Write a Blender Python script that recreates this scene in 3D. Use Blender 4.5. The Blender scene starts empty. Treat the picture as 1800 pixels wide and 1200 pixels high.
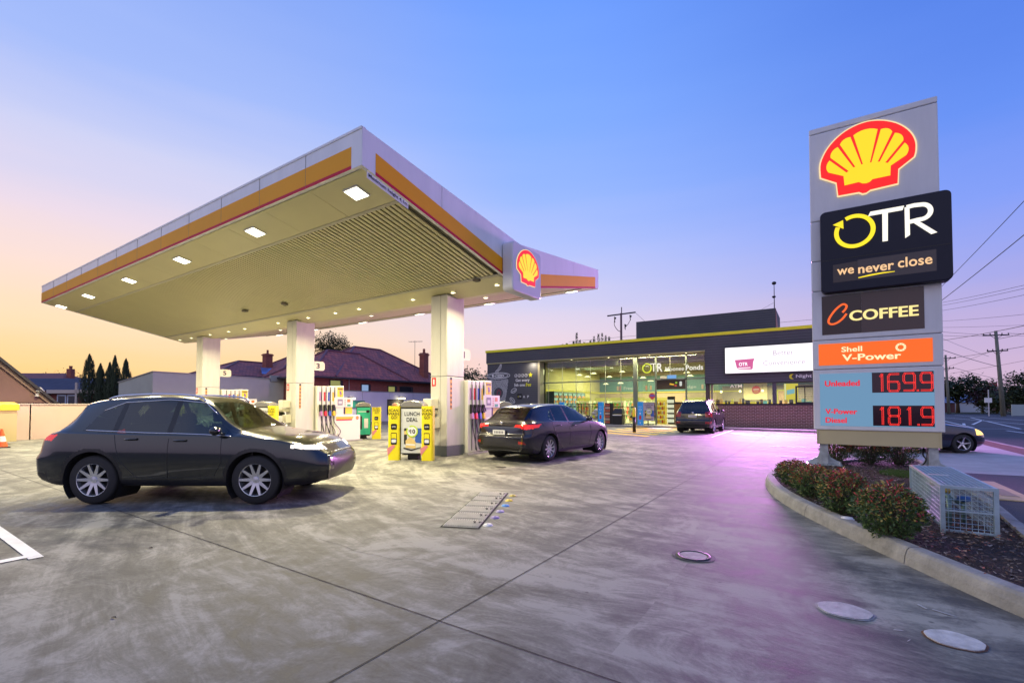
import bpy, bmesh, math, random
from mathutils import Vector, Matrix
R = math.radians
random.seed(7)
S = bpy.context.scene
COL = S.collection

# ------------------------------------------------------------------ camera
cam_d = bpy.data.cameras.new('camera')
cam = bpy.data.objects.new('camera', cam_d); COL.objects.link(cam)
cam.location = (0, 0, 1.4)
cam.rotation_euler = (R(90 + 1.5), 0, R(33.39))
cam_d.sensor_width = 36.0
cam_d.lens = 16.4
cam_d.shift_y = 0.0503
cam_d.clip_start = 0.05
cam_d.clip_end = 3000
S.camera = cam

# ------------------------------------------------------------------ colour view
S.view_settings.view_transform = 'Standard'
S.view_settings.look = 'None'
S.view_settings.exposure = 0.28
S.view_settings.gamma = 1.0
S.view_settings.use_curve_mapping = False
S.cycles.max_bounces = 6
S.cycles.diffuse_bounces = 3
S.cycles.glossy_bounces = 3
S.cycles.transparent_max_bounces = 12
S.cycles.caustics_reflective = False
S.cycles.caustics_refractive = False
S.cycles.sample_clamp_indirect = 3.0

def lin(c):
    c = c / 255.0
    return c / 12.92 if c <= 0.04045 else ((c + 0.055) / 1.055) ** 2.4
def rgb(r, g, b): return (lin(r), lin(g), lin(b), 1.0)

# ------------------------------------------------------------------ dusk sky
W = bpy.data.worlds.new('World'); S.world = W; W.use_nodes = True
nt = W.node_tree; nt.nodes.clear()
N = nt.nodes.new; L = nt.links.new
wo = N('ShaderNodeOutputWorld'); bg = N('ShaderNodeBackground'); L(bg.outputs[0], wo.inputs[0])
tc = N('ShaderNodeTexCoord'); nrm = N('ShaderNodeVectorMath'); nrm.operation = 'NORMALIZE'
L(tc.outputs['Generated'], nrm.inputs[0])
sep = N('ShaderNodeSeparateXYZ'); L(nrm.outputs[0], sep.inputs[0])
flat = N('ShaderNodeCombineXYZ'); L(sep.outputs[0], flat.inputs[0]); L(sep.outputs[1], flat.inputs[1])
fn = N('ShaderNodeVectorMath'); fn.operation = 'NORMALIZE'; L(flat.outputs[0], fn.inputs[0])
dt = N('ShaderNodeVectorMath'); dt.operation = 'DOT_PRODUCT'; L(fn.outputs[0], dt.inputs[0]); dt.inputs[1].default_value = (-0.988, 0.155, 0)
def ramp(stops, src):
    r = N('ShaderNodeValToRGB'); L(src, r.inputs[0])
    e = r.color_ramp.elements
    while len(e) > 1: e.remove(e[-1])
    e[0].position = stops[0][0]; e[0].color = rgb(*stops[0][1])
    for p, c in stops[1:]:
        q = e.new(p); q.color = rgb(*c)
    return r
cn = N('ShaderNodeTexNoise'); cn.inputs['Scale'].default_value = 2.2; cn.inputs['Detail'].default_value = 5
cm = N('ShaderNodeMapping'); cm.inputs['Scale'].default_value = (1, 1, 9); L(nrm.outputs[0], cm.inputs[0]); L(cm.outputs[0], cn.inputs[0])
ca = N('ShaderNodeMath'); ca.operation = 'MULTIPLY_ADD'; L(cn.outputs[0], ca.inputs[0]); ca.inputs[1].default_value = 0.06
L(sep.outputs[2], ca.inputs[2])
cs = N('ShaderNodeMath'); cs.operation = 'SUBTRACT'; L(ca.outputs[0], cs.inputs[0]); cs.inputs[1].default_value = 0.03
elev = cs.outputs[0]
left = ramp([(0.0, (253, 198, 128)), (0.06, (255, 213, 148)), (0.13, (255, 223, 186)), (0.21, (249, 222, 211)), (0.285, (234, 217, 231)),
             (0.387, (204, 208, 242)), (0.505, (163, 186, 247)), (0.7, (124, 160, 242)), (1, (72, 114, 215))], elev)
mid = ramp([(0.0, (250, 208, 204)), (0.1, (243, 212, 216)), (0.15, (232, 214, 230)), (0.2, (216, 210, 238)), (0.304, (184, 197, 249)), (0.404, (154, 184, 253)),
            (0.53, (130, 172, 255)), (0.656, (111, 158, 253)), (1, (62, 106, 215))], elev)
right = ramp([(0.0, (212, 182, 206)), (0.06, (206, 180, 212)), (0.12, (192, 174, 218)), (0.17, (176, 170, 226)), (0.23, (152, 164, 238)), (0.3, (130, 157, 245)),
              (0.42, (101, 143, 241)), (0.55, (84, 128, 230)), (1, (50, 92, 198))], elev)
m1 = N('ShaderNodeMapRange'); m1.interpolation_type = 'SMOOTHSTEP'; L(dt.outputs['Value'], m1.inputs[0]); m1.inputs[1].default_value = -0.15; m1.inputs[2].default_value = 0.68
m2 = N('ShaderNodeMapRange'); m2.interpolation_type = 'SMOOTHSTEP'; L(dt.outputs['Value'], m2.inputs[0]); m2.inputs[1].default_value = 0.62; m2.inputs[2].default_value = 1.0
x1 = N('ShaderNodeMix'); x1.data_type = 'RGBA'; L(m1.outputs[0], x1.inputs[0]); L(right.outputs[0], x1.inputs[6]); L(mid.outputs[0], x1.inputs[7])
x2 = N('ShaderNodeMix'); x2.data_type = 'RGBA'; L(m2.outputs[0], x2.inputs[0]); L(x1.outputs[2], x2.inputs[6]); L(left.outputs[0], x2.inputs[7])
# unseen eastern sky behind the viewer, brightness added to fill surfaces facing it
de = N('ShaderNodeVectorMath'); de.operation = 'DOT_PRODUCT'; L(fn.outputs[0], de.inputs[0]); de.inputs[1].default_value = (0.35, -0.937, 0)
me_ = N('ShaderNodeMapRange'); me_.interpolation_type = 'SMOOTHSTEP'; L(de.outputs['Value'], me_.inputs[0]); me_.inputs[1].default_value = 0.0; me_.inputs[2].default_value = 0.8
east_fill = ramp([(0.0, (200, 186, 220)), (0.15, (222, 212, 242)), (0.5, (216, 220, 252)), (0.75, (140, 170, 235)), (1, (66, 108, 205))], elev)
x3 = N('ShaderNodeMix'); x3.data_type = 'RGBA'; L(me_.outputs[0], x3.inputs[0]); L(x2.outputs[2], x3.inputs[6]); L(east_fill.outputs[0], x3.inputs[7])
sky = N('ShaderNodeTexSky'); sky.sky_type = 'NISHITA'; sky.sun_disc = False
sky.sun_elevation = R(1.0); sky.sun_rotation = R(-81.0)
sk = N('ShaderNodeVectorMath'); sk.operation = 'SCALE'; L(sky.outputs[0], sk.inputs[0]); sk.inputs[3].default_value = 0.003
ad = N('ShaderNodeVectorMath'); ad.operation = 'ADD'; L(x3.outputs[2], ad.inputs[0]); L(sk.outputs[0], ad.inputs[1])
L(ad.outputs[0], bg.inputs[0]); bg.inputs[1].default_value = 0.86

# afterglow of the sun just gone down at the left
sun_d = bpy.data.lights.new('sun', 'SUN'); sun_d.energy = 0.35; sun_d.angle = R(12); sun_d.color = (1.0, 0.72, 0.45)
sun = bpy.data.objects.new('sun', sun_d); COL.objects.link(sun)
sun.rotation_euler = Vector((-0.988, 0.155, 0.12)).to_track_quat('Z', 'Y').to_euler()

# ------------------------------------------------------------------ materials
MATS = {}
def mat(name, col=(0.5, 0.5, 0.5), rough=0.6, metal=0.0, var=0.0, scale=4.0, bump=0.0, bscale=60.0, emit=None, es=1.0, coat=0.0, spec=0.5, stretch=(1, 1, 1)):
    if name in MATS: return MATS[name]
    m = bpy.data.materials.new(name); m.use_nodes = True
    t = m.node_tree; b = t.nodes['Principled BSDF']
    b.inputs['Base Color'].default_value = (*col[:3], 1)
    b.inputs['Roughness'].default_value = rough
    b.inputs['Metallic'].default_value = metal
    b.inputs['Specular IOR Level'].default_value = spec
    b.inputs['Coat Weight'].default_value = coat
    b.inputs['Coat Roughness'].default_value = 0.04
    if emit is not None:
        b.inputs['Emission Color'].default_value = (*emit[:3], 1)
        b.inputs['Emission Strength'].default_value = es
    if var > 0 or bump > 0:
        g = t.nodes.new('ShaderNodeTexCoord')
        mp = t.nodes.new('ShaderNodeMapping'); mp.inputs['Scale'].default_value = stretch
        t.links.new(g.outputs['Object'], mp.inputs[0])
    if var > 0:
        n = t.nodes.new('ShaderNodeTexNoise'); n.inputs['Scale'].default_value = scale; n.inputs['Detail'].default_value = 6
        n.inputs['Roughness'].default_value = 0.65
        t.links.new(mp.outputs[0], n.inputs[0])
        mr = t.nodes.new('ShaderNodeMapRange'); mr.inputs[1].default_value = 0.3; mr.inputs[2].default_value = 0.7
        mr.inputs[3].default_value = 1 - var; mr.inputs[4].default_value = 1 + var
        t.links.new(n.outputs[0], mr.inputs[0])
        v = t.nodes.new('ShaderNodeVectorMath'); v.operation = 'SCALE'; v.inputs[0].default_value = col[:3]
        t.links.new(mr.outputs[0], v.inputs[3]); t.links.new(v.outputs[0], b.inputs['Base Color'])
    if bump > 0:
        n2 = t.nodes.new('ShaderNodeTexNoise'); n2.inputs['Scale'].default_value = bscale; n2.inputs['Detail'].default_value = 4
        t.links.new(mp.outputs[0], n2.inputs[0])
        bp = t.nodes.new('ShaderNodeBump'); bp.inputs['Strength'].default_value = bump; bp.inputs['Distance'].default_value = 0.02
        t.links.new(n2.outputs[0], bp.inputs['Height']); t.links.new(bp.outputs[0], b.inputs['Normal'])
    MATS[name] = m
    return m
def emat(name, c, s=1.0, rough=0.5):
    return mat(name, (0.02, 0.02, 0.02), rough, emit=rgb(*c)[:3], es=s * .83)

# ------------------------------------------------------------------ mesh builder
class B:
    def __init__(s): s.v = []; s.f = []; s.m = []; s.k = 0
    def use(s, k): s.k = k; return s
    def add(s, vs, fs):
        o = len(s.v); s.v += [tuple(p) for p in vs]
        for f in fs: s.f.append(tuple(i + o for i in f)); s.m.append(s.k)
        return s
    def box(s, x0, x1, y0, y1, z0, z1):
        return s.add([(x0, y0, z0), (x1, y0, z0), (x1, y1, z0), (x0, y1, z0), (x0, y0, z1), (x1, y0, z1), (x1, y1, z1), (x0, y1, z1)],
                     [(0, 3, 2, 1), (4, 5, 6, 7), (0, 1, 5, 4), (1, 2, 6, 5), (2, 3, 7, 6), (3, 0, 4, 7)])
    def hexa(s, p):   # eight corners, bottom four then top four, counter-clockwise
        return s.add(p, [(0, 3, 2, 1), (4, 5, 6, 7), (0, 1, 5, 4), (1, 2, 6, 5), (2, 3, 7, 6), (3, 0, 4, 7)])
    def poly(s, p): return s.add(p, [tuple(range(len(p)))])
    def prism(s, pts, fr, d):   # pts 2-D outline on a frame, extruded from offset 0 out to d along the normal
        n = len(pts); a = [fr(p[0], p[1], 0) for p in pts]; b = [fr(p[0], p[1], d) for p in pts]
        area = sum(pts[i][0] * pts[(i + 1) % n][1] - pts[(i + 1) % n][0] * pts[i][1] for i in range(n))
        top = tuple(range(n, 2 * n)); bot = tuple(reversed(range(n)))
        side = [(i, (i + 1) % n, n + (i + 1) % n, n + i) for i in range(n)]
        if area < 0: top = tuple(reversed(top)); bot = tuple(reversed(bot)); side = [tuple(reversed(q)) for q in side]
        return s.add(a + b, [bot, top] + side)
    def tube(s, path, r, n=8, cap=True, closed=False):
        P = [Vector(p) for p in path]; m = len(P); rr = r if isinstance(r, (list, tuple)) else [r] * m
        rings = []; ref = None
        for i in range(m):
            if closed: t = P[(i + 1) % m] - P[i - 1]
            else: t = P[min(i + 1, m - 1)] - P[max(i - 1, 0)]
            if t.length < 1e-9: t = Vector((0, 0, 1))
            t.normalize()
            if ref is None: ref = Vector((0, 0, 1)) if abs(t.z) < .9 else Vector((1, 0, 0))
            a = t.cross(ref)
            if a.length < 1e-4: ref = Vector((1, 0.3, 0)); a = t.cross(ref)
            a.normalize(); b = a.cross(t)
            rings.append([P[i] + a * (math.cos(k * 2 * math.pi / n) * rr[i]) + b * (math.sin(k * 2 * math.pi / n) * rr[i]) for k in range(n)])
        vs = [q for g in rings for q in g]; fs = []
        for i in range(m if closed else m - 1):
            j = (i + 1) % m
            for k in range(n):
                k2 = (k + 1) % n; fs.append((i * n + k, i * n + k2, j * n + k2, j * n + k))
        if cap and not closed: fs += [tuple(reversed(range(n))), tuple(range((m - 1) * n, m * n))]
        return s.add(vs, fs)
    def cyl(s, p0, p1, r0, r1=None, n=16): return s.tube([p0, p1], [r0, r0 if r1 is None else r1], n)
    def lathe(s, prof, c=(0, 0, 0), n=24, axis='z'):   # prof [(r, h)]
        vs = []; fs = []
        for r, h in prof:
            for k in range(n):
                a = 2 * math.pi * k / n; x, y = r * math.cos(a), r * math.sin(a)
                vs.append({'z': (c[0] + x, c[1] + y, c[2] + h), 'y': (c[0] + x, c[1] + h, c[2] + y), 'x': (c[0] + h, c[1] + x, c[2] + y)}[axis])
        for i in range(len(prof) - 1):
            for k in range(n):
                k2 = (k + 1) % n
                q = (i * n + k, i * n + k2, (i + 1) * n + k2, (i + 1) * n + k)
                fs.append(q if axis != 'y' else tuple(reversed(q)))
        return s.add(vs, fs)
    def ball(s, c, r, n=12, sz=(1, 1, 1)):
        pr = [(max(1e-4, math.sin(math.pi * i / n)), -math.cos(math.pi * i / n)) for i in range(n + 1)]
        o = len(s.v); s.lathe(pr, (0, 0, 0), n * 2)
        for i in range(o, len(s.v)):
            x, y, z = s.v[i]; s.v[i] = (c[0] + x * r * sz[0], c[1] + y * r * sz[1], c[2] + z * r * sz[2])
        return s
    def build(s, name, mats, parent=None, smooth=False, bevel=0.0, local=False, seg=2):
        if not isinstance(mats, (list, tuple)): mats = [mats]
        vs = s.v
        if parent is not None and not local:
            off = world_loc(parent)
            vs = [(x - off.x, y - off.y, z - off.z) for x, y, z in vs]
        me = bpy.data.meshes.new(name); me.from_pydata(vs, [], s.f)
        for m in mats: me.materials.append(m)
        me.polygons.foreach_set('material_index', s.m)
        if smooth: me.polygons.foreach_set('use_smooth', [True] * len(s.f))
        me.update()
        o = bpy.data.objects.new(name, me); COL.objects.link(o)
        if parent is not None: o.parent = parent
        if bevel > 0:
            b = o.modifiers.new('bevel', 'BEVEL'); b.width = bevel; b.segments = seg; b.limit_method = 'ANGLE'; b.angle_limit = R(40)
        return o
def world_loc(o):
    v = Vector((0, 0, 0))
    while o is not None: v = v + Vector(o.location); o = o.parent
    return v
def tag(o, label, cat, group=None, kind=None):
    if label: o['label'] = label
    if cat: o['category'] = cat
    if group: o['group'] = group
    if kind: o['kind'] = kind
    return o
def thing(name, label, cat, loc=(0, 0, 0), rz=0.0, group=None):
    o = bpy.data.objects.new(name, None); COL.objects.link(o); o.empty_display_size = 0.2
    o.location = loc; o.rotation_euler = (0, 0, rz)
    return tag(o, label, cat, group)
def struct(o): o['kind'] = 'structure'; return o
def children(o): return [c for c in bpy.data.objects if c.parent == o]
def dup(root, loc, rz=None, label=None):
    kids = {}
    for o in bpy.data.objects:
        if o.parent: kids.setdefault(o.parent.name, []).append(o)
    def cp(o, par):
        c = o.copy(); COL.objects.link(c)
        if par is not None: c.parent = par
        for k in kids.get(o.name, []): cp(k, c)
        return c
    r = cp(root, None); r.location = loc
    if rz is not None: r.rotation_euler = (0, 0, rz)
    if label: r['label'] = label
    return r

def frame(o, ux, uz, n):
    o, ux, uz, n = Vector(o), Vector(ux), Vector(uz), Vector(n)
    return lambda a, b, c=0.0: tuple(o + ux * a + uz * b + n * c)
def fy(y, x0=0, z0=0): return frame((x0, y, z0), (1, 0, 0), (0, 0, 1), (0, -1, 0))     # faces -Y
def fx(x, y0=0, z0=0): return frame((x, y0, z0), (0, 1, 0), (0, 0, 1), (1, 0, 0))      # faces +X
def fz(z): return frame((0, 0, z), (1, 0, 0), (0, 1, 0), (0, 0, 1))

_T = {}
def glyphs(body, bold=0.0, shear=0.0, res=4):
    k = (body, bold, shear)
    if k not in _T:
        c = bpy.data.curves.new('t', 'FONT'); c.body = body; c.size = 1; c.offset = bold; c.shear = shear; c.resolution_u = res
        c.fill_mode = 'FRONT'; c.space_character = 1.0 + bold * 1.5
        o = bpy.data.objects.new('t', c); COL.objects.link(o)
        bpy.context.view_layer.update()
        me = bpy.data.meshes.new_from_object(o.evaluated_get(bpy.context.evaluated_depsgraph_get()))
        _T[k] = ([tuple(v.co) for v in me.vertices], [tuple(p.vertices) for p in me.polygons])
        bpy.data.objects.remove(o); bpy.data.curves.remove(c); bpy.data.meshes.remove(me)
    return _T[k]
def text(b, body, fr, x0, x1, z0, z1, c=0.004, bold=0.0, shear=0.0, slope=0.0):
    vs, fs = glyphs(body, min(bold, .016), shear)
    if bold > .022:
        e = (bold - .016) * (z1 - z0) * .9
        for i_, q_ in enumerate((-1, 0, 1)): text(b, body, fr, x0 + e + q_ * e, x1 - e + q_ * e, z0, z1, c + i_ * .0006, .016, shear, slope)
        return
    if not vs: return
    ax = min(v[0] for v in vs); bx = max(v[0] for v in vs); az = min(v[1] for v in vs); bz = max(v[1] for v in vs)
    sx = (x1 - x0) / (bx - ax); sz = (z1 - z0) / (bz - az)
    b.add([fr(x0 + (v[0] - ax) * sx, z0 + (v[1] - az) * sz + slope * (v[0] - ax) * sx, c) for v in vs], fs)
def rrect(x0, x1, z0, z1, r, n=5):
    P = []
    for cx, cz, a in ((x1 - r, z1 - r, 0), (x0 + r, z1 - r, 90), (x0 + r, z0 + r, 180), (x1 - r, z0 + r, 270)):
        for i in range(n + 1):
            t = R(a + 90 * i / n); P.append((cx + r * math.cos(t), cz + r * math.sin(t)))
    return P
def flatpoly(b, pts, fr, c):
    b.add([fr(p[0], p[1], c) for p in pts], [tuple(range(len(pts)))])
def disc(cx, cz, r, n=20, sx=1.0):
    return [(cx + r * sx * math.cos(2 * math.pi * i / n), cz + r * math.sin(2 * math.pi * i / n)) for i in range(n)]
def ribbon(b, path, w, fr, c=0.004, closed=False):   # a painted line of width w along a 2-D path
    P = [Vector(p) for p in path]; m = len(P); A = []; Z = []
    for i in range(m):
        t = (P[(i + 1) % m] - P[i - 1]) if closed else (P[min(i + 1, m - 1)] - P[max(i - 1, 0)])
        if t.length < 1e-9: t = Vector((1, 0))
        t.normalize(); n = Vector((-t.y, t.x)); ww = w[i] if isinstance(w, (list, tuple)) else w
        A.append(P[i] + n * ww / 2); Z.append(P[i] - n * ww / 2)
    vs = [fr(p.x, p.y, c) for p in A] + [fr(p.x, p.y, c) for p in Z]
    b.add(vs, [(i, i + m if True else 0, (i + 1) % m + m, (i + 1) % m) for i in range(m if closed else m - 1)])
def arc(cx, cz, rx, rz, a0, a1, n=24):
    return [(cx + rx * math.cos(R(a0 + (a1 - a0) * i / n)), cz + rz * math.sin(R(a0 + (a1 - a0) * i / n))) for i in range(n + 1)]
def catmull(P, n=6, closed=False):
    out = []; m = len(P)
    rng = range(m if closed else m - 1)
    for i in rng:
        p0 = P[(i - 1) % m] if (closed or i > 0) else P[0]
        p1 = P[i]; p2 = P[(i + 1) % m]; p3 = P[(i + 2) % m] if (closed or i + 2 < m) else P[-1]
        for k in range(n):
            t = k / n
            out.append(tuple(0.5 * (2 * p1[j] + (p2[j] - p0[j]) * t + (2 * p0[j] - 5 * p1[j] + 4 * p2[j] - p3[j]) * t * t + (3 * p1[j] - p0[j] - 3 * p2[j] + p3[j]) * t ** 3) for j in range(len(p1))))
    if not closed: out.append(tuple(P[-1]))
    return out
def area_light(name, loc, size, energy, col, rot=(0, 0, 0), sy=None, spread=None):
    d = bpy.data.lights.new(name, 'AREA'); d.energy = energy; d.color = col; d.size = size
    if sy: d.shape = 'RECTANGLE'; d.size_y = sy
    if spread: d.spread = R(spread)
    o = bpy.data.objects.new(name, d); COL.objects.link(o); o.location = loc; o.rotation_euler = rot
    return o

# ================================================================== ground, road, pavements
def concrete_mat(name, base, dark, light):
    m = bpy.data.materials.new(name); m.use_nodes = True; t = m.node_tree; b = t.nodes['Principled BSDF']
    n = t.nodes.new; l = t.links.new
    g = n('ShaderNodeTexCoord')
    def noise(sc, det, ro, dist=0.0, vec=None):
        q = n('ShaderNodeTexNoise'); q.inputs['Scale'].default_value = sc; q.inputs['Detail'].default_value = det
        q.inputs['Roughness'].default_value = ro; q.inputs['Distortion'].default_value = dist
        l(vec or g.outputs['Object'], q.inputs[0]); return q
    mp = n('ShaderNodeMapping'); mp.inputs['Rotation'].default_value = (0, 0, R(-38)); mp.inputs['Scale'].default_value = (0.55, 1.9, 1)
    l(g.outputs['Object'], mp.inputs[0])
    wn = noise(0.35, 3, 0.5); wv = n('ShaderNodeVectorMath'); wv.operation = 'SUBTRACT'; l(wn.outputs['Color'], wv.inputs[0]); wv.inputs[1].default_value = (.5, .5, .5)
    ws = n('ShaderNodeVectorMath'); ws.operation = 'SCALE'; l(wv.outputs[0], ws.inputs[0]); ws.inputs[3].default_value = 4.5
    wa = n('ShaderNodeVectorMath'); wa.operation = 'ADD'; l(mp.outputs[0], wa.inputs[0]); l(ws.outputs[0], wa.inputs[1])
    a = noise(0.55, 12, 0.6, 1.0, wa.outputs[0])
    s = noise(2.6, 12, 0.70, 3.8, wa.outputs[0])                           # scuffs
    # turning sweeps left by tyres: noise laid out round a far centre
    pv = n('ShaderNodeVectorMath'); pv.operation = 'SUBTRACT'; l(g.outputs['Object'], pv.inputs[0]); pv.inputs[1].default_value = (-1.0, 15.0, 0)
    pl_ = n('ShaderNodeVectorMath'); pl_.operation = 'LENGTH'; l(pv.outputs[0], pl_.inputs[0])
    px_ = n('ShaderNodeSeparateXYZ'); l(pv.outputs[0], px_.inputs[0]); at = n('ShaderNodeMath'); at.operation = 'ARCTAN2'; l(px_.outputs[0], at.inputs[0]); l(px_.outputs[1], at.inputs[1])
    pc = n('ShaderNodeCombineXYZ'); l(pl_.outputs['Value'], pc.inputs[0]); am = n('ShaderNodeMath'); am.operation = 'MULTIPLY'; l(at.outputs[0], am.inputs[0]); am.inputs[1].default_value = 1.3; l(am.outputs[0], pc.inputs[1])
    sw = noise(2.7, 10, 0.66, 1.2, pc.outputs[0])         # trowel swirls and long tyre sweeps
    c2 = noise(1.1, 10, 0.58, 3.4)                          # clouded patches
    f = noise(38, 8, 0.7)                                 # grain
    mix = n('ShaderNodeMath'); mix.operation = 'MULTIPLY_ADD'; l(a.outputs[0], mix.inputs[0]); mix.inputs[1].default_value = 0.8
    h = n('ShaderNodeMath'); h.operation = 'MULTIPLY'; l(c2.outputs[0], h.inputs[0]); h.inputs[1].default_value = 0.62
    l(h.outputs[0], mix.inputs[2])
    h1 = n('ShaderNodeMath'); h1.operation = 'MULTIPLY_ADD'; l(sw.outputs[0], h1.inputs[0]); h1.inputs[1].default_value = 0.75; l(mix.outputs[0], h1.inputs[2])
    h2 = n('ShaderNodeMath'); h2.operation = 'MULTIPLY_ADD'; l(s.outputs[0], h2.inputs[0]); h2.inputs[1].default_value = 0.5; l(h1.outputs[0], h2.inputs[2])
    h3 = n('ShaderNodeMath'); h3.operation = 'MULTIPLY_ADD'; l(f.outputs[0], h3.inputs[0]); h3.inputs[1].default_value = 0.28; l(h2.outputs[0], h3.inputs[2])
    r = n('ShaderNodeValToRGB'); e = r.color_ramp.elements
    e[0].position = 0.30; e[0].color = (*dark, 1); e[1].position = 0.78; e[1].color = (*light, 1)
    q = e.new(0.52); q.color = (*base, 1)
    nrmz = n('ShaderNodeMapRange'); l(h3.outputs[0], nrmz.inputs[0]); nrmz.inputs[1].default_value = 1.10; nrmz.inputs[2].default_value = 1.80
    l(nrmz.outputs[0], r.inputs[0])
    # small dark drips and gum spots
    v = n('ShaderNodeTexVoronoi'); v.inputs['Scale'].default_value = 2.3; l(g.outputs['Object'], v.inputs[0])
    sp = n('ShaderNodeMapRange'); l(v.outputs['Distance'], sp.inputs[0]); sp.inputs[1].default_value = 0.02; sp.inputs[2].default_value = 0.045; sp.inputs[3].default_value = 0.45; sp.inputs[4].default_value = 1
    sc = n('ShaderNodeVectorMath'); sc.operation = 'SCALE'; l(r.outputs[0], sc.inputs[0]); l(sp.outputs[0], sc.inputs[3])
    l(sc.outputs[0], b.inputs['Base Color'])
    rr = n('ShaderNodeMapRange'); l(nrmz.outputs[0], rr.inputs[0]); rr.inputs[3].default_value = 0.58; rr.inputs[4].default_value = 0.85
    l(rr.outputs[0], b.inputs['Roughness'])
    bp = n('ShaderNodeBump'); bp.inputs['Strength'].default_value = 0.25; bp.inputs['Distance'].default_value = 0.01
    l(f.outputs[0], bp.inputs['Height']); l(bp.outputs[0], b.inputs['Normal'])
    return m
M_conc = concrete_mat('forecourt_concrete', (0.150, 0.147, 0.128), (0.070, 0.069, 0.064), (0.30, 0.292, 0.255))
M_foot = mat('footpath_concrete', (0.42, 0.41, 0.40), 0.75, var=0.18, scale=1.5, bump=0.2)
M_asph = mat('road_asphalt', (0.062, 0.06, 0.064), 0.7, var=0.25, scale=0.6, bump=0.4, bscale=120)
M_dark = mat('joint_sealant', (0.022, 0.021, 0.02), 0.8)
M_paint = mat('white_road_paint', (0.78, 0.78, 0.76), 0.6, var=0.12, scale=6)
M_ypaint = mat('yellow_road_paint', (0.85, 0.55, 0.01), 0.6, var=0.2, scale=5)
M_kerb = mat('kerb_concrete', (0.27, 0.265, 0.25), 0.8, var=0.3, scale=5, bump=0.35, bscale=50)

def sheet(name, pts, z, m):
    b = B(); b.poly([(x, y, z) for x, y in pts]); return struct(b.build(name, m))
sheet('ground', [(-900, -900), (900, -900), (900, 900), (-900, 900)], -0.03, mat('surrounding_ground', (0.09, 0.088, 0.08), 0.9, var=0.3, scale=0.05))
sheet('forecourt', [(-27, -8), (2.0, -8), (2.0, 29.6), (-27, 31)], 0.0, M_conc)
sheet('driveway', [(2.0, -8), (5.6, -8), (5.6, 13.25), (2.0, 13.25)], 0.0, M_asph)
sheet('footpath', [(2.0, 13.25), (4.75, 13.4), (5.2, 60), (2.0, 60)], 0.0, M_foot)
sheet('road', [(5.62, -30), (60, -30), (60, 125), (12.0, 100), (5.62, 62)], -0.015, M_asph)
sheet('far_verge', [(12.0, 100), (60, 126), (60, 175), (-20, 150), (0, 96)], 0.01, mat('verge_grass', (0.06, 0.08, 0.03), 0.9, var=0.4, scale=1.0))
def brick_pave():
    m = mat('brick_paving', (0.17, 0.085, 0.07), 0.8, var=0.35, scale=9, bump=0.3)
    return m
sheet('brick_strip', [(4.75, 13.4), (5.45, 13.3), (5.45, 60), (5.2, 60)], 0.003, brick_pave())
k = B(); k.box(5.45, 5.6, -30, 62, -0.02, 0.012); struct(k.build('road_kerb', M_kerb, bevel=0.01))

# saw-cut joints of the concrete
j = B()
def jline(b, x0, y0, x1, y1, w=0.008, z=0.004):
    d = Vector((x1 - x0, y1 - y0)).normalized(); nx, ny = -d.y * w / 2, d.x * w / 2
    b.poly([(x0 - nx, y0 - ny, z), (x1 - nx, y1 - ny, z), (x1 + nx, y1 + ny, z), (x0 + nx, y0 + ny, z)])
jline(j, -2.09, -6, -2.06, 29)
jline(j, -26.9, 2.44, 1.9, 2.28)
jline(j, -26.9, 7.9, -0.45, 6.03)
jline(j, -7.35, -6, -7.3, 29)
jline(j, -12.9, -6, -12.9, 29); jline(j, -19.4, -6, -19.4, 29)
jline(j, -26.9, -1.9, 1.9, -1.95)
jline(j, -26.9, 12.9, -0.9, 12.6); jline(j, -26.9, 17.4, 1.9, 17.3); jline(j, -26.9, 22.6, 1.9, 22.6)
rc = random.Random(12)
for x, y, a, n_ in ((-4.4, 3.0, .4, 9), (-6.2, 7.4, -.3, 12), (-3.1, 8.2, .9, 9), (-9.6, 7.0, .1, 10), (-2.6, 13.4, .3, 10), (-5.0, 17.0, .2, 12)):
    pth = [(x, y)]
    for _ in range(n_): a += rc.gauss(0, .32); x += .16 * math.cos(a); y += .16 * math.sin(a); pth.append((x, y))
    ribbon(j, pth, .004, fz(0.004), .0005)
struct(j.build('expansion_joint', M_dark))
os_ = B()
for _ in range(46):
    lane = rc.choice((-6.9, -6.4, -12.2, -13.9, -19.5, -5.2, -3.4)); x = lane + rc.gauss(0, .5); y = rc.uniform(6.6, 15.5); r_ = rc.choice((.02, .03, .05, .09, .14)) * rc.uniform(.7, 1.3)
    os_.poly([(x + r_ * (1 + .3 * rc.random()) * math.cos(R(a)), y + r_ * (1 + .3 * rc.random()) * .8 * math.sin(R(a)), .0042 + _ * .00002) for a in range(0, 360, 24)])
struct(os_.build('oil_stain', mat('oil_stain', (.045, .043, .042), .45, var=.4, scale=14)))

# painted markings
p = B()
zl_ = [0.006]
def pl(x0, y0, x1, y1, w): zl_[0] += .0012; jline(p, x0, y0, x1, y1, w, zl_[0])
pl(-9.8, 1.255, -6.0, 1.20, 0.10); pl(-6.13, 1.25, -6.05, -2.0, 0.11)
pl(-3.95, 21.8, -4.09, 28.9, 0.1); pl(-1.45, 18.02, 1.3, 18.9, 0.1); pl(-1.05, 14.75, -0.3, 14.72, 0.09)
pl(-3.84, 28.4, -0.35, 25.9, 0.1); pl(-0.35, 25.9, 1.5, 24.5, 0.1); pl(-8.6, 20.9, -4.0, 21.9, 0.08)
for q in ([(-3.78, 25.6), (-3.5, 25.9), (-2.0, 23.9), (-3.1, 24.6)],):
    p.poly([(x, y, 0.006) for x, y in q])
struct(p.build('parking_line', M_paint))
p = B()
for y0, y1 in ((38.0, 40.0), (45, 47), (52, 54), (59, 61), (70, 73)):
    pass
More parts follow.
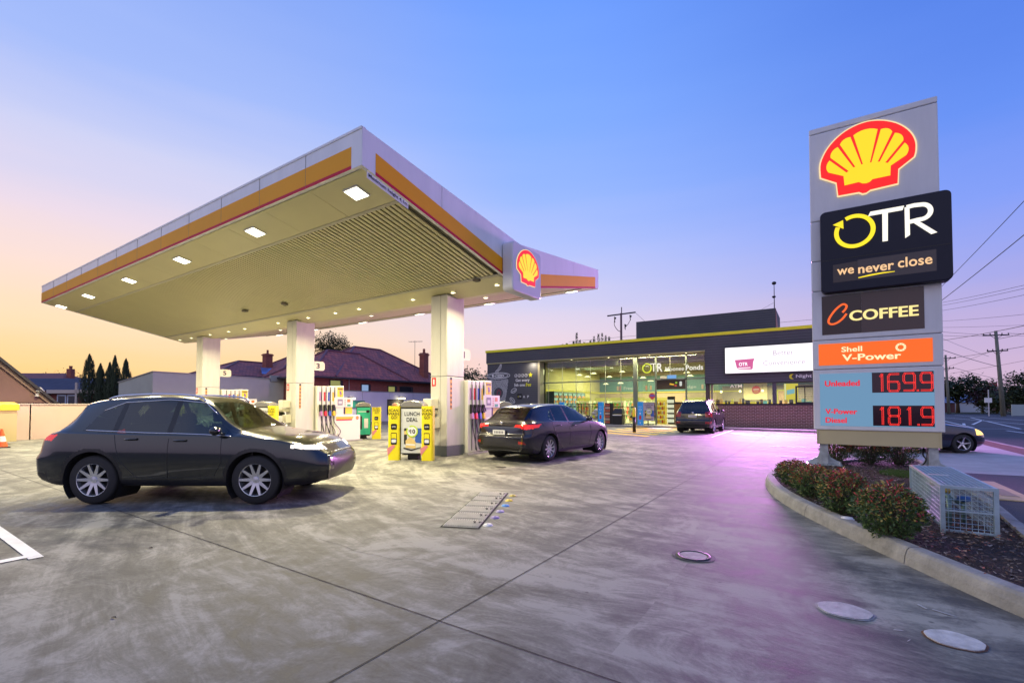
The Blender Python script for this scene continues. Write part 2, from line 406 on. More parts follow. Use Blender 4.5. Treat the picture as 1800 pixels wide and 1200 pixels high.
for x0, y0, x1, y1 in ((7.4, 38.8, 12.7, 41.2), (9.3, 47, 13, 62), (12.0, 72, 12.8, 48), (8.7, 20, 8.7, 37), (10.0, 40, 14.5, 74), (7.35, 38.8, 9.4, 50), (16, 60, 16, 90), (12.2, 20, 12.4, 37), (8.0, 40, 9.8, 62)):
    jline(p, x0, y0, x1, y1, 0.16, -0.009)
struct(p.build('road_marking', M_paint))
# yellow hatching before the shop door
h = B()
for i in range(6):
    y = 18.6 + i * 1.5
    h.poly([(-9.9, y + 3.0, 0.006), (-9.9, y + 3.75, 0.006), (-6.45, y + 3.2 - .0, 0.006), (-6.45, y + 2.45, 0.006)] if False else [(-9.9, y + 4.2, 0.006), (-9.9, y + 4.85, 0.006), (-6.45, y + 2.65, 0.006), (-6.45, y + 2.0, 0.006)])
h.poly([(-9.95, 20.75, .007), (-6.35, 21.65, .007), (-6.35, 21.75, .007), (-9.95, 20.86, .007)])
struct(h.build('yellow_hatching', M_ypaint))
sheet('door_mat_marking', [(-8.7, 27.9), (-7.5, 27.9), (-7.4, 29.0), (-8.6, 29.0)], 0.008, M_paint)

# shop pavement with kerb step
b = B(); b.prism([(-22.5, 29.1), (-9.0, 29.2), (-5.3, 29.2), (-0.3, 28.2), (3.6, 27.2), (3.6, 31.0), (-22.5, 31.0)], fz(0.0), 0.12)
struct(b.build('pavement', [mat('shop_pavement', (0.30, 0.29, 0.28), 0.75, var=0.25, scale=2)], bevel=0.02))

# ------------------------------------------------------------------ drainage grate and fuel caps
def unit(dx, dy): l = math.hypot(dx, dy); return (dx / l, dy / l)
G0, G1, G2, G3 = (-3.66, 4.07), (-3.25, 4.24), (-4.15, 6.20), (-4.57, 6.02)
t = thing('drain_grate', 'long pale ribbed steel grate set in the concrete forecourt', 'drain grate', (*G0, 0))
def gp(u, v, z): 
    return (G0[0] + (G1[0] - G0[0]) * u + (G3[0] - G0[0]) * v, G0[1] + (G1[1] - G0[1]) * u + (G3[1] - G0[1]) * v, z)
b = B(); b.poly([gp(-.03, -.008, .004), gp(1.03, -.008, .004), gp(1.03, 1.008, .004), gp(-.03, 1.008, .004)])
b.build('frame', mat('grate_pit', (0.015, 0.015, 0.015), 0.9), t)
b = B()
for q in range(6):
    v0 = q / 6 + .006; v1 = (q + 1) / 6 - .006
    b.poly([gp(.02, v0, .008), gp(.98, v0, .008), gp(.98, v1, .008), gp(.02, v1, .008)])
    for i in range(15):
        u = .04 + i * .064
        p8 = [gp(u, v0 + .01, .008), gp(u + .03, v0 + .01, .008), gp(u + .03, v1 - .01, .008), gp(u, v1 - .01, .008)]
        b.hexa(p8 + [(x, y, .022) for x, y, z in p8])
b.use(1)
for q in range(6):
    c = gp(.85, q / 6 + .1, .018)
    b.cyl((c[0] - .035, c[1], .012), (c[0] - .035, c[1], .026), .018, n=10); b.cyl((c[0] + .03, c[1] + .02, .012), (c[0] + .03, c[1] + .02, .026), .018, n=10); b.cyl((c[0], c[1] - .04, .012), (c[0], c[1] - .04, .026), .014, n=10)
b.build('bars', [mat('galvanised_grate', (0.42, 0.42, 0.38), 0.5, 0.3, var=0.2, scale=8), M_dark], t)
capc = [((-3.25, 4.42), 'white', (0.75, 0.74, 0.70)), ((-3.39, 4.76), 'dull purple', (0.26, 0.2, 0.42)), ((-3.53, 5.07), 'pale violet', (0.35, 0.3, 0.5)), ((-3.67, 5.40), 'bright blue', (0.06, 0.25, 0.62)), ((-3.82, 5.72), 'yellow', (0.68, 0.5, 0.06)), ((-3.97, 6.05), 'faded mustard', (0.45, 0.36, 0.08))]
wherec = ['nearest the near corner of the steel grate', 'second out from the near end of the grate', 'between the purple cap and the blue cap', 'beside the middle of the grate', 'just beyond the blue one', 'at the far end of the grate']
for (c, cn_, col), w in zip(capc, wherec):
    b = B(); b.lathe([(0.0001, .018), (.045, .018), (.05, .014), (.052, .004), (.06, .002)], (c[0], c[1], 0), 20)
    b.lathe([(.0001, .024), (.016, .024), (.018, .017)], (c[0], c[1], 0), 10)
    o = b.build('filler_point', mat('cap_' + cn_.replace(' ', '_'), col, 0.5), None, True)
    tag(o, 'round %s cap, %s' % (cn_, w), 'filler point', 'coloured filler points beside the grate')

def cover(x, y, rx, ry, col, rim, label, rot=0.0, z=0.006):
    b = B(); P = []
    for i in range(40):
        a = 2 * math.pi * i / 40; wv = 1 + .02 * math.sin(5 * a) + .012 * math.sin(11 * a + 1)
        P.append((x + rx * wv * math.cos(a), y + ry * wv * math.sin(a)))
    b.use(1); b.add([(px_, py_, .004) for px_, py_ in [((q[0] - x) * 1.09 + x, (q[1] - y) * 1.09 + y) for q in P]], [tuple(range(40))])
    b.use(0); b.prism(P, fz(.0045), z)
    o = b.build('pit_cover', [mat('cover_' + label[:8].strip().replace(' ', '_'), col, 0.75, var=0.3, scale=9, bump=.3), mat('cover_rim_' + rim, {'dark': (0.03, 0.03, 0.03), 'rust': (0.16, 0.07, 0.03), 'pale': (.3, .29, .28)}[rim], 0.8, var=.4, scale=10)])
    return tag(o, label, 'pit cover')
cover(0.12, 3.93, 0.155, 0.13, (0.40, 0.40, 0.39), 'pale', 'off-white round pit cover with blurred edge, left one of two near the bed kerb')
cover(0.65, 3.80, 0.135, 0.12, (0.50, 0.49, 0.48), 'rust', 'pale round pit cover with rusty rim, closest to the front corner')
t = thing('manhole_cover', 'sunken round manhole ring worn into the purple-lit concrete', 'manhole', (-1.0, 4.58, 0))
b = B(); b.lathe([(.155, .004), (.15, .012), (.125, .012), (.118, .004)], (-1.0, 4.58, 0), 36); b.build('ring', mat('cast_iron', (0.03, 0.03, 0.032), 0.5, 0.5, var=.3, scale=12), t, True)
b = B(); b.poly([(-1.0 + .118 * math.cos(R(a)), 4.58 + .118 * math.sin(R(a)), .008) for a in range(0, 360, 12)]); b.build('lid', mat('manhole_fill', (0.26, 0.25, 0.25), 0.7, var=.4, scale=14), t)
b = B(); b.poly([(-1.0 + .19 * math.cos(R(a)), 4.58 + .18 * math.sin(R(a)), .0045) for a in range(0, 360, 12)]); b.build('worn_edge', mat('manhole_wear', (0.06, 0.058, 0.06), 0.7, var=.5, scale=10), t)
b = B()
for x, y, l_, a in ((0.62, 4.28, .11, -.5), (0.55, 4.33, .07, -1.0), (.36, 3.76, .05, .4), (0.41, 3.62, .04, 1.2)):
    b.poly([(x, y, .0045), (x + l_ * math.cos(a), y + l_ * math.sin(a), .0045), (x + l_ * math.cos(a) + .012, y + l_ * math.sin(a) + .012, .0045), (x + .01, y + .016, .0045)])
struct(b.build('paint_chip_marking', M_foot))
# litter and leaves
for x, y, s_, lab in ((-5.5, 1.9, .03, 'tiny dry leaf on the left foreground concrete'), (-3.9, 1.15, .025, 'small dark scrap on the bare foreground concrete')):
    b = B(); b.add([(x - s_, y, .006), (x, y - s_ * .5, .01), (x + s_, y + .01, .006), (x, y + s_ * .5, .012)], [(0, 1, 2, 3)])
    tag(b.build('dry_leaf', mat('dry_leaf', (0.05, 0.04, 0.03), .8)), lab, 'leaf')

# ------------------------------------------------------------------ planting bed with kerbs
kline = [(2.4, 2.15), (1.9, 3.0), (1.5, 3.72), (1.12, 4.41), (0.94, 4.72), (0.60, 5.38), (0.23, 6.1), (-0.12, 6.85), (-0.41, 7.59), (-0.64, 8.35), (-0.79, 9.13), (-0.85, 9.75), (-0.80, 10.35), (-0.62, 10.95), (-0.2, 11.9), (0.35, 13.1), (0.9, 14.1), (1.35, 14.6), (1.75, 14.75), (1.95, 14.5), (2.02, 13.9), (2.03, 12), (2.0, 10), (1.93, 8.37), (1.78, 6.57), (1.72, 5.2), (1.95, 4.0), (2.6, 2.6)]
KC = catmull(kline, 5)
def kerb_sweep(pts, name):
    w, h_ = 0.15, 0.15; segs = []; run = 0; cur = [pts[0]]
    for a, c in zip(pts[:-1], pts[1:]):
        run += math.dist(a, c); cur.append(c)
        if run > 1.75: segs.append(cur); cur = [c]; run = 0
    if len(cur) > 1: segs.append(cur)
    b = B()
    for si, sg in enumerate(segs):
        P = [Vector(q) for q in sg]
        d0 = (P[1] - P[0]).normalized(); P[0] = P[0] + d0 * .006; d1 = (P[-1] - P[-2]).normalized(); P[-1] = P[-1] - d1 * .006
        prof = [(0, -.02), (0.012, .07), (.03, .125), (.05, .145), (.075, .15), (w, .15), (w, -.02)]
        vs = []; n_ = len(prof)
        for i, q in enumerate(P):
            t_ = (P[min(i + 1, len(P) - 1)] - P[max(i - 1, 0)]).normalized(); nr = Vector((t_.y, -t_.x))
            for o_, z_ in prof: vs.append((q.x + nr.x * o_, q.y + nr.y * o_, z_))
        fs = []
        for i in range(len(P) - 1):
            for j_ in range(n_ - 1): fs.append((i * n_ + j_, (i + 1) * n_ + j_, (i + 1) * n_ + j_ + 1, i * n_ + j_ + 1))
        fs += [tuple(range(n_)), tuple(reversed(range((len(P) - 1) * n_, len(P) * n_)))]
        b.add(vs, fs)
    return struct(b.build(name, M_kerb))
kerb_sweep(KC, 'bed_kerb')
inner = []
for i, q in enumerate(KC):
    t_ = (Vector(KC[min(i + 1, len(KC) - 1)]) - Vector(KC[max(i - 1, 0)])).normalized(); inner.append((q[0] + t_.y * .1, q[1] - t_.x * .1))
b = B(); b.poly([(x, y, .11) for x, y in inner])
bm_ = b.build('mulch_bed', mat('mulch_soil', (0.035, 0.022, 0.017), 0.95, var=0.7, scale=25, bump=1.0, bscale=70)); bm_['kind'] = 'structure'
def inside(x, y, poly):
    c = False; n_ = len(poly); j_ = n_ - 1
    for i in range(n_):
        if (poly[i][1] > y) != (poly[j_][1] > y) and x < (poly[j_][0] - poly[i][0]) * (y - poly[i][1]) / (poly[j_][1] - poly[i][1]) + poly[i][0]: c = not c
        j_ = i
    return c
rnd = random.Random(3)
b = B(); n_c = 0
while n_c < 11000:
    y = 2.3 + 12.3 * rnd.random() ** 1.6; x = rnd.uniform(-.8, 2.4)
    if not inside(x, y, inner): continue
    if rnd.random() < max(0, (y - 9) / 8): continue
    n_c += 1; b.k = rnd.choice((0, 0, 0, 1, 1, 2, 2, 3))
    l_ = rnd.uniform(.012, .05); w_ = rnd.uniform(.004, .012); a = rnd.uniform(0, 6.28); ti = rnd.uniform(-.5, .5); z = .112 + rnd.random() * .035
    dx, dy = math.cos(a) * l_ / 2, math.sin(a) * l_ / 2; nx, ny = -math.sin(a) * w_ / 2, math.cos(a) * w_ / 2; dz = ti * l_ / 2
    b.add([(x - dx - nx, y - dy - ny, z - dz), (x + dx - nx, y + dy - ny, z + dz), (x + dx + nx, y + dy + ny, z + dz + w_ * .4), (x - dx + nx, y - dy + ny, z - dz + w_ * .4)], [(0, 1, 2, 3)])
o = b.build('mulch', [mat('mulch_bark', (0.045, 0.027, 0.02), .9), mat('mulch_brown', (0.11, 0.065, 0.045), .9), mat('mulch_grey', (0.16, 0.13, 0.11), .9), mat('mulch_pale', (0.30, 0.25, 0.21), .9)])
tag(o, 'dark bark mulch chips covering the garden bed', 'mulch', kind='stuff')
b = B()
for i in range(2600):
    a = rnd.uniform(0, 6.28); r_ = rnd.random() ** .5
    x = 1.25 + .32 * r_ * math.cos(a); y = 11.3 + .5 * r_ * math.sin(a); z = .11
    l_ = rnd.uniform(.03, .07); a2 = rnd.uniform(0, 6.28)
    b.add([(x, y, z), (x + .006, y, z), (x + math.cos(a2) * .02, y + math.sin(a2) * .02, z + l_)], [(0, 1, 2)])
tag(b.build('grass_tuft', mat('tuft_green', (0.06, 0.11, 0.02), .8)), 'small patch of bright green grass in the mulch under the pylon', 'grass', kind='stuff')
# white lid in mulch, pit slab at the driveway
b = B(); b.lathe([(.0001, .16), (.05, .16), (.062, .15), (.065, .11)], (0.24, 6.4, 0), 24)
tag(b.build('irrigation_lid', mat('white_plastic', (0.7, 0.7, 0.7), .4), None, True), 'small round white lid in the mulch beside the kerb', 'lid')
b = B(); b.box(2.18, 2.62, 9.75, 11.9, .002, .02); b.use(1); b.box(2.3, 2.5, 10.1, 10.9, .02, .026)
tag(b.build('pit_slab', [mat('tan_slab', (0.52, 0.40, 0.24), .8, var=.2, scale=5), mat('tan_lid', (0.30, 0.24, 0.17), .7)], bevel=.004), 'tan rectangular service pit slab in the dark driveway asphalt', 'pit cover')

# ================================================================== fuel canopy (gull-wing, lowest along the columns)
CX0, CX1, CY0, CY1, CYM = -25.75, -6.40, 5.10, 15.20, 10.10
ZE, ZM, TE, TM = 5.46, 4.42, 6.12, 5.55
def zb(y): return ZE - (ZE - ZM) * (1 - abs(y - CYM) / (CYM - CY0)) if True else 0
def ztp(y): return TE - (TE - TM) * (1 - abs(y - CYM) / (CYM - CY0))
M_fas = mat('canopy_white_panel', (0.80, 0.81, 0.84), 0.34, 0.0, var=0.06, scale=1.2, stretch=(2.5, 2.5, .5))
M_or = mat('stripe_orange', (0.90, 0.40, 0.01), 0.55, spec=.25, var=0.04, scale=1)
M_red = mat('stripe_red', (0.60, 0.010, 0.05), 0.55, spec=.25)
M_soff = mat('canopy_soffit', (0.64, 0.60, 0.33), 0.36, 0.0, var=0.04, scale=0.8)
M_seam = mat('seam_grey', (0.22, 0.22, 0.21), 0.7)
M_lamp = emat('canopy_lamp_lens', (255, 250, 215), 9.0)
M_glow = emat('downlight_lens', (255, 244, 190), 9.0)
can = thing('petrol_station_canopy', 'big flat white canopy with orange and red stripes over the fuel pumps', 'canopy', (-16.0, 10.1, 0))
SEAMS_X = [CX0 + 19.35 * i / 12 for i in range(1, 12)]
b = B()
# top skin
b.poly([(CX0, CY0, TE - .05), (CX1, CY0, TE - .05), (CX1, CYM, TM - .05), (CX0, CYM, TM - .05)])
b.poly([(CX0, CYM, TM - .05), (CX1, CYM, TM - .05), (CX1, CY1, TE - .05), (CX0, CY1, TE - .05)])
b.build('roof_sheet', M_fas, can)
# front and rear fascia in panels with small reveals
for y0, y1, nm in ((CY0, CY0 + .08, 'front'), (CY1 - .08, CY1, 'rear')):
    b = B(); xs = [CX0] + SEAMS_X + [CX1]
    for a, c in zip(xs[:-1], xs[1:]):
        b.box(a + .006, c - .006, y0, y1, ZE, TE)
        b.box(a + .006, c - .006, y0 - .012 if nm == 'front' else y0, y1 if nm == 'front' else y1 + .012, TE - .03, TE + .012)
    b.use(1).box(CX0 + .01, CX1 - .01, y0 + .02, y1 - .01, ZE + .01, TE - .01)
    b.build('fascia', [M_fas, M_seam], can)
# sloping side fascias
for x, sgn in ((CX1, 1), (CX0, -1)):
    b = B()
    for ya, yb in ((CY0, 7.1), (7.1, CYM), (CYM, 13.2), (13.2, CY1)):
        x0, x1 = (x - .08, x) if sgn > 0 else (x, x + .08)
        e = .006
        b.hexa([(x0, ya + e, zb(ya + e)), (x1, ya + e, zb(ya + e)), (x1, yb - e, zb(yb - e)), (x0, yb - e, zb(yb - e)),
                (x0, ya + e, ztp(ya + e)), (x1, ya + e, ztp(ya + e)), (x1, yb - e, ztp(yb - e)), (x0, yb - e, ztp(yb - e))])
    b.build('side_fascia', M_fas, can)
# stripes as thin bands proud of the fascia
def band(fr_pts, m, nm):
    b = B(); b.prism(fr_pts[0], fr_pts[1], .004); b.build(nm, m, can)
OH, RH = 0.33, 0.06
f1 = fx(CX1)
for ya, yb in ((5.39, 9.68), (10.55, 14.92)):
    P = [(ya, zb(ya) + RH), (yb, zb(yb) + RH), (yb, zb(yb) + RH + OH), (ya, zb(ya) + RH + OH)]
    Q = [(ya, zb(ya)), (yb, zb(yb)), (yb, zb(yb) + RH - .001), (ya, zb(ya) + RH - .001)]
    if ya < CYM < yb: continue
    band((P, f1), M_or, 'orange_stripe'); band((Q, f1), M_red, 'red_stripe')
f2 = fy(CY0)
band(([(CX0, ZE + RH), (-6.68, ZE + RH), (-6.68, ZE + RH + OH), (CX0, ZE + RH + OH)], f2), M_or, 'orange_stripe')
band(([(CX0, ZE), (-6.68, ZE), (-6.68, ZE + RH - .001), (CX0, ZE + RH - .001)], f2), M_red, 'red_stripe')
for x in SEAMS_X: b = B(); b.prism([(x - .003, ZE + .01), (x + .003, ZE + .01), (x + .003, TE), (x - .003, TE)], f2, .006); b.build('fascia_seam', M_seam, can)
# soffit: flat lamp strip, ribbed field, smooth middle strip
def slab(y0, y1, dz=0.0, th=.03, x0=CX0 + .05, x1=CX1 - .05):
    return [(x0, y0, zb(y0) + dz), (x1, y0, zb(y0) + dz), (x1, y1, zb(y1) + dz), (x0, y1, zb(y1) + dz),
            (x0, y0, zb(y0) + dz + th), (x1, y0, zb(y0) + dz + th), (x1, y1, zb(y1) + dz + th), (x0, y1, zb(y1) + dz + th)]
for sgn in (1, -1):
    def my(y): return y if sgn > 0 else 2 * CYM - y
    def sl(b, y0, y1, x0, x1, dz, th):
        a, c = sorted((my(y0), my(y1))); b.hexa(slab(a, c, dz, th, x0, x1))
    b = B(); xs = [CX0 + .08] + SEAMS_X + [CX1 - .08]
    for a, c in zip(xs[:-1], xs[1:]): sl(b, CY0 + .08, 6.06, a + .004, c - .004, 0.0, .03)
    b.build('soffit_edge_panel', M_soff, can)
    b = B()
    x = CX0 + .12
    while x < CX1 - .25:
        sl(b, 6.12, 9.28, x, x + .085, 0.012, .035); x += .135
    b.build('soffit_ribs', M_soff, can)
    b = B(); sl(b, 6.07, 9.33, CX0 + .08, CX1 - .08, .07, .01)
    b.build('soffit_backing', mat('soffit_recess', (0.22, 0.21, 0.15), 0.7), can)
    b = B(); sl(b, 6.06, 6.13, CX0 + .08, CX1 - .08, -.012, .03); sl(b, 9.26, 9.33, CX0 + .08, CX1 - .08, -.012, .03)
    b.build('soffit_trim', mat('soffit_trim', (0.50, 0.48, 0.36), 0.4), can)
    b = B(); xs2 = [CX0 + .08 + i * 1.925 for i in range(11)]
    for a, c in zip(xs2[:-1], xs2[1:]): sl(b, 9.33, CYM, a + .004, min(c, CX1 - .08) - .004, -.02, .03)
    b.build('soffit_middle_panel', M_soff, can)
b = B(); b.hexa(slab(CY0 + .1, CYM, .16, .02)); b.hexa(slab(CYM, CY1 - .1, .16, .02)); b.build('roof_liner', M_seam, can)
# rectangular lamps along both edges
LX = [-7.15, -10.7, -14.45, -18.2, -22.05, -25.3]
for y, lst in ((5.58, LX), (14.62, LX)):
    for x in lst:
        b = B(); z = zb(y) - .012
        q0, q1 = zb(y - .16) - .024, zb(y + .16) - .024
        b.use(1).hexa([(x - .2, y - .16, q0), (x + .2, y - .16, q0), (x + .2, y + .16, q1), (x - .2, y + .16, q1), (x - .2, y - .16, q0 + .03), (x + .2, y - .16, q0 + .03), (x + .2, y + .16, q1 + .03), (x - .2, y + .16, q1 + .03)])
        b.use(0); dz = (lambda yy: zb(yy) - .029)
        b.poly([(x - .175, y - .135, dz(y - .135)), (x - .175, y + .135, dz(y + .135)), (x + .175, y + .135, dz(y + .135)), (x + .175, y - .135, dz(y - .135))])
        b.build('canopy_light', [M_lamp, M_fas], can)
        if y < 10: area_light('canopy_lamp', (x, y, zb(y) - .1), .35, 330, (1.0, 0.87, 0.52), (0, 0, 0), .3, 160)
        else: area_light('canopy_lamp', (x, y, zb(y) - .1), .35, 240, (1.0, 0.87, 0.52), (0, 0, 0), .3, 160)
DX = [-6.86, -8.33, -9.86, -12.26, -13.47, -15.0, -16.9, -19.3, -20.6, -22.2, -24.0, -25.2]
for i, x in enumerate(DX):
    for y in ((9.72, 11.2) if i % 3 == 1 else (9.72,)):
        z = zb(y) - .02
        b = B(); b.use(1).lathe([(.09, .002), (.085, -.012), (.065, -.014), (.06, .0)], (x, y, z), 18)
        b.use(0).lathe([(.06, -.006), (.0001, -.01)], (x, y, z), 14)
        b.build('downlight', [M_glow, M_fas], can)
    if i % 2 == 0: area_light('downlight_lamp', (x - .6, 9.75, ZM - .05), .2, 80, (1.0, 0.86, 0.5), (0, 0, 0), .2, 150)
for x, y in ((-7.2, 9.3), (-14.6, 8.6), (-16.9, 8.5)):
    b = B(); b.lathe([(.11, .0), (.1, -.03), (.05, -.05), (.0001, -.052)], (x, y, zb(y) - .015), 18); b.build('speaker_grille', mat('grille_brown', (0.12, 0.1, 0.07), .6), can)
# columns
M_col = mat('column_cladding', (0.56, 0.55, 0.48), 0.42, 0.0, var=0.07, scale=2.5, stretch=(3, 3, .5))
M_plinth = mat('column_plinth', (0.10, 0.115, 0.115), 0.5, var=.1, scale=4)
M_wsign = mat('sign_white', (0.78, 0.78, 0.74), 0.4)
M_blk = mat('black_ink', (0.012, 0.012, 0.014), 0.5)
M_sred = mat('sign_red', (0.62, 0.02, 0.02), 0.45)
for cx, num in ((-8.51, '1'), (-15.65, '3'), (-22.8, '5')):
    x0, y0, y1 = cx - .60, 9.67, 10.41
    b = B()
    for z0, z1 in ((.28, 2.19), (2.2, 4.46)):
        b.box(x0, x0 + .355, y0, y1, z0, z1); b.box(x0 + .36, cx, y0, y1, z0, z1)
    c_ = b.build('column', M_col, can, bevel=.02)
    b = B(); b.box(x0 - .012, cx + .012, y0 - .012, y1 + .012, 0, .279); b.build('plinth', M_plinth, c_, bevel=.01)
    b = B(); b.box(x0 + .01, cx - .01, y0 + .01, y1 - .01, .25, 4.4); b.build('core', M_seam, c_)
    b = B(); b.use(0).prism(rrect(10.42, 11.0, 2.72, 3.06, .1), fx(cx - .28), .05)
    b.use(1); text(b, num, fx(cx - .28), 10.64, 10.72 if num == '1' else 10.78, 2.79, 2.99, .054, .03)
    b.build('number_plate', [mat('flag_cream', (0.74, 0.70, 0.52), .5), M_blk], c_)
    b = B(); f = fx(cx)
    b.prism([(9.81, 1.29), (9.88, 1.29), (9.88, 2.16), (9.81, 2.16)], f, .003)
    b.use(1); b.prism([(9.81, 2.10), (9.88, 2.10), (9.88, 2.17), (9.81, 2.17)], f, .004)
    for q in range(6): b.prism([(9.822, 1.33 + q * .125), (9.868, 1.33 + q * .125), (9.868, 1.39 + q * .125), (9.822, 1.40 + q * .125)], f, .005)
    b.build('hazard_sticker', [mat('sticker_orange', (0.78, 0.32, 0.05), .5), M_blk], c_)
    b = B(); f = fy(9.67)
    b.prism([(x0 + .05, 1.93), (x0 + .2, 1.93), (x0 + .2, 2.17), (x0 + .05, 2.17)], f, .004)
    b.use(1); b.prism([(x0 + .10, 1.97), (x0 + .15, 1.97), (x0 + .15, 2.11), (x0 + .135, 2.13), (x0 + .115, 2.13), (x0 + .10, 2.11)], f, .006)
    b.build('extinguisher_sign', [M_sred, M_wsign], c_)
    b = B(); b.box(x0 - .02, x0 + .30, y0 - .28, y0 - .002, 1.30, 1.58); b.use(1).box(x0 + .01, x0 + .27, y0 - .282, y0 - .01, 1.16, 1.29)
    b.build('towel_dispenser', [mat('dispenser_plastic', (0.66, 0.62, 0.48), .4), mat('dispenser_smoke', (0.42, 0.40, 0.28), .3)], c_, bevel=.02)
    b = B(); b.box(x0 + .12, x0 + .36, y0 - .2, y0 - .002, .78, 1.06)
    b.use(1); b.prism(disc(x0 + .03, .98, .075), fy(9.665), .02); b.use(2); b.prism([(x0 - .02, .965), (x0 + .08, .965), (x0 + .08, .995), (x0 - .02, .995)], fy(9.64), .003)
    b.build('glove_dispenser', [mat('dispenser_plastic', (0, 0, 0)), M_sred, M_wsign], c_, bevel=.01)

# maximum height plate hanging at the near corner
b = B(); f = fx(-6.385)
def hz(y): return 5.385 - .21 * (y - 5.19)
b.prism([(5.19, hz(5.19) - .115), (6.15, hz(6.15) - .115), (6.15, hz(6.15)), (5.19, hz(5.19))], f, .006)
b.use(1); text(b, 'Maximum height 4.1m', f, 5.22, 6.12, hz(5.22) - .093, hz(5.22) - .018, .009, .025, 0, -.21)
b.build('height_limit_plate', [M_wsign, M_blk], can)

# ------------------------------------------------------------------ scallop emblem, unit: width 1.56 x height 1.45
OUT = [(0.08, 6.30), (0.355, 6.12), (0.38, 5.83), (0.74, 5.82), (0.80, 5.775), (0.86, 5.775), (0.93, 5.82), (1.37, 5.84), (1.385, 6.13), (1.63, 6.31), (1.655, 6.42), (1.655, 6.60), (1.60, 6.78), (1.50, 6.94), (1.36, 7.08), (1.18, 7.19), (1.0, 7.25), (0.86, 7.265), (0.70, 7.245), (0.52, 7.18), (0.36, 7.07), (0.22, 6.92), (0.12, 6.74), (0.07, 6.55)]
OUTC = [(0.06, 6.3)]
def pecten(b, fr, sx, sz, ox, oz, c, k_white, k_red, k_yel):
    def tr(P): return [(ox + (p[0] - .865) * sx, oz + (p[1] - 6.52) * sz) for p in P]
    o = [OUT[0], OUT[1], OUT[2], OUT[3], OUT[4], OUT[5], OUT[6], OUT[7], OUT[8], OUT[9]] + catmull(OUT[9:] + [OUT[0]], 3)[1:-1]
    big = [((p[0] - .865) * 1.035 + .865, (p[1] - 6.52) * 1.035 + 6.52) for p in o]
    b.use(k_white); b.prism(tr(big), fr, c)
    b.use(k_red); b.prism([q for q in tr(o)], lambda a, d, e: fr(a, d, e + c), .006)
    cx, cz = .865, 6.02
    # base of the shell
    b.use(k_yel)
    F = lambda a, d, e: fr(a, d, e + c + .006)
    base = [(0.50, 6.02), (0.74, 6.03), (0.80, 5.985), (0.86, 5.97), (0.92, 5.985), (0.97, 6.03), (1.25, 6.03), (1.26, 6.27), (1.10, 6.36), (.865, 6.40), (0.63, 6.36), (0.485, 6.24)]
    b.prism(tr([(.865 + (q[0] - .865) * 1.02, q[1]) for q in base]), F, .005)
    rad = lambda a: 1.0 / math.sqrt((math.cos(a) / .69) ** 2 + (math.sin(a) / .655) ** 2)
    c0 = (.865, 6.46)
    edges = [-6, 26, 50, 73, 96 + .01, 119, 142, 186]
    A = [-8, 21, 45.5, 68, 90 - 1, 112, 134.5, 159, 188]
    A = [-10, 18, 44, 68.5, 90 + 22.5 - 1, 136, 162, 190]
    for i in range(7):
        a0, a1 = A[i] + 2.5, A[i + 1] - 2.5
        pts = []
        am = (a0 + a1) / 2
        for t_ in range(7):
            a = R(a0 + (a1 - a0) * t_ / 6); q = 1 - .05 * abs(t_ - 3) ** 2 / 9
            pts.append((c0[0] + rad(a) * q * math.cos(a), c0[1] + rad(a) * q * math.sin(a)))
        inn = [(.485 + (1.26 - .485) * (1 - (i + .93) / 7.0) + .0, 0), (.485 + (1.26 - .485) * (1 - (i + .07) / 7.0), 0)]
        zi = 6.22 + .12 * (1 - abs(i - 3) / 3.0) ** .8
        b.prism(tr(pts + [(inn[0][0], zi), (inn[1][0], zi)]), F, .004)
M_pw = emat('emblem_rim_lit', (255, 225, 170), 1.0)
M_pr = emat('emblem_red_lit', (255, 22, 6), 1.0)
M_py = emat('emblem_yellow_lit', (255, 224, 0), 1.0)

# pod with emblem on the canopy side
b = B(); b.prism(rrect(9.25, 10.62, 4.16, 5.36, .1), fx(-6.38), .30)
pod = b.build('emblem_pod', mat('pod_white', (0.62, 0.64, 0.70), .35), can, bevel=.03)
b = B(); pecten(b, fx(-6.08), .66, .59, 9.95, 4.84, .012, 0, 1, 2); b.build('emblem', [M_pw, M_pr, M_py], pod)

# ================================================================== price pylon
py = thing('price_sign_pylon', 'tall grey price pylon with lit shell emblem standing in the mulch bed', 'sign pylon', (0.95, 12.3, .11))
M_cab = mat('pylon_cabinet', (0.68, 0.69, 0.73), 0.4, 0.0, var=.05, scale=1.5, stretch=(3, 3, .6))
YF = 12.0; F = fy(YF)
for z0, z1, nm in ((.88, 2.155, 1), (2.165, 2.785, 2), (2.795, 3.85, 3), (3.86, 4.50, 4), (4.51, 5.37, 5), (5.38, 7.29, 6), (7.30, 7.42, 7)):
    b = B(); b.box(-.11, 2.0, YF, 12.55, z0, z1); b.build('cabinet_panel', M_cab, py, bevel=.018)
b = B(); b.box(-.09, 1.98, YF + .03, 12.5, .9, 7.4); b.build('cabinet_core', M_seam, py)
b = B(); b.box(-.05, 1.94, YF + .03, 12.5, .575, .879); b.use(0).box(-.06, -.035, YF + .02, 12.51, .57, .88); b.box(1.925, 1.95, YF + .02, 12.51, .57, .88)
b.build('skirt', [mat('skirt_beige', (0.50, 0.44, 0.26), .45, var=.05, scale=1)], py)
M_galv = mat('galvanised_steel', (0.42, 0.47, 0.50), .38, .6, var=.25, scale=10)
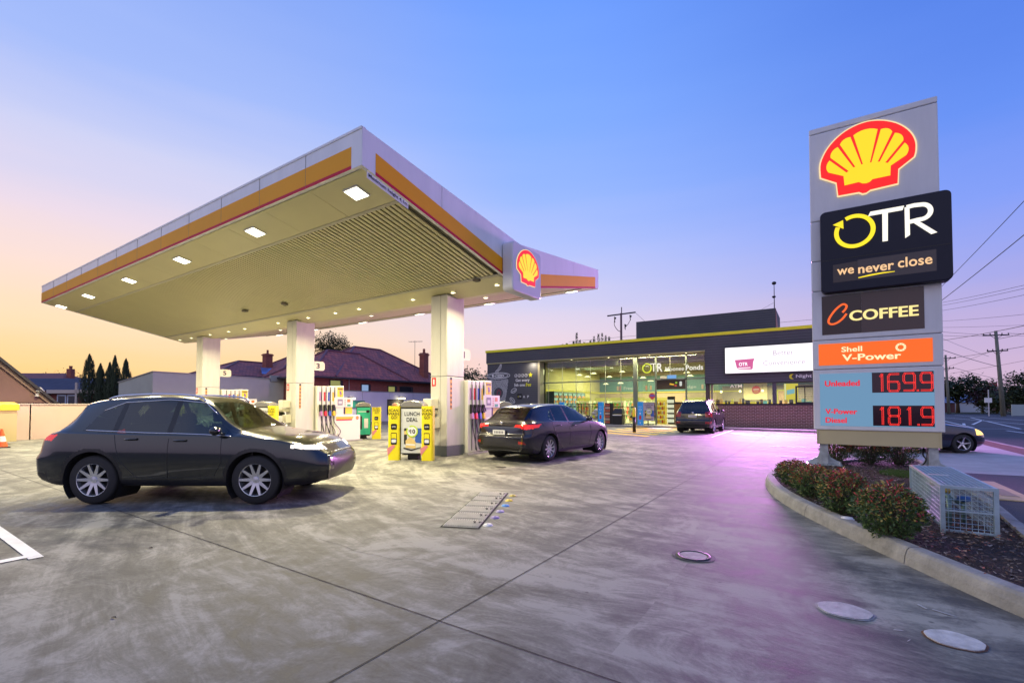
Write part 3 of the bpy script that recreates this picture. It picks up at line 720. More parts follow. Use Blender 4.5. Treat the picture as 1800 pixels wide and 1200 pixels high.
for lx in (.065, 1.84):
    b = B(); b.box(lx - .075, lx + .075, 12.12, 12.38, .14, .58)
    for s_ in (-1, 1):
        P = [(lx + s_ * .075, .5), (lx + s_ * .085, .36), (lx + s_ * .12, .27), (lx + s_ * .22, .21), (lx + s_ * .30, .18), (lx + s_ * .30, .14), (lx + s_ * .075, .14)]
        b.prism(P, fy(12.24), .015); b.prism(P, fy(12.33), .015)
    b.box(lx - .32, lx + .32, 12.0, 12.5, .115, .139)
    for dx in (-.27, .27):
        for dy in (12.06, 12.44): b.cyl((lx + dx, dy, .13), (lx + dx, dy, .18), .018, n=6)
    b.build('leg', M_galv, py, bevel=.004)
b = B(); b.tube(catmull([(1.72, 12.25, .58), (1.70, 12.25, .42), (1.74, 12.22, .33), (1.68, 12.2, .22), (1.5, 12.2, .12)], 5), .014, 6); b.build('cable', M_blk, py, True)
b = B(); pecten(b, F, .985, .985, .872, 6.515, .03, 0, 1, 2); b.build('shell_emblem', [M_pw, M_pr, M_py], py)
# dark brand box
b = B(); P = [(.17, 3.84), (2.15, 3.84), (2.15, 5.56), (.17, 5.56)]
P = rrect(.065, 2.17, 3.80, 5.55, .10)
b.prism(P, frame((0, 12.1, .0238), (.983, 0, 0), (0, 0, .983), (0, -1, 0)), .30)
dk = b.build('dark_sign_box', mat('sign_box_navy', (0.010, 0.012, 0.028), .45, spec=.3), py, bevel=.02)
FD = frame((0, 11.8, .0238), (.983, 0, 0), (0, 0, .983), (0, -1, 0))
b = B(); b.prism([(.07, 4.485), (2.165, 4.485), (2.165, 4.50), (.07, 4.50)], FD, .003); b.build('seam', M_blk, dk)
M_yl = emat('letter_yellow_lit', (255, 226, 20), 1.15); M_wl = emat('letter_white_lit', (255, 248, 232), 1.25)
b = B()
ring = arc(.66, 5.03, .31, .315, 118, -205, 40)
ribbon(b, [(p[0], p[1]) for p in ring], .080, FD, .02)
ax, az = ring[-1]
flatpoly(b, [(.29, 5.235), (.47, 5.30), (.475, 5.115)], FD, .022)
b.build('ring_arrow', M_yl, dk)
b = B()
flatpoly(b, [(.89, 5.29), (.93, 5.375), (1.465, 5.375), (1.44, 5.29)], FD, .02)
flatpoly(b, [(1.115, 4.72), (1.200, 4.72), (1.210, 5.30), (1.120, 5.30)], FD, .02)
flatpoly(b, [(1.47, 4.72), (1.545, 4.77), (1.545, 5.32), (1.47, 5.34)], FD, .02)
ribbon(b, [(1.50, 5.335), (1.62, 5.345), (1.72, 5.335)] + arc(1.72, 5.19, .14, .145, 80, -85, 14) + [(1.66, 5.045), (1.545, 5.03)], .080, FD, .02)
flatpoly(b, [(1.58, 5.02), (1.68, 5.02), (1.95, 4.74), (1.86, 4.72)], FD, .021)
b.build('logo_letters', M_wl, dk)
b = B(); b.prism([(.28, 4.0), (.70, 4.0), (.70, 4.40), (.28, 4.38)], FD, .002); b.build('tag_panel', mat('tag_panel_brown', (0.03, 0.02, 0.022), .08), dk)
b = B(); b.prism([(.702, 4.0), (1.93, 4.0), (1.93, 4.42), (.702, 4.42)], FD, .002); b.build('tag_panel', mat('tag_panel_dark', (0.05, 0.04, 0.045), .15), dk)
b = B(); M_warm = emat('letter_warm_lit', (255, 205, 150), 1.0)
text(b, 'we', FD, .35, .64, 4.15, 4.28, .006, .02); text(b, 'never', FD, .71, 1.29, 4.13, 4.26, .006, .03); text(b, 'close', FD, 1.35, 1.87, 4.145, 4.345, .006, .02)
b.use(1); ribbon(b, [(.71, 4.045), (.9, 4.07), (1.1, 4.085), (1.30, 4.085)], [.018, .03, .026, .012], FD, .007)
b.build('slogan', [M_warm, M_yl], dk)
# coffee panel
b = B(); b.prism([(.07, 2.90), (.75, 2.90), (.75, 3.73), (.07, 3.73)], F, .006); b.use(1).prism([(.751, 2.90), (1.735, 2.90), (1.735, 3.73), (.751, 3.73)], F, .006)
cp_ = b.build('coffee_panel', [mat('coffee_dark', (0.028, 0.012, 0.012), .1), mat('coffee_brown', (0.07, 0.042, 0.04), .15)], py)
b = B(); ribbon(b, catmull([(.43, 3.35), (.485, 3.42), (.50, 3.49), (.43, 3.52), (.31, 3.42), (.21, 3.27), (.185, 3.17), (.235, 3.12), (.33, 3.14), (.43, 3.22), (.50, 3.32)], 5), .040, F, .014)
b.build('script_initial', emat('script_orange_lit', (255, 100, 24), 1.1), cp_)
b = B(); text(b, 'COFFEE', F, .545, 1.65, 3.155, 3.37, .014, .045); b.build('coffee_lettering', emat('letter_cream_lit', (255, 232, 150), 1.1), cp_)
# orange panel
b = B(); b.prism([(0, 2.25), (1.845, 2.25), (1.845, 2.705), (0, 2.705)], F, .008)
op = b.build('orange_panel', emat('orange_panel_lit', (255, 106, 12), 1.0), py)
b = B(); text(b, 'Shell', F, .40, .75, 2.515, 2.625, .014, .03); text(b, 'V-Power', F, .41, 1.37, 2.325, 2.465, .014, .04)
ribbon(b, arc(1.365, 2.555, .065, .065, 0, 360, 28)[:-1], .035, F, .014, True)
for i in range(10):
    a = R(36 * i); b.use(1); flatpoly(b, disc(1.365 + .066 * math.cos(a), 2.555 + .066 * math.sin(a), .008, 6), F, .016); b.use(0)
b.build('fuel_brand_lettering', [emat('letter_pale_lit', (255, 244, 190), 1.05), emat('orange_dot', (255, 150, 60), 1)], op)
# price panel
b = B(); b.prism([(.01, .965), (1.855, .965), (1.855, 2.07), (.01, 2.07)], F, .006)
pp = b.build('price_panel', emat('price_panel_lit', (104, 146, 180), 1.0), py)
b = B(); b.prism([(.90, 1.655), (1.848, 1.655), (1.848, 2.065), (.90, 2.065)], F, .010); b.prism([(.905, .985), (1.848, .985), (1.848, 1.395), (.905, 1.395)], F, .010)
b.build('display_window', mat('led_window', (0.035, 0.012, 0.02), .08), pp)
M_led = emat('led_red', (255, 46, 34), 1.3)
for w_, x1_, z0_, z1_ in (('Unleaded', .70, 1.80, 1.92), ('V-Power', .65, 1.215, 1.325), ('Diesel', .47, 1.03, 1.145)):
    b = B(); text(b, w_, F, .10, x1_, z0_, z1_, .012, .05); b.build('grade_lettering', emat('letter_red_lit', (235, 16, 40), 1.0), pp)
SEG = {'1': [[(.32, .85), (.5, 1), (.5, 0)]], '6': [[(1, .98), (.15, .98), (0, .85), (0, .12), (.12, 0), (.88, 0), (1, .12), (1, .42), (.88, .54), (0, .54)]],
       '9': [[(0, .02), (.88, .02), (1, .14), (1, .88), (.88, 1), (.12, 1), (0, .88), (0, .58), (.12, .46), (1, .46)]],
       '8': [[(.12, .5), (0, .38), (0, .12), (.12, 0), (.88, 0), (1, .12), (1, .38), (.88, .5), (.12, .5), (0, .62), (0, .88), (.12, 1), (.88, 1), (1, .88), (1, .62), (.88, .5)]]}
def led(b, ch, x, z, w, h_):
    for pa in SEG[ch]:
        pts = [(x + p[0] * w, z + p[1] * h_) for p in pa]
        for off in (-.012, .012):
            for (ax_, az_), (bx_, bz_) in zip(pts[:-1], pts[1:]):
                L_ = math.dist((ax_, az_), (bx_, bz_)); n_ = max(1, int(L_ / .0155)); nx, nz = -(bz_ - az_) / L_ * off, (bx_ - ax_) / L_ * off
                for i in range(n_ + 1):
                    t_ = i / n_; flatpoly(b, disc(ax_ + (bx_ - ax_) * t_ + nx, az_ + (bz_ - az_) * t_ + nz, .0075, 6), F, .013)
for zz, s_ in ((1.685, '1699'), (1.015, '1819')):
    xs_ = (.98, 1.16, 1.40, 1.66)
    for ch, x_ in zip(s_, xs_): b = B(); led(b, ch, x_, zz, .165, .345); b.build('price_digit', M_led, pp)
    b = B()
    for q in (1.60, 1.62):
        for w_ in (0, .02): flatpoly(b, disc(q, zz - .004 + w_, .009, 6), F, .013)
    b.build('decimal_point', M_led, pp)
for z in (1.85, 1.2): area_light('price_glow', (1.37, 11.9, z), .8, 1.5, (1, .12, .08), (R(-90), 0, 0), .35)
area_light('panel_glow', (.9, 11.9, 2.4), 1.6, 3, (1, .42, .08), (R(-90), 0, 0), .4)

# ================================================================== shop
M_side = mat('dark_siding', (0.075, 0.077, 0.09), 0.6, 0.0, var=.1, scale=.8)
M_sidg = mat('siding_groove', (0.018, 0.018, 0.024), 0.7)
M_yel = mat('trim_yellow', (0.85, 0.80, 0.02), .45)
M_frame = mat('window_frame_green', (0.16, 0.19, 0.15), .4, .3)
M_alu = mat('window_mullion', (0.42, 0.42, 0.34), .4, .3)
M_drk = mat('dark_metal', (0.022, 0.022, 0.026), .4, .3)
def glass_mat(name, tint, gl=0.1, rough=0.02):
    m = bpy.data.materials.new(name); m.use_nodes = True; t = m.node_tree; t.nodes.clear()
    o = t.nodes.new('ShaderNodeOutputMaterial'); a = t.nodes.new('ShaderNodeBsdfTransparent'); g = t.nodes.new('ShaderNodeBsdfGlossy'); x = t.nodes.new('ShaderNodeMixShader')
    fr_ = t.nodes.new('ShaderNodeFresnel'); fr_.inputs[0].default_value = 1.45
    mr = t.nodes.new('ShaderNodeMapRange'); t.links.new(fr_.outputs[0], mr.inputs[0]); mr.inputs[1].default_value = 0; mr.inputs[2].default_value = 1; mr.inputs[3].default_value = gl * .4; mr.inputs[4].default_value = 1
    a.inputs[0].default_value = (*tint, 1); g.inputs['Roughness'].default_value = rough
    t.links.new(mr.outputs[0], x.inputs[0]); t.links.new(a.outputs[0], x.inputs[1]); t.links.new(g.outputs[0], x.inputs[2]); t.links.new(x.outputs[0], o.inputs[0])
    return m
M_glass = glass_mat('shop_glass', (.84, .90, .80), .12)
shop = thing('convenience_shop', 'low dark-clad petrol station shop with yellow roof band and lit glass front', 'shop', (-9.3, 35, 0))
def siding(name, x0, x1, y, z0, z1, th=.12, parent=shop, pitch=.155):
    b = B(); b.use(1).box(x0, x1, y + .02, y + th, z0, z1); b.use(0); z = z0
    while z < z1 - .01:
        h_ = min(pitch - .018, z1 - z)
        b.hexa([(x0, y, z), (x1, y, z), (x1, y + .019, z), (x0, y + .019, z), (x0, y + .006, z + h_), (x1, y + .006, z + h_), (x1, y + .019, z + h_), (x0, y + .019, z + h_)]); z += pitch
    return b.build(name, [M_side, M_sidg], parent)
siding('parapet_cladding', -22.2, -5.75, 29.93, 4.74, 5.56)
siding('upper_cladding', -5.745, 3.5, 29.9, 2.70, 5.56)
siding('wall_cladding', -22.15, -17.48, 30.02, .13, 4.72)
b = B(); b.box(-22.24, 3.54, 29.86, 30.1, 5.565, 5.745); b.box(-22.24, -22.1, 29.9, 42.4, 5.57, 5.74); b.build('roof_band', M_yel, shop, bevel=.01)
b = B(); b.box(-22.1, 3.45, 30.1, 42.4, 5.45, 5.55); b.build('roof', mat('roof_grey', (0.12, .12, .13), .7), shop)
b = B(); b.box(-22.2, -22.0, 30.15, 42.4, .0, 5.45); b.box(3.35, 3.5, 30.05, 42.4, 0, 5.45); b.box(-22, 3.35, 42.2, 42.4, 0, 5.45); b.build('outer_wall', M_side, shop)
b = B(); b.box(-22.18, -5.76, 29.95, 30.58, 4.66, 4.735); b.build('entry_soffit', mat('entry_soffit', (.45, .43, .22), .6), shop)
b = B(); b.box(-17.475, -17.3, 30.0, 30.6, .13, 4.66); b.build('corner_trim', mat('corner_trim', (.42, .38, .24), .5), shop)
b = B(); b.box(-5.77, -5.75, 29.92, 30.6, 2.68, 4.66); b.box(-5.74, 3.45, 29.95, 30.2, 2.655, 2.695); b.build('box_underside', M_drk, shop)
# small downlights in the soffit
for x in (-21, -19.2, -17.6, -14.8, -12.0, -9.2, -6.9):
    b = B(); b.lathe([(.05, -.012), (.0001, -.014)], (x, 30.2, 4.66), 12); b.build('soffit_light', M_glow, shop)
area_light('entry_lamp', (-9.0, 30.15, 4.6), 5, 160, (1, .86, .5), (0, 0, 0), .2)
area_light('wall_washer', (-17.9, 29.7, 4.6), .3, 30, (1, .85, .6), (0, 0, 0), .2)
# glass front
b = B(); b.box(-17.3, -8.95, 30.60, 30.612, .15, 4.64); b.box(-8.95, -7.0, 30.60, 30.612, 3.12, 4.64); b.box(-7.0, -5.77, 30.60, 30.612, .15, 4.64)
b.build('window_pane', M_glass, shop)
b = B()
for x in (-16.89, -15.75, -14.63, -13.52, -12.40, -11.28, -8.0): b.box(x - .012, x + .012, 30.585, 30.63, 3.13 if x == -8.0 else .15, 4.64)
b.box(-17.3, -5.77, 30.56, 30.64, 4.60, 4.66); b.box(-17.3, -9.0, 30.56, 30.66, .12, .2); b.build('glazing_bars', M_alu, shop)
b = B(); b.box(-10.38, -10.12, 30.45, 30.7, .12, 4.66)
b.build('post', M_frame, shop, bevel=.01)
b = B(); b.box(-17.3, -5.77, 30.55, 30.65, 3.03, 3.11); b.box(-8.96, -8.86, 30.55, 30.65, .12, 4.6); b.box(-7.05, -6.96, 30.55, 30.65, .12, 4.6)
b.build('transom', M_frame, shop)
b = B(); b.box(-8.86, -7.05, 30.62, 30.68, 2.42, 3.03); b.use(1)
FDh = fy(30.618)
b.use(1); b.prism([(-8.05, 2.72), (-7.78, 2.68), (-7.74, 2.76), (-8.02, 2.82)], FDh, .004); b.use(2); b.prism(disc(-7.62, 2.84, .07), FDh, .004)
b.use(3); b.prism(rrect(-7.42, -7.27, 2.62, 2.92, .05), FDh, .004); b.use(4); b.prism(disc(-7.66, 2.66, .05, 12, 1.6), FDh, .004)
b.build('door_header', [mat('header_brown', (.045, .03, .014), .5), emat('picture_yellow', (255, 200, 40), .8), emat('picture_lime', (150, 200, 50), .8), emat('picture_white', (225, 230, 220), .8), emat('picture_red', (220, 80, 60), .8)], shop)
b = B(); b.box(-8.15, -7.6, 30.5, 30.56, 3.11, 3.33); b.use(1); b.box(-8.6, -8.2, 30.5, 30.56, 3.11, 3.28)
b.build('door_sticker', [emat('notice_blue', (110, 170, 230), .9), mat('notice_cream', (.5, .48, .36), .6)], shop)
# blinds behind the upper glass
b = B(); b.box(-17.2, -11.5, 30.8, 30.82, 4.2, 4.55); b.build('window_blind', mat('blind_cream', (.5, .48, .34), .7), shop)
# interior shell
M_floor = mat('shop_floor', (.38, .34, .26), .35, var=.08, scale=2)
b = B(); b.box(-17.3, 3.3, 30.7, 41.2, .10, .128); b.build('floor', M_floor, shop)
b = B(); b.box(-17.3, 3.3, 30.75, 41.2, 4.66, 4.70); b.build('ceiling', mat('shop_ceiling', (.11, .08, .035), .7, var=.15, scale=1), shop)
b = B(); b.box(-22, 3.3, 41.2, 41.3, .1, 4.7); b.use(1).box(-17.3, 3.3, 41.17, 41.2, 2.62, 4.0); b.use(2).box(-17.3, 3.3, 41.14, 41.2, 2.48, 2.60)
b.build('back_wall', [mat('inner_wall_brown', (.22, .16, .1), .7), mat('wall_teal', (.03, .10, .10), .6), emat('stripe_lit_yellow', (235, 215, 30), .9)], shop)
b = B(); b.box(-17.35, -17.25, 30.8, 41.2, .1, 4.7); b.use(1).box(-17.25, -17.2, 30.8, 41.2, 2.46, 2.62)
b.build('side_wall', [mat('inner_wall_olive', (.3, .27, .12), .7), emat('stripe_lit_yellow', (235, 215, 30))], shop)
b = B()
for i in range(5): b.box(-17.2, 3.3, 32 + i * 2.0, 32.25 + i * 2.0, 4.35, 4.6)
b.build('ceiling_beam', mat('beam_olive', (.26, .23, .12), .6), shop)
b = B(); FB = fy(41.13)
text(b, 'Freezer', FB, -14.9, -13.5, 2.80, 3.08, .01, .02); text(b, 'Fridge', FB, -9.9, -8.6, 2.78, 3.08, .01, .02)
b.build('category_lettering', emat('letter_soft_white', (225, 225, 200), .8), shop)
b = B()
for x, k_ in ((-15.55, 0), (-15.3, 1), (-12.9, 1), (-12.5, 2), (-8.2, 0), (-7.8, 1)):
    b.use(k_); b.prism(rrect(x, x + .16, 2.75, 3.15, .06), FB, .01)
b.build('category_pictures', [emat('pic_peach', (230, 170, 120), .8), emat('pic_red', (205, 60, 45), .8), emat('pic_amber', (220, 150, 60), .8)], shop)
# partition between the shop floor and the kitchen, kitchen windows over the brick wall
b = B(); b.box(-5.77, -5.55, 30.15, 30.4, .12, 2.66); b.use(1).box(-5.5, -5.38, 30.3, 30.42, 1.5, 2.66)
b.build('corner_post', [mat('post_brown', (.07, .05, .05), .5), mat('post_cream', (.5, .45, .32), .5)], shop)
b = B(); b.box(-5.4, 3.4, 30.22, 30.23, 1.55, 2.66); b.build('kitchen_window', M_glass, shop)
b = B(); b.box(-2.21, -2.01, 30.0, 30.24, 1.50, 2.66); b.use(1).box(-5.45, 3.42, 29.98, 30.3, 1.40, 1.50)
b.build('window_post', [M_side, M_drk], shop)
# brick wall
def brick_mat(name, c1, c2, mortar, sc, bw=.5, rh=.25, plane='xz', rough=.8):
    m = bpy.data.materials.new(name); m.use_nodes = True; t = m.node_tree; b_ = t.nodes['Principled BSDF']; n = t.nodes.new; l = t.links.new
    g = n('ShaderNodeTexCoord'); sp = n('ShaderNodeSeparateXYZ'); cb = n('ShaderNodeCombineXYZ'); l(g.outputs['Object'], sp.inputs[0])
    l(sp.outputs['XYZ'.index(plane[0].upper())], cb.inputs[0]); l(sp.outputs['XYZ'.index(plane[1].upper())], cb.inputs[1])
    q = n('ShaderNodeTexBrick'); l(cb.outputs[0], q.inputs[0]); q.inputs['Scale'].default_value = sc
    q.inputs['Color1'].default_value = (*c1, 1); q.inputs['Color2'].default_value = (*c2, 1); q.inputs['Mortar'].default_value = (*mortar, 1)
    q.inputs['Mortar Size'].default_value = .012; q.inputs['Mortar Smooth'].default_value = .2; q.inputs['Brick Width'].default_value = bw; q.inputs['Row Height'].default_value = rh
    l(q.outputs[0], b_.inputs['Base Color']); b_.inputs['Roughness'].default_value = rough
    bp = n('ShaderNodeBump'); bp.inputs['Strength'].default_value = .4; bp.inputs['Distance'].default_value = .01; bp.invert = True; l(q.outputs['Fac'], bp.inputs['Height']); l(bp.outputs[0], b_.inputs['Normal'])
    return m
M_brick = brick_mat('shop_brick', (.17, .075, .06), (.11, .05, .045), (.40, .30, .27), 1.0, .235, .086)
b = B(); b.box(-5.5, 3.45, 30.02, 30.2, .115, 1.40); b.build('brick_wall', M_brick, shop)
b = B(); b.box(.2, 3.4, 30.26, 30.3, 1.5, 2.66); b.build('inner_dark', M_drk, shop)
# night service window
b = B(); fw = fy(29.97)
for q in ((-1.10, -.2, 1.50, 1.58), (-1.10, -.2, 2.38, 2.46), (-1.10, -1.02, 1.58, 2.38), (-.28, -.2, 1.58, 2.38), (-.68, -.64, 1.58, 2.38)): b.box(q[0], q[1], 29.9, 30.04, q[2], q[3])
b.use(1)
for i in range(7): b.box(-1.0, -.3, 29.95, 29.97, 1.64 + i * .1, 1.66 + i * .1)
b.build('service_hatch', [M_drk, mat('hatch_grille', (.4, .4, .36), .4, .4)], shop)
# kitchen interior: counter, menu boards, lamps
b = B(); b.box(-5.4, 3.2, 33.6, 33.7, .1, 2.66); b.use(1).box(-5.4, -4.2, 33.55, 33.6, 2.3, 2.35); b.use(2).box(-4.1, -2.75, 33.5, 33.58, 1.75, 2.85); b.use(1).box(-5.4, -2.3, 31.0, 31.06, 1.44, 1.58)
b.use(3).box(-2.15, -1.8, 33.5, 33.6, 1.0, 2.30); b.use(1).box(-2.22, -2.15, 33.48, 33.6, 1.0, 2.36); b.box(-2.22, -1.73, 33.48, 33.6, 2.3, 2.36)
b.build('kitchen_wall', [mat('kitchen_wall', (.26, .23, .18), .6), emat('stripe_lit_yellow', (0, 0, 0)), mat('kitchen_board', (.55, .48, .30), .6), mat('kitchen_door', (.30, .2, .13), .6)], shop)
b = B(); FK = fy(33.48)
text(b, 'ATM', fy(30.2), -4.42, -3.78, 2.44, 2.62, .006, .02)
b.build('atm_lettering', mat('vinyl_pale', (.62, .58, .50), .5, emit=(.5, .45, .38), es=.6), shop)
b = B(); b.prism(disc(-3.37, 2.38, .25, 28), FK, .02); b.use(1); text(b, 'Daily', FK, -3.56, -3.18, 2.38, 2.50, .025, .02) if False else None
for q in ((-3.53, 2.36, .32, .08),): b.use(1); b.prism([(q[0], q[1]), (q[0] + q[2], q[1] + .02), (q[0] + q[2], q[1] + q[3] + .02), (q[0], q[1] + q[3])], FK, .024)
b.use(2); b.prism(rrect(-3.5, -3.24, 2.22, 2.31, .03), FK, .024)
b.build('round_red_sign', [emat('sign_red_lit', (215, 45, 25), .9), emat('sign_pink', (255, 190, 170), .9), emat('sign_orange', (240, 130, 50), .9)], shop)
b = B(); b.prism([(-1.69, 1.60), (-1.0, 1.60), (-1.0, 2.63), (-1.69, 2.63)], fy(30.9), .01); b.use(1); b.prism([(-1.56, 2.0), (-1.17, 2.08), (-1.17, 2.34), (-1.56, 2.26)], fy(30.88), .01)
b.use(2); b.prism([(-1.66, 1.6), (-1.60, 1.6), (-1.60, 2.63), (-1.66, 2.63)], fy(30.88), .008)
b.build('yellow_poster', [emat('poster_yellow', (250, 222, 20), .95), emat('poster_blue', (130, 195, 225), .95), emat('poster_white', (255, 250, 210), .95)], shop)
b = B()
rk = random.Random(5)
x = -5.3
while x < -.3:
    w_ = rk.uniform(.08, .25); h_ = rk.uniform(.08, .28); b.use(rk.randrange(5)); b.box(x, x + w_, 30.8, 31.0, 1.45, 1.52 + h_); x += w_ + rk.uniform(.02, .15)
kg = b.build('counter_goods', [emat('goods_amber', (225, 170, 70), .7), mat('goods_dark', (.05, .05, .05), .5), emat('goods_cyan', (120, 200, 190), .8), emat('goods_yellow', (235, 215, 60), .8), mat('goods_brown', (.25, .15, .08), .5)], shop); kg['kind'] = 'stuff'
M_bulb = emat('bulb_lit', (255, 236, 170), 5.0)
for x, z in ((-5.36, 2.28), (-4.24, 2.30), (-2.97, 2.31)):
    b = B(); b.cyl((x, 33, z + .08), (x, 33, 2.66), .008, n=6); b.use(1).ball((x, 33, z), .075, 8)
    b.build('pendant_bulb', [M_drk, M_bulb], shop, True)
area_light('kitchen_lamp', (-2.6, 31.8, 2.6), 4.5, 420, (1, .84, .52), (0, 0, 0), 1.5)
area_light('shop_lamp', (-11.5, 35.8, 4.3), 9, 3000, (1.0, .92, .55), (0, 0, 0), 7)
area_light('fridge_lamp', (-16.5, 35, 2.2), 6, 240, (.7, 1, .95), (0, R(-90), R(0)), 1.5)
# round pendant shop lamps
M_shade = emat('lamp_shade_lit', (255, 240, 185), 2.2)
for x, y, z in ((-19.02 + 2.6, 35.0, 3.85), (-16.0, 35.6, 3.72), (-15.0, 34.6, 3.9), (-14.4, 36.4, 3.70), (-13.16, 36, 4.05), (-12.1, 36, 3.62), (-15.2, 37.6, 3.18), (-13.30, 36, 3.14), (-11.47, 36, 3.52), (-10.88, 36, 3.26), (-9.2, 34.5, 3.9), (-8.18, 36, 3.80), (-7.78, 35.2, 3.50)):
    b = B(); b.cyl((x, y, z + .13), (x, y, 4.66), .01, n=6); b.use(1).lathe([(.001, .1), (.12, .1), (.14, .06), (.26, .0), (.0001, -.005)], (x, y, z), 20)
    b.build('pendant_lamp', [M_drk, M_shade], shop, True)
# upper plant screen on the roof
siding('roof_box_cladding', -11.33, -2.26, 34.0, 5.5, 7.6)
b = B(); b.box(-11.33, -2.26, 34.12, 38.0, 5.5, 7.58); b.build('roof_box', M_side, shop)
b = B(); P = [(34.02, 5.5), (38.0, 5.5), (34.02, 7.6)]; b.prism(P, fx(-2.255), .01); b.build('roof_box_side', mat('cladding_lit_orange', (.42, .12, .06), .5), shop)  # end face of the dark box, orange light put into its colour
# mast with camera on the roof
t = thing('rooftop_mast', 'thin dark mast with two camera heads on the shop roof box', 'mast', (-2.5, 36.6, 7.5))
b = B(); b.cyl((-2.5, 36.6, 7.4), (-2.5, 36.6, 9.75), .035, .02, 8); b.tube([(-2.55, 36.6, 8.45), (-4.2, 36.6, 7.6)], .008, 5); b.build('pole', M_drk, t)
b = B(); b.ball((-2.5, 36.6, 9.8), .13, 8, (1.1, 1, .9)); b.build('camera_head', M_drk, t, True)
b = B(); b.lathe([(.001, .07), (.1, .06), (.13, 0), (.05, -.08), (.001, -.09)], (-2.52, 36.6, 8.85), 12); b.build('lower_head', M_drk, t, True)

# ---- wall writing: coffee cup drawing and offer
M_vin = mat('vinyl_white', (.80, .80, .80), .5)
M_viy = mat('vinyl_yellow', (.70, .68, .03), .5)
FW = fy(30.015)
b = B()
cx, rz_ = -21.08, 3.72
def cupx(z): return 1.08 - .46 * (3.6 - z) / 2.3
def E2(rx, rz, dx=0, dz=0): return [(cx + dx + rx * math.cos(R(a)), rz_ + dz + rz * math.sin(R(a))) for a in range(0, 360, 8)]
ribbon(b, E2(1.10, .24), .035, FW, .004, True); ribbon(b, E2(.93, .175, 0, -.01), .03, FW, .004, True); ribbon(b, E2(.45, .085, .1, -.02), .05, FW, .004, True)
flatpoly(b, [(cx - .62, 3.82), (cx - .45, 3.84), (cx - .42, 3.62), (cx - .58, 3.62)], FW, .004); ribbon(b, E2(.2, .04, .15, -.03), .03, FW, .004, True)
for k_ in range(17):
    r_ = .46 + k_ * .085; run = []
    for a in range(0, 361, 5):
        x_ = cx + .03 + r_ * math.cos(R(a)) * (1 + .02 * math.sin(3 * R(a) + k_)); z_ = 2.35 + r_ * 1.02 * math.sin(R(a))
        topz = 3.47 - .06 * 0 - .13 * (1 - min(1, ((x_ - cx) / 1.05) ** 2)) + .06
        ok = 1.36 < z_ < topz and abs(x_ - cx) < cupx(z_) - .02
        if ok: run.append((x_, z_))
        if (not ok or a == 360) and len(run) > 1: ribbon(b, run, .032, FW, .004); run = []
        elif not ok: run = []
for dx in (-.09, 0, .09, .18):
    ribbon(b, catmull([(cx + dx - .12, 3.88), (cx + dx - .2, 4.05), (cx + dx * 1.1, 4.2), (cx + dx + .1, 4.32), (cx + .2 + dx * .6, 4.5), (cx + .24 + dx * .4, 4.62)], 5), .028, FW, .004)
for bx, bz, rot in ((-19.62, 2.52, 25), (-19.75, 1.78, -42)):
    P = [(bx + .27 * math.cos(R(a)) * math.cos(R(rot)) - .15 * math.sin(R(a)) * math.sin(R(rot)), bz + .27 * math.cos(R(a)) * math.sin(R(rot)) + .15 * math.sin(R(a)) * math.cos(R(rot))) for a in range(0, 360, 15)]
    ribbon(b, P, .035, FW, .004, True); ribbon(b, [(bx - .2 * math.cos(R(rot)), bz - .2 * math.sin(R(rot))), (bx + .03, bz - .03), (bx + .2 * math.cos(R(rot)), bz + .2 * math.sin(R(rot)))], .04, FW, .004)
b.build('cup_drawing', M_vin, shop)
b = B(); ribbon(b, catmull([(cx + .15, 2.5), (cx + .05, 2.6), (cx - .08, 2.45), (cx - .1, 2.25), (cx + .02, 2.15), (cx + .18, 2.25)], 5), .07, FW, .005); ribbon(b, catmull([(cx + .2, 2.55), (cx + .25, 2.4), (cx + .2, 2.2)], 4), .05, FW, .005)
b.build('cup_emblem', mat('vinyl_maroon', (.30, .02, .06), .5), shop)
b = B()
for i in range(4):
    x_ = -19.42 + i * .305; ribbon(b, disc(x_, 3.66, .115, 18), .028, FW, .004, True); ribbon(b, [(x_ - .05, 3.66), (x_ - .01, 3.61), (x_ + .07, 3.72)], .03, FW, .004)
b.build('stamp_row', M_vin, shop)
for w_, q in (('Get every', (-19.45, -18.2, 3.14, 3.42)), ('5th one', (-19.58, -18.62, 2.84, 3.06)), ('A', (-18.78, -18.6, 1.96, 2.14)), ('P', (-18.4, -18.26, 1.96, 2.14))):
    b = B(); text(b, w_, FW, *q, .004, .03); b.build('offer_lettering', M_vin, shop)
b = B(); st = []
for i in range(10):
    a = R(90 + 36 * i); r_ = .21 if i % 2 == 0 else .095; st.append((-18.12 + r_ * math.cos(a), 3.68 + r_ * math.sin(a)))
b.add([FW(p[0], p[1], .004) for p in st] + [FW(-18.12, 3.68, .004)], [(i, (i + 1) % 10, 10) for i in range(10)])
text(b, 'free', FW, -18.55, -18.06, 2.82, 3.12, .004, .03, .3)
b.build('offer_star', M_viy, shop)
b = B(); b.prism(rrect(-19.32, -18.85, 1.86, 2.28, .09), FW, .004); b.use(1); ribbon(b, disc(-19.2, 2.06, .045, 16), .018, FW, .008, True); b.use(2); text(b, 'TR', FW, -19.13, -18.93, 2.02, 2.11, .008, .03)
b.build('app_badge', [M_blk, M_viy, M_vin], shop)
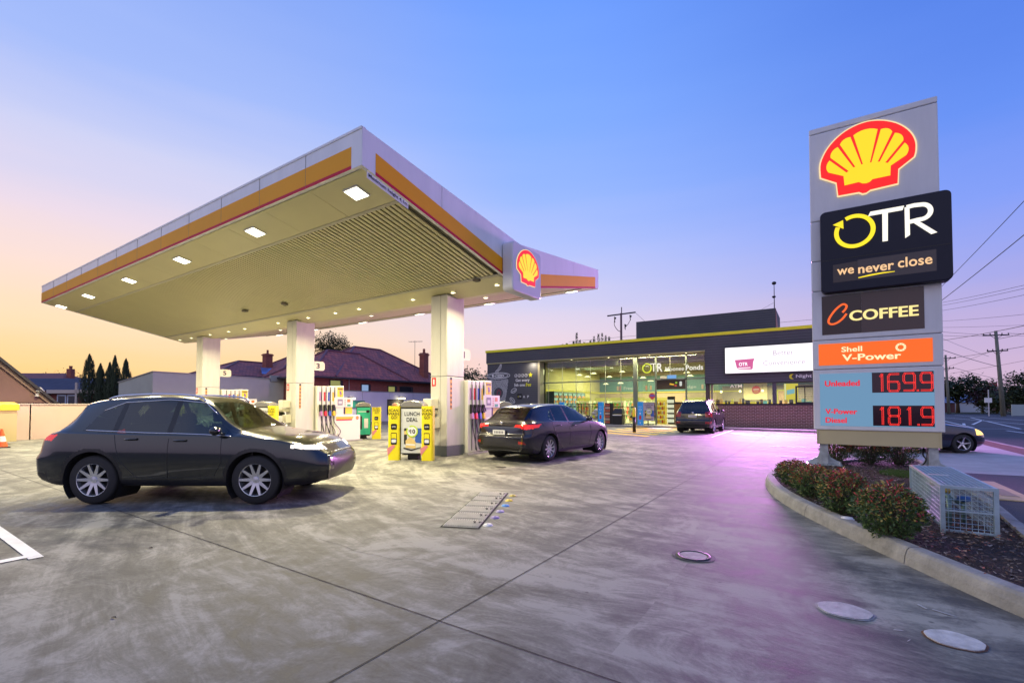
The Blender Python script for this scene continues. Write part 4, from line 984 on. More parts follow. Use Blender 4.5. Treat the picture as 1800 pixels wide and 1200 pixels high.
# lit shop name
FN = fy(30.58)
b = B(); ribbon(b, [(p[0], p[1]) for p in arc(-9.47, 3.84, .28, .29, 110, -215, 34)], .075, FN, .05); flatpoly(b, [(-9.72, 4.02), (-9.58, 4.14), (-9.60, 3.95)], FN, .052)
b.build('logo_ring', emat('logo_lime_lit', (215, 228, 20), 1.0), shop)
b = B(); flatpoly(b, [(-9.25, 4.08), (-9.25, 4.14), (-8.86, 4.14), (-8.86, 4.08)], FN, .05); flatpoly(b, [(-9.06, 3.6), (-9.0, 3.6), (-9.0, 4.08), (-9.06, 4.08)], FN, .05)
text(b, 'R', FN, -8.80, -8.46, 3.58, 4.13, .05, .02)
b.build('logo_letters', emat('name_white_lit', (245, 240, 228), 1.0), shop)
b = B(); text(b, 'Moonee', FN, -8.28, -7.12, 3.60, 3.86, .05, .0); text(b, 'Ponds', FN, -7.0, -5.98, 3.60, 3.92, .05, .02)
b.build('suburb_lettering', emat('name_white_lit', (0, 0, 0)), shop)
# LED billboard
bb = thing('led_billboard', 'glowing white LED billboard on the purple-lit siding above the brick wall', 'billboard', (-2.4, 29.8, 3.26))
b = B(); b.box(-4.62, -.0, 29.70, 29.89, 3.23, 4.78); b.build('casing', M_drk, bb)
b = B(); b.prism([(-4.59, 3.26), (-.03, 3.26), (-.03, 4.75), (-4.59, 4.75)], fy(29.695), .003)
b.build('screen', emat('screen_white', (255, 250, 255), 1.3), bb)
FS = fy(29.69)
b = B(); b.prism([(-4.08, 4.02), (-3.05, 4.06), (-3.12, 3.86), (-3.15, 3.48), (-3.22, 3.44), (-3.88, 3.48), (-3.98, 3.58), (-4.04, 3.86)], FS, .003)
b.use(1); text(b, 'OTR', FS, -3.86, -3.40, 3.66, 3.86, .006, .03); b.prism([(-3.9, 3.53), (-3.25, 3.53), (-3.27, 3.57), (-3.88, 3.57)], FS, .006)
b.build('basket_picture', [emat('screen_pink', (224, 100, 160), .9), emat('screen_white', (0, 0, 0))], bb)
for w_, q in (('Better', (-2.12, -1.14, 4.18, 4.44)), ('Convenience', (-2.62, -.62, 3.64, 3.90))):
    b = B(); text(b, w_, FS, *q, .004, .0); b.build('screen_text', emat('screen_faint', (205, 182, 208), .85), bb)
area_light('billboard_glow', (-2.3, 29.55, 4.0), 4.5, 3000, (.92, .36, 1.0), (R(-90), 0, 0), 1.45)
b = B(); text(b, 'Night service', fy(29.895), -1.06, .70, 2.86, 3.08, .006, .02); b.build('night_lettering', M_vin, shop)
b = B(); P = [(p[0], p[1]) for p in arc(-1.24, 2.98, .14, .15, 60, 300, 14)] + [(p[0], p[1]) for p in reversed(arc(-1.15, 2.98, .115, .125, 75, 285, 14))]
n_ = len(P) // 2; b.add([fy(29.895)(p[0], p[1], .006) for p in P], [(i, i + 1, len(P) - 2 - i, len(P) - 1 - i) for i in range(n_ - 1)])
b.build('moon_symbol', M_viy, shop)

# ---- shop fittings
M_fr = emat('fridge_glow', (170, 225, 215), .95)
proto = thing('display_fridge', 'lit glass-door drinks fridge nearest the shop window, yellow end', 'fridge', (-17.2, 31.3, .13), 0, 'drinks fridges along the left wall')
b = B(); b.use(0).box(0, .6, -.38, .38, 0, .25); b.box(0, .6, -.38, -.33, .25, 2.2); b.box(0, .6, .33, .38, .25, 2.2); b.box(0, .6, -.38, .38, 2.2, 2.32)
b.build('cabinet', mat('fridge_grey', (.08, .12, .11), .4), proto, local=True)
b = B(); b.box(.02, .55, -.33, .33, .25, 2.2); b.build('glowing_inside', M_fr, proto, local=True)
b = B(); rk = random.Random(2)
for sh in range(5):
    for i in range(6):
        b.use(rk.randrange(4)); b.box(.56, .6, -.31 + i * .105, -.24 + i * .105, .3 + sh * .38, .3 + sh * .38 + rk.uniform(.14, .26))
gd = b.build('bottles', [mat('bottle_green', (.03, .2, .1), .3), mat('bottle_dark', (.02, .02, .03), .3), mat('bottle_blue', (.05, .15, .4), .3), mat('bottle_orange', (.5, .2, .03), .3)], proto, local=True); gd['kind'] = 'stuff'
pos = ['second from the shop window', 'third from the shop window', 'fourth from the shop window', 'fifth from the shop window', 'sixth from the shop window', 'seventh, farthest from the window']
for i, w in enumerate(pos): dup(proto, (-17.2, 31.3 + .8 * (i + 1), .13), None, 'lit glass-door drinks fridge on the left wall, %s' % w)
shelf = thing('shop_shelf', 'shelf of snacks with yellow header inside the shop, leftmost', 'shop shelf', (-15.6, 34.0, .13), 0, 'snack shelves inside the shop')
b = B(); b.box(-.55, .55, -.25, .25, 0, .15); b.box(-.55, .55, .2, .25, .15, 1.6); b.box(-.57, -.54, -.25, .25, 0, 1.6); b.box(.54, .57, -.25, .25, 0, 1.6)
for z in (.5, .85, 1.2): b.box(-.54, .54, -.25, .2, z, z + .03)
b.build('rack', mat('shelf_white', (.45, .43, .36), .5), shelf, local=True)
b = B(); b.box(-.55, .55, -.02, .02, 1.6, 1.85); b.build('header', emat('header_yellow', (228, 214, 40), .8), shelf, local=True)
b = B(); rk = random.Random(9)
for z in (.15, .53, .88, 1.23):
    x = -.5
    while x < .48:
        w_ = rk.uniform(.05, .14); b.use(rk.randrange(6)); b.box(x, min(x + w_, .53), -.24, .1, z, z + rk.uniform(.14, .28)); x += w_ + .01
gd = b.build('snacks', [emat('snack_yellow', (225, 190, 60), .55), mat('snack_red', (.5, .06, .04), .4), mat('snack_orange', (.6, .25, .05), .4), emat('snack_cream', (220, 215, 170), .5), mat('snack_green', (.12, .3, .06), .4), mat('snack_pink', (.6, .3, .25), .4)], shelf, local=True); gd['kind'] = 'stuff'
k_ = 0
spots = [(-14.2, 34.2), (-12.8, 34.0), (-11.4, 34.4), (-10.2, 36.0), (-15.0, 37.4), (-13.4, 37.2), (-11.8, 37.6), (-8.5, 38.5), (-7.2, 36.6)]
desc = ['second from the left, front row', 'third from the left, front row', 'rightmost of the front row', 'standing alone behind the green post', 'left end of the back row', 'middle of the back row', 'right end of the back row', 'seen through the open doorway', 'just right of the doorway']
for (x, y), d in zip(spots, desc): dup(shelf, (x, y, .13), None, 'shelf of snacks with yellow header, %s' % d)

# ================================================================== things in front of the shop
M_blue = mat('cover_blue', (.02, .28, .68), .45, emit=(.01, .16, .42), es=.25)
def bollard_cover(name, loc, rz, label, base, w=.34, h_=1.42, blue=False, group=None):
    t = thing(name, label, 'bollard cover', loc, rz, group)
    b = B(); prof = rrect(-w / 2, w / 2, -.11, .11, .05)
    b.prism(prof, lambda a, c, d: (a, c, d), h_); b.build('sleeve', base, t, local=True)
    f = frame((0, -.112, 0), (1, 0, 0), (0, 0, 1), (0, -1, 0))
    if blue:
        b = B(); ribbon(b, disc(0, 1.0, .07, 18), .02, f, .003, True); flatpoly(b, disc(0, .76, .05, 14), f, .003); flatpoly(b, disc(0, .16, .04, 12), f, .003); flatpoly(b, [(-.11, 1.18), (.11, 1.18), (.11, 1.2), (-.11, 1.2)], f, .003)
        b.use(1); b.prism(rrect(-.07, .07, .36, .62, .03), f, .006); b.build('print', [mat('print_white', (.7, .75, .8), .5), mat('print_red', (.6, .03, .04), .5)], t, local=True)
    else:
        b = B()
        text(b, 'SCAN.', f, -.13, .13, 1.235, 1.31, .003, .02); text(b, 'WASH.', f, -.14, .14, 1.145, 1.22, .003, .02); text(b, 'GO!', f, -.075, .085, 1.05, 1.13, .003, .02)
        b.prism(rrect(-.075, .075, .78, .93, .03), f, .004); b.prism(rrect(-.075, .075, .40, .70, .02), f, .004)
        b.use(1); b.prism(rrect(-.062, .062, .55, .68, .01), f, .006)
        b.use(2); b.prism(disc(0, .5, .07, 18), f, .006); b.use(3); b.prism(rrect(-.055, .055, .45, .53, .01), f, .008)
        b.use(4); b.prism([(-.15, .12), (-.17, .30), (-.02, .40), (.04, .36), (-.07, .22)], f, .003)
        b.use(3); text(b, 'OTR', f, -.05, .05, .835, .87, .006, .02)
        b.use(0); text(b, 'clean', f, -.09, .0, .10, .135, .003) if False else None
        b.build('print', [mat('print_black', (.02, .02, .02), .5), mat('cover_yellow', (.74, .62, .01), .45), mat('print_navy', (.02, .05, .2), .4), mat('print_paper', (.7, .7, .68), .5), mat('print_pink', (.62, .22, .22), .5)], t, local=True)
    return t
for x, y, lab in ((-15.35, 29.75, 'blue corrugated bollard cover behind the roof of the dark hatchback'), (-12.38, 29.75, 'blue corrugated bollard cover between firewood rack and black ice bin'), (-9.66, 29.75, 'blue corrugated bollard cover left of the shop lunch deal board')):
    bollard_cover('bollard_cover', (x, y, .12), R(3), lab, M_blue, .36, 1.5, True, 'blue bollard covers in front of the shop')
# wood / gas rack with white bags
t = thing('goods_rack', 'low black steel rack stacked with white bags before the shop window', 'rack', (-13.3, 30.1, .12))
b = B(); 
for x in (-15.0, -14.1, -13.27, -12.65): b.box(x - .02, x + .02, 29.85, 29.89, .12, 1.52); b.box(x - .02, x + .02, 30.35, 30.39, .12, 1.52)
for z in (.2, .62, 1.48): b.box(-15.0, -12.65, 29.85, 29.88, z, z + .04)
for i in range(12): b.box(-14.9 + i * .19, -14.885 + i * .19, 30.36, 30.375, .2, 1.48)
b.build('frame', M_drk, t)
M_bag = mat('white_sack', (.62, .58, .52), .6, var=.15, scale=6)
rk = random.Random(4)
for i, (x, z) in enumerate([(-13.1, .25), (-12.85, .25), (-13.1, .47), (-12.86, .5), (-13.0, .72), (-12.85, .9), (-13.9, .25), (-13.55, .25), (-13.8, .47), (-14.5, .25), (-14.75, .3), (-14.35, .5)]):
    b = B(); b.ball((x, 30.08, z + .13), .19, 8, (1.0, 1.0, .65))
    o = b.build('sack', M_bag if i < 6 else mat('sack_pink', (.6, .42, .34), .6) if i < 9 else mat('firewood_net', (.4, .28, .12), .7, var=.4, scale=20), None, True)
    col_ = 'white' if i < 6 else 'pinkish' if i < 9 else 'brown netted'
    tag(o, '%s bag of goods lying in the black rack by the shop window' % col_, 'sack', '%s bags in the black rack' % col_)
b = B(); b.prism(disc(-12.95, .62, .1, 18), fy(29.83), .01); tag(b.build('price_ticket', mat('ticket_yellow', (.72, .68, .03), .5)), 'round yellow price ticket on the black rack', 'price ticket')
# magazine stand
t = thing('newspaper_stand', 'narrow stand of red and white papers beside the black bin', 'stand', (-12.0, 29.95, .12))
b = B(); b.box(-12.2, -11.62, 30.0, 30.1, .12, 1.55); b.build('back', M_drk, t)
for i in range(7):
    b = B(); b.box(-12.17, -11.85, 29.92, 29.99, .2 + i * .19, .34 + i * .19); b.build('paper', mat('paper_' + ('red', 'salmon')[i % 2], ((.55, .12, .07), (.62, .42, .3))[i % 2], .6), t)
# black bin
t = thing('outdoor_bin', 'black hooded bin in front of the shop glass', 'bin', (-11.2, 29.9, .12))
b = B(); b.hexa([(-11.52, 29.65, .12), (-10.86, 29.65, .12), (-10.86, 30.15, .12), (-11.52, 30.15, .12), (-11.56, 29.6, .8), (-10.82, 29.6, .8), (-10.82, 30.2, .8), (-11.56, 30.2, .8)]); b.build('body', M_drk, t, bevel=.03)
b = B(); b.hexa([(-11.56, 29.6, .83), (-10.82, 29.6, .83), (-10.82, 30.2, .83), (-11.56, 30.2, .83), (-11.45, 29.8, 1.2), (-10.93, 29.8, 1.2), (-10.93, 30.2, 1.2), (-11.45, 30.2, 1.2)]); b.build('lid', M_drk, t, bevel=.03)
b = B(); b.box(-11.5, -10.88, 29.58, 29.6, .72, .78); b.build('label_strip', M_vin, t)

def lunch_ad(b, f, x0, x1, z0, z1, k=(0, 1, 2, 3, 4, 5)):   # black text, lime ring, white, blue, sandwich, navy
    w, h_ = x1 - x0, z1 - z0; X = lambda u: x0 + u * w; Z = lambda v: z0 + v * h_
    b.use(k[0]); text(b, 'LUNCH', f, X(.16), X(.88), Z(.84), Z(.93), .003, .02); text(b, 'DEAL', f, X(.26), X(.80), Z(.71), Z(.80), .003, .02)
    b.use(k[5]); b.prism(rrect(X(.14), X(.28), Z(.2), Z(.56), .02), f, .003); b.use(k[4]); b.prism([(X(.15), Z(.42)), (X(.27), Z(.42)), (X(.27), Z(.5)), (X(.15), Z(.5))], f, .005)
    b.use(k[3]); b.prism([(X(.66), Z(.24)), (X(.98), Z(.22)), (X(.98), Z(.56)), (X(.72), Z(.56))], f, .003)
    b.use(k[4]); b.prism([(X(.22), Z(.12)), (X(.70), Z(.10)), (X(.70), Z(.26)), (X(.45), Z(.38)), (X(.22), Z(.28))], f, .005)
    b.use(k[2]); b.prism([(X(.24), Z(.18)), (X(.68), Z(.17)), (X(.68), Z(.20)), (X(.24), Z(.21))], f, .007)
    b.use(k[5]); b.prism([(X(.12), Z(.10)), (X(.5), Z(.05)), (X(.95), Z(.12)), (X(.95), Z(.14)), (X(.5), Z(.08)), (X(.12), Z(.13))], f, .007)
    b.use(k[2]); b.prism(disc(X(.53), Z(.49), .115 * w / .46, 24), f, .009)
    b.use(k[1]); ribbon(b, arc(X(.53), Z(.49), .115 * w / .46, .115 * w / .46, 120, -215, 26), .028 * w / .46, f, .013)
    b.use(k[0]); text(b, '$', f, X(.37), X(.43), Z(.47), Z(.53), .014, .02); text(b, '10', f, X(.45), X(.68), Z(.44), Z(.54), .014, .03)
AD = [mat('print_black', (0, 0, 0)), mat('ad_lime', (.45, .62, .02), .5), mat('ad_white', (.74, .75, .72), .5), mat('ad_blue', (.03, .10, .42), .5), mat('ad_food', (.66, .48, .18), .5), mat('ad_black', (.02, .018, .015), .5)]
t = thing('lunch_deal_board', 'silver framed lunch deal board on legs right of the shop post', 'advertising board', (-9.1, 29.72, .12))
b = B(); b.box(-9.5, -8.74, 29.7, 29.76, .40, 1.58); b.box(-9.2, -9.14, 29.7, 29.76, .12, .4); b.build('frame', M_drk, t)
b = B(); b.prism([(-9.47, .43), (-8.77, .43), (-8.77, 1.55), (-9.47, 1.55)], fy(29.698), .004); b.build('panel', mat('ad_grey', (.42, .38, .45), .5), t)
b = B(); lunch_ad(b, fy(29.692), -9.47, -8.77, .43, 1.55); b.build('print', AD, t)
# door-side display stands
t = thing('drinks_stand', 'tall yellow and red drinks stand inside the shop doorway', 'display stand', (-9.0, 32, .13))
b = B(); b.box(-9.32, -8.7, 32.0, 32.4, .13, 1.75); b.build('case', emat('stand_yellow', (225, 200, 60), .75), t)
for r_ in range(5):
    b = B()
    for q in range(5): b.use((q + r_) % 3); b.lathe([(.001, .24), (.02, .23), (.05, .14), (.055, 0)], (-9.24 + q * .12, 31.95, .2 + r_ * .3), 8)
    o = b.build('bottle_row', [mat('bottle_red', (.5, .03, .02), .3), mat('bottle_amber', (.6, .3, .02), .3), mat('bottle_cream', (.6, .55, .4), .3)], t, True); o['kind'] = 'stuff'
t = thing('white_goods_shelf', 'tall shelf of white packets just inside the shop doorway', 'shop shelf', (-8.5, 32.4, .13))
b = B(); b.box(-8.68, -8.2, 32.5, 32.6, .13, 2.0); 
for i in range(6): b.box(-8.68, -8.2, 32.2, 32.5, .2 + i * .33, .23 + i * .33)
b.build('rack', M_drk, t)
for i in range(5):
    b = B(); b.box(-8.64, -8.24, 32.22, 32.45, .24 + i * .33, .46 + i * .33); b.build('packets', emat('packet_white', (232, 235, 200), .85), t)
t = thing('wooden_stand', 'brown wooden display box behind the small parked SUV', 'display stand', (-7.8, 32, .13))
b = B(); b.box(-8.1, -7.5, 32, 32.5, .13, 1.5); b.build('box', mat('stand_wood', (.28, .13, .04), .5), t, bevel=.02)
b = B(); b.box(-8.12, -7.48, 31.97, 32.52, 1.5, 1.62); b.build('top', M_drk, t)
t = thing('round_logo_sticker', 'red and blue shield sticker on the glass left of the door', 'sticker', (-9.15, 30.58, 1.95))
b = B(); b.prism([(-9.35, 2.1), (-9.15, 2.22), (-8.95, 2.1), (-8.93, 1.95), (-9.15, 1.75), (-9.37, 1.95)], fy(30.59), .004); b.use(1); b.prism([(-9.3, 1.98), (-9.0, 1.98), (-9.0, 2.08), (-9.3, 2.08)], fy(30.58), .003)
b.build('print', [emat('shield_red', (190, 50, 60), .7), emat('shield_blue', (60, 70, 160), .8)], t)
# yellow and black bollard
t = thing('bollard', 'black bollard with yellow upper half standing before the shop door', 'bollard', (-8.05, 23.74, 0))
b = B(); b.cyl((-8.05, 23.74, 0), (-8.05, 23.74, .80), .085, n=20); b.build('black_sleeve', M_drk, t, True)
b = B(); b.lathe([(.085, .8), (.085, 1.24), (.07, 1.27), (.0001, 1.28)], (-8.05, 23.74, 0), 20); b.build('yellow_top', mat('bollard_yellow', (.70, .62, .01), .4), t, True)

# ================================================================== pump islands
M_pump = mat('pump_white', (.70, .69, .60), .35)
M_hose = mat('hose_rubber', (.02, .02, .022), .45)
M_poster = mat('poster_yellow_matt', (.74, .58, .03), .5)
def make_pump(lab):
    # local: x=0 front face plane (+X), y along the island, origin at the tower's near lower corner
    t = thing('fuel_pump', lab, 'fuel pump', (0, 0, 0), 0, 'fuel pumps on the islands')
    b = B(); b.box(-.62, 0, 0, .80, .04, 2.12); b.build('hose_tower', M_pump, t, bevel=.02, local=True)
    b = B(); b.box(-.60, .01, .80, 1.16, 1.0, 2.15); b.build('poster_tower', M_pump, t, bevel=.02, local=True)
    f = fx(0)
    cols = (('purple', (.38, .18, .36)), ('red', (.66, .02, .02)), ('blue', (.02, .07, .42)), ('yellow', (.74, .46, .01)))
    b = B()
    for i in range(4): y = .07 + i * .185; b.prism([(y + .105, .1), (y + .13, .1), (y + .13, 2.1), (y + .105, 2.1)], f, .006)
    b.build('hose_channel', M_blk, t, local=True)
    for i, (cn_, c_) in enumerate(cols):
        y = .07 + i * .185
        b = B(); b.prism([(y + .02, 1.56), (y + .09, 1.56), (y + .09, 1.90), (y + .02, 1.90)], f, .006); b.build('fuel_label', mat('label_' + cn_, c_, .4), t, local=True)
        n = B(); n.box(.01, .09, y + .0, y + .10, 1.16, 1.42); n.tube([(.05, y + .05, 1.42), (.09, y + .05, 1.40), (.13, y + .05, 1.30), (.15, y + .05, 1.22)], .016, 6)
        n.use(1).hexa([(.02, y + .005, 1.02), (.12, y + .005, 1.0), (.12, y + .095, 1.0), (.02, y + .095, 1.02), (.02, y + .005, 1.2), (.10, y + .005, 1.18), (.10, y + .095, 1.18), (.02, y + .095, 1.2)])
        n.build('nozzle', [mat('nozzle_black', (.015, .015, .015), .4), mat('nozzle_' + cn_, c_, .4)], t, local=True, bevel=.008)
        h_ = B(); rr = random.Random(i); z0 = .10 + .03 * i
        pts = [(.07, y + .05, 1.02), (.09, y + .06, .75), (.11, y + .14 + .06 * i, .42), (.10, y + .22, z0 + .02), (.08, y + .26, z0), (.05, y + .24, .3), (.03, y + .16, .7), (.02, y + .12, 1.3), (.015, y + .118, 2.0)]
        h_.tube(catmull(pts, 6), .013, 6); h_.build('hose', M_hose, t, True, local=True)
    b = B(); b.prism([(.86, 1.72), (1.12, 1.72), (1.12, 2.10), (.86, 2.10)], fx(.01), .006); b.use(1); b.prism([(.88, 2.0), (1.10, 2.0), (1.10, 2.06), (.88, 2.06)], fx(.018), .003)
    b.use(2); b.prism([(.98, 1.80), (1.06, 1.82), (1.02, 1.95), (.95, 1.95)], fx(.018), .003); b.use(3); b.prism(disc(1.0, 1.77, .02, 10), fx(.018), .003)
    b.build('poster', [M_poster, mat('poster_ink', (.2, .13, .02), .5), mat('poster_figure', (.22, .12, .25), .5), M_sred], t, local=True)
    b = B(); b.box(-.55, .03, .72, 1.56, 1.33, 1.70); f3 = fx(.032)
    b.use(1); b.prism([(.86, 1.40), (1.09, 1.40), (1.09, 1.64), (.86, 1.64)], f3, .004); b.use(2); b.prism([(.90, 1.46), (1.05, 1.46), (1.05, 1.56), (.90, 1.56)], f3, .006)
    b.use(3); b.prism([(1.30, 1.52), (1.44, 1.52), (1.44, 1.64), (1.30, 1.64)], f3, .004); b.use(4); b.prism([(1.30, 1.36), (1.46, 1.36), (1.46, 1.44), (1.30, 1.44)], f3, .004)
    b.use(5)
    for q in range(4): b.prism([(1.18, 1.38 + q * .07), (1.22, 1.38 + q * .07), (1.22, 1.41 + q * .07), (1.18, 1.41 + q * .07)], f3, .004)
    b.build('price_display', [M_pump, mat('display_grey', (.25, .23, .28), .3), mat('display_light', (.6, .58, .6), .4), mat('block_orange', (.6, .2, .03), .4), mat('block_green', (.02, .35, .2), .4), M_sred], t, bevel=.008, local=True)
    b = B(); b.box(-.5, .0, .74, 1.02, 1.06, 1.32); b.use(1).box(-.5, .001, 1.02, 1.24, 1.06, 1.32); b.use(2).box(-.5, .0, 1.24, 1.56, 1.06, 1.32)
    b.use(1); text(b, 'GO', fx(0), 1.28, 1.5, 1.1, 1.28, .004, .03) if False else None
    b.build('advert_strip', [mat('strip_teal', (.02, .22, .2), .4), mat('strip_black', (.02, .02, .02), .4), M_poster], t, local=True)
    b = B(); b.box(-.60, .06, .70, 1.92, 0.02, 1.02); b.build('lower_cabinet', M_pump, t, bevel=.03, local=True)
    f4 = fx(.062); b = B(); b.prism([(.78, .86), (1.52, .86), (1.58, .955), (.78, .955)], f4, .004); b.use(1); b.prism([(.78, .81), (1.5, .81), (1.52, .858), (.78, .858)], f4, .004)
    ribbon(b, disc(1.76, .90, .055, 16), .025, f4, .004, True); b.use(0); flatpoly(b, disc(1.76, .90, .04, 14), f4, .005)
    b.build('stripe', [mat('stripe_amber', (.74, .42, .02), .4), M_sred], t, local=True)
    b = B(); b.box(-.7, .10, -.1, 2.0, .0, .035); b.build('base', mat('island_base', (.3, .3, .28), .7), t, local=True)
    return t
M_yc = mat('cover_yellow', (.74, .62, .01), .45)
def ad_bin(label, green=False):
    t = thing('advertising_bin', label, 'bin', (0, 0, 0), 0, 'advertising bins on the pump islands')
    b = B(); b.box(-.27, .27, .03, .5, .12, 1.34); b.use(1).box(-.14, .14, .1, .42, 0, .12); b.build('bin_body', [mat('bin_grey', (.05, .055, .06), .4), M_blk], t, bevel=.03, local=True)
    b = B(); P = [(-.3, 1.34), (.3, 1.34), (.3, 1.42), (.2, 1.50), (0, 1.535), (-.2, 1.50), (-.3, 1.42)]
    b.prism(P, frame((0, .52, 0), (1, 0, 0), (0, 0, 1), (0, -1, 0)), .56); b.build('dome_lid', mat('lid_silver', (.34, .33, .27), .22, .6), t, bevel=.03, local=True)
    f = frame((0, -.02, 0), (1, 0, 0), (0, 0, 1), (0, -1, 0))
    b = B(); b.box(-.29, .29, -.018, .03, .16, 1.33); b.build('frame', M_drk, t, local=True)
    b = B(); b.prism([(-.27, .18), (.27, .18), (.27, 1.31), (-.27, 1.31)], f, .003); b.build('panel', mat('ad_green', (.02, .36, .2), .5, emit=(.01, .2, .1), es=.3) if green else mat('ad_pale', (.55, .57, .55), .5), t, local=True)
    b = B()
    if green:
        b.use(2); b.prism([(-.22, 1.12), (.1, 1.12), (.1, 1.15), (-.22, 1.15)], f, .006); b.use(0); b.prism(rrect(.1, .24, 1.08, 1.2, .03), f, .006); b.use(5); b.prism([(-.24, .4), (-.06, .4), (-.06, .95), (-.24, .95)], f, .006); b.use(2); b.prism([(.02, .45), (.18, .45), (.18, .85), (.02, .85)], f, .006)
    else: lunch_ad(b, frame((0, -.025, 0), (1, 0, 0), (0, 0, 1), (0, -1, 0)), -.27, .27, .18, 1.31)
    b.build('print', AD, t, local=True)
    return t
pump = make_pump('white fuel pump with four hoses beside column 1, nearest the dark hatchback')
ab = ad_bin('silver-lidded bin with lunch deal advert on the nearest island, before column 1')
gb = ad_bin('silver-lidded bin with green advert at the far end of the nearest island', True)
info = [(0, '', '', ''), (-7.14, 'middle island, column 3', 'middle', ''), (-14.29, 'far island, column 5', 'farthest', '')]
for i, (dx, where, wd, _) in enumerate(info):
    nm = ('nearest', 'middle', 'farthest')[i]
    if i == 0: pump.location = (-8.42, 10.47, 0); ab.location = (-8.75, 8.6, 0); gb.location = (-8.8, 12.9, 0)
    else:
        dup(pump, (-8.42 + dx, 10.47, 0), 0, 'white fuel pump with four hoses on the %s' % where)
        dup(ab, (-8.75 + dx, 8.6, 0), R(30), 'silver-lidded bin with lunch deal advert at the near end of the %s' % where)
        dup(gb, (-8.8 + dx, 12.9, 0), R(55), 'silver-lidded bin with green advert at the far end of the %s' % where)
    ox, oy = -8.75 + dx, 8.6; ca, sa = math.cos(R(30)), math.sin(R(30))
    for lx, ly, sd in ((-.45, 0.02, 'left'), (.44, -.06, 'right')):
        bollard_cover('bollard_cover', (ox + lx * ca - ly * sa, oy + lx * sa + ly * ca, 0), R(30 + (6 if sd == 'left' else -4)), 'yellow Scan Wash Go bollard cover %s of the advert bin on the %s island' % (sd, nm), M_yc, .30, 1.38, False, 'yellow bollard covers on the pump islands')
    bollard_cover('bollard_cover', (-8.35 + dx, 13.2, 0), R(45), 'yellow Scan Wash Go bollard cover at the far end of the %s island' % nm, M_yc, .36, 1.32, False, 'yellow bollard covers on the pump islands')
ab.rotation_euler.z = R(30); gb.rotation_euler.z = R(55)

# ================================================================== cars
def interp(tab, x):
    if x <= tab[0][0]: return tab[0][1]
    if x >= tab[-1][0]: return tab[-1][1]
    for i in range(len(tab) - 1):
        if tab[i][0] <= x <= tab[i + 1][0]: break
    x0, y0 = tab[i]; x1, y1 = tab[i + 1]; h = x1 - x0; t = (x - x0) / h
    def slope(j):
        if j <= 0 or j >= len(tab) - 1:
            j0, j1 = max(j - 1, 0), min(j + 1, len(tab) - 1); return (tab[j1][1] - tab[j0][1]) / (tab[j1][0] - tab[j0][0])
        a = (tab[j][1] - tab[j - 1][1]) / (tab[j][0] - tab[j - 1][0]); b_ = (tab[j + 1][1] - tab[j][1]) / (tab[j + 1][0] - tab[j][0])
        return 0 if a * b_ <= 0 else 2 * a * b_ / (a + b_)
    m0, m1 = slope(i), slope(i + 1)
    return y0 * (2 * t ** 3 - 3 * t ** 2 + 1) + m0 * h * (t ** 3 - 2 * t ** 2 + t) + y1 * (-2 * t ** 3 + 3 * t ** 2) + m1 * h * (t ** 3 - t ** 2)
M_tyre = mat('tyre_rubber', (.018, .018, .019), .75)
M_alloy = mat('alloy_wheel', (.62, .64, .68), .25, .85)
M_well = mat('wheel_well', (.008, .008, .008), .9)
M_cglass = glass_mat('car_glass', (.20, .27, .25), .16)
M_seat = mat('seat_fabric', (.05, .05, .052), .8)
M_tail = mat('tail_lamp_red', (.45, .01, .01), .15, emit=(.9, .02, .005), es=.55, coat=.5)
M_tailoff = mat('tail_lamp_dark', (.28, .015, .015), .15, coat=.5)
M_hlamp = mat('head_lamp_glass', (.55, .57, .6), .1, .3, coat=.6)
M_plate = mat('number_plate', (.66, .66, .64), .5)
M_trim = mat('car_black_trim', (.012, .012, .013), .35)
M_chrome = mat('chrome', (.7, .7, .72), .12, 1.0)
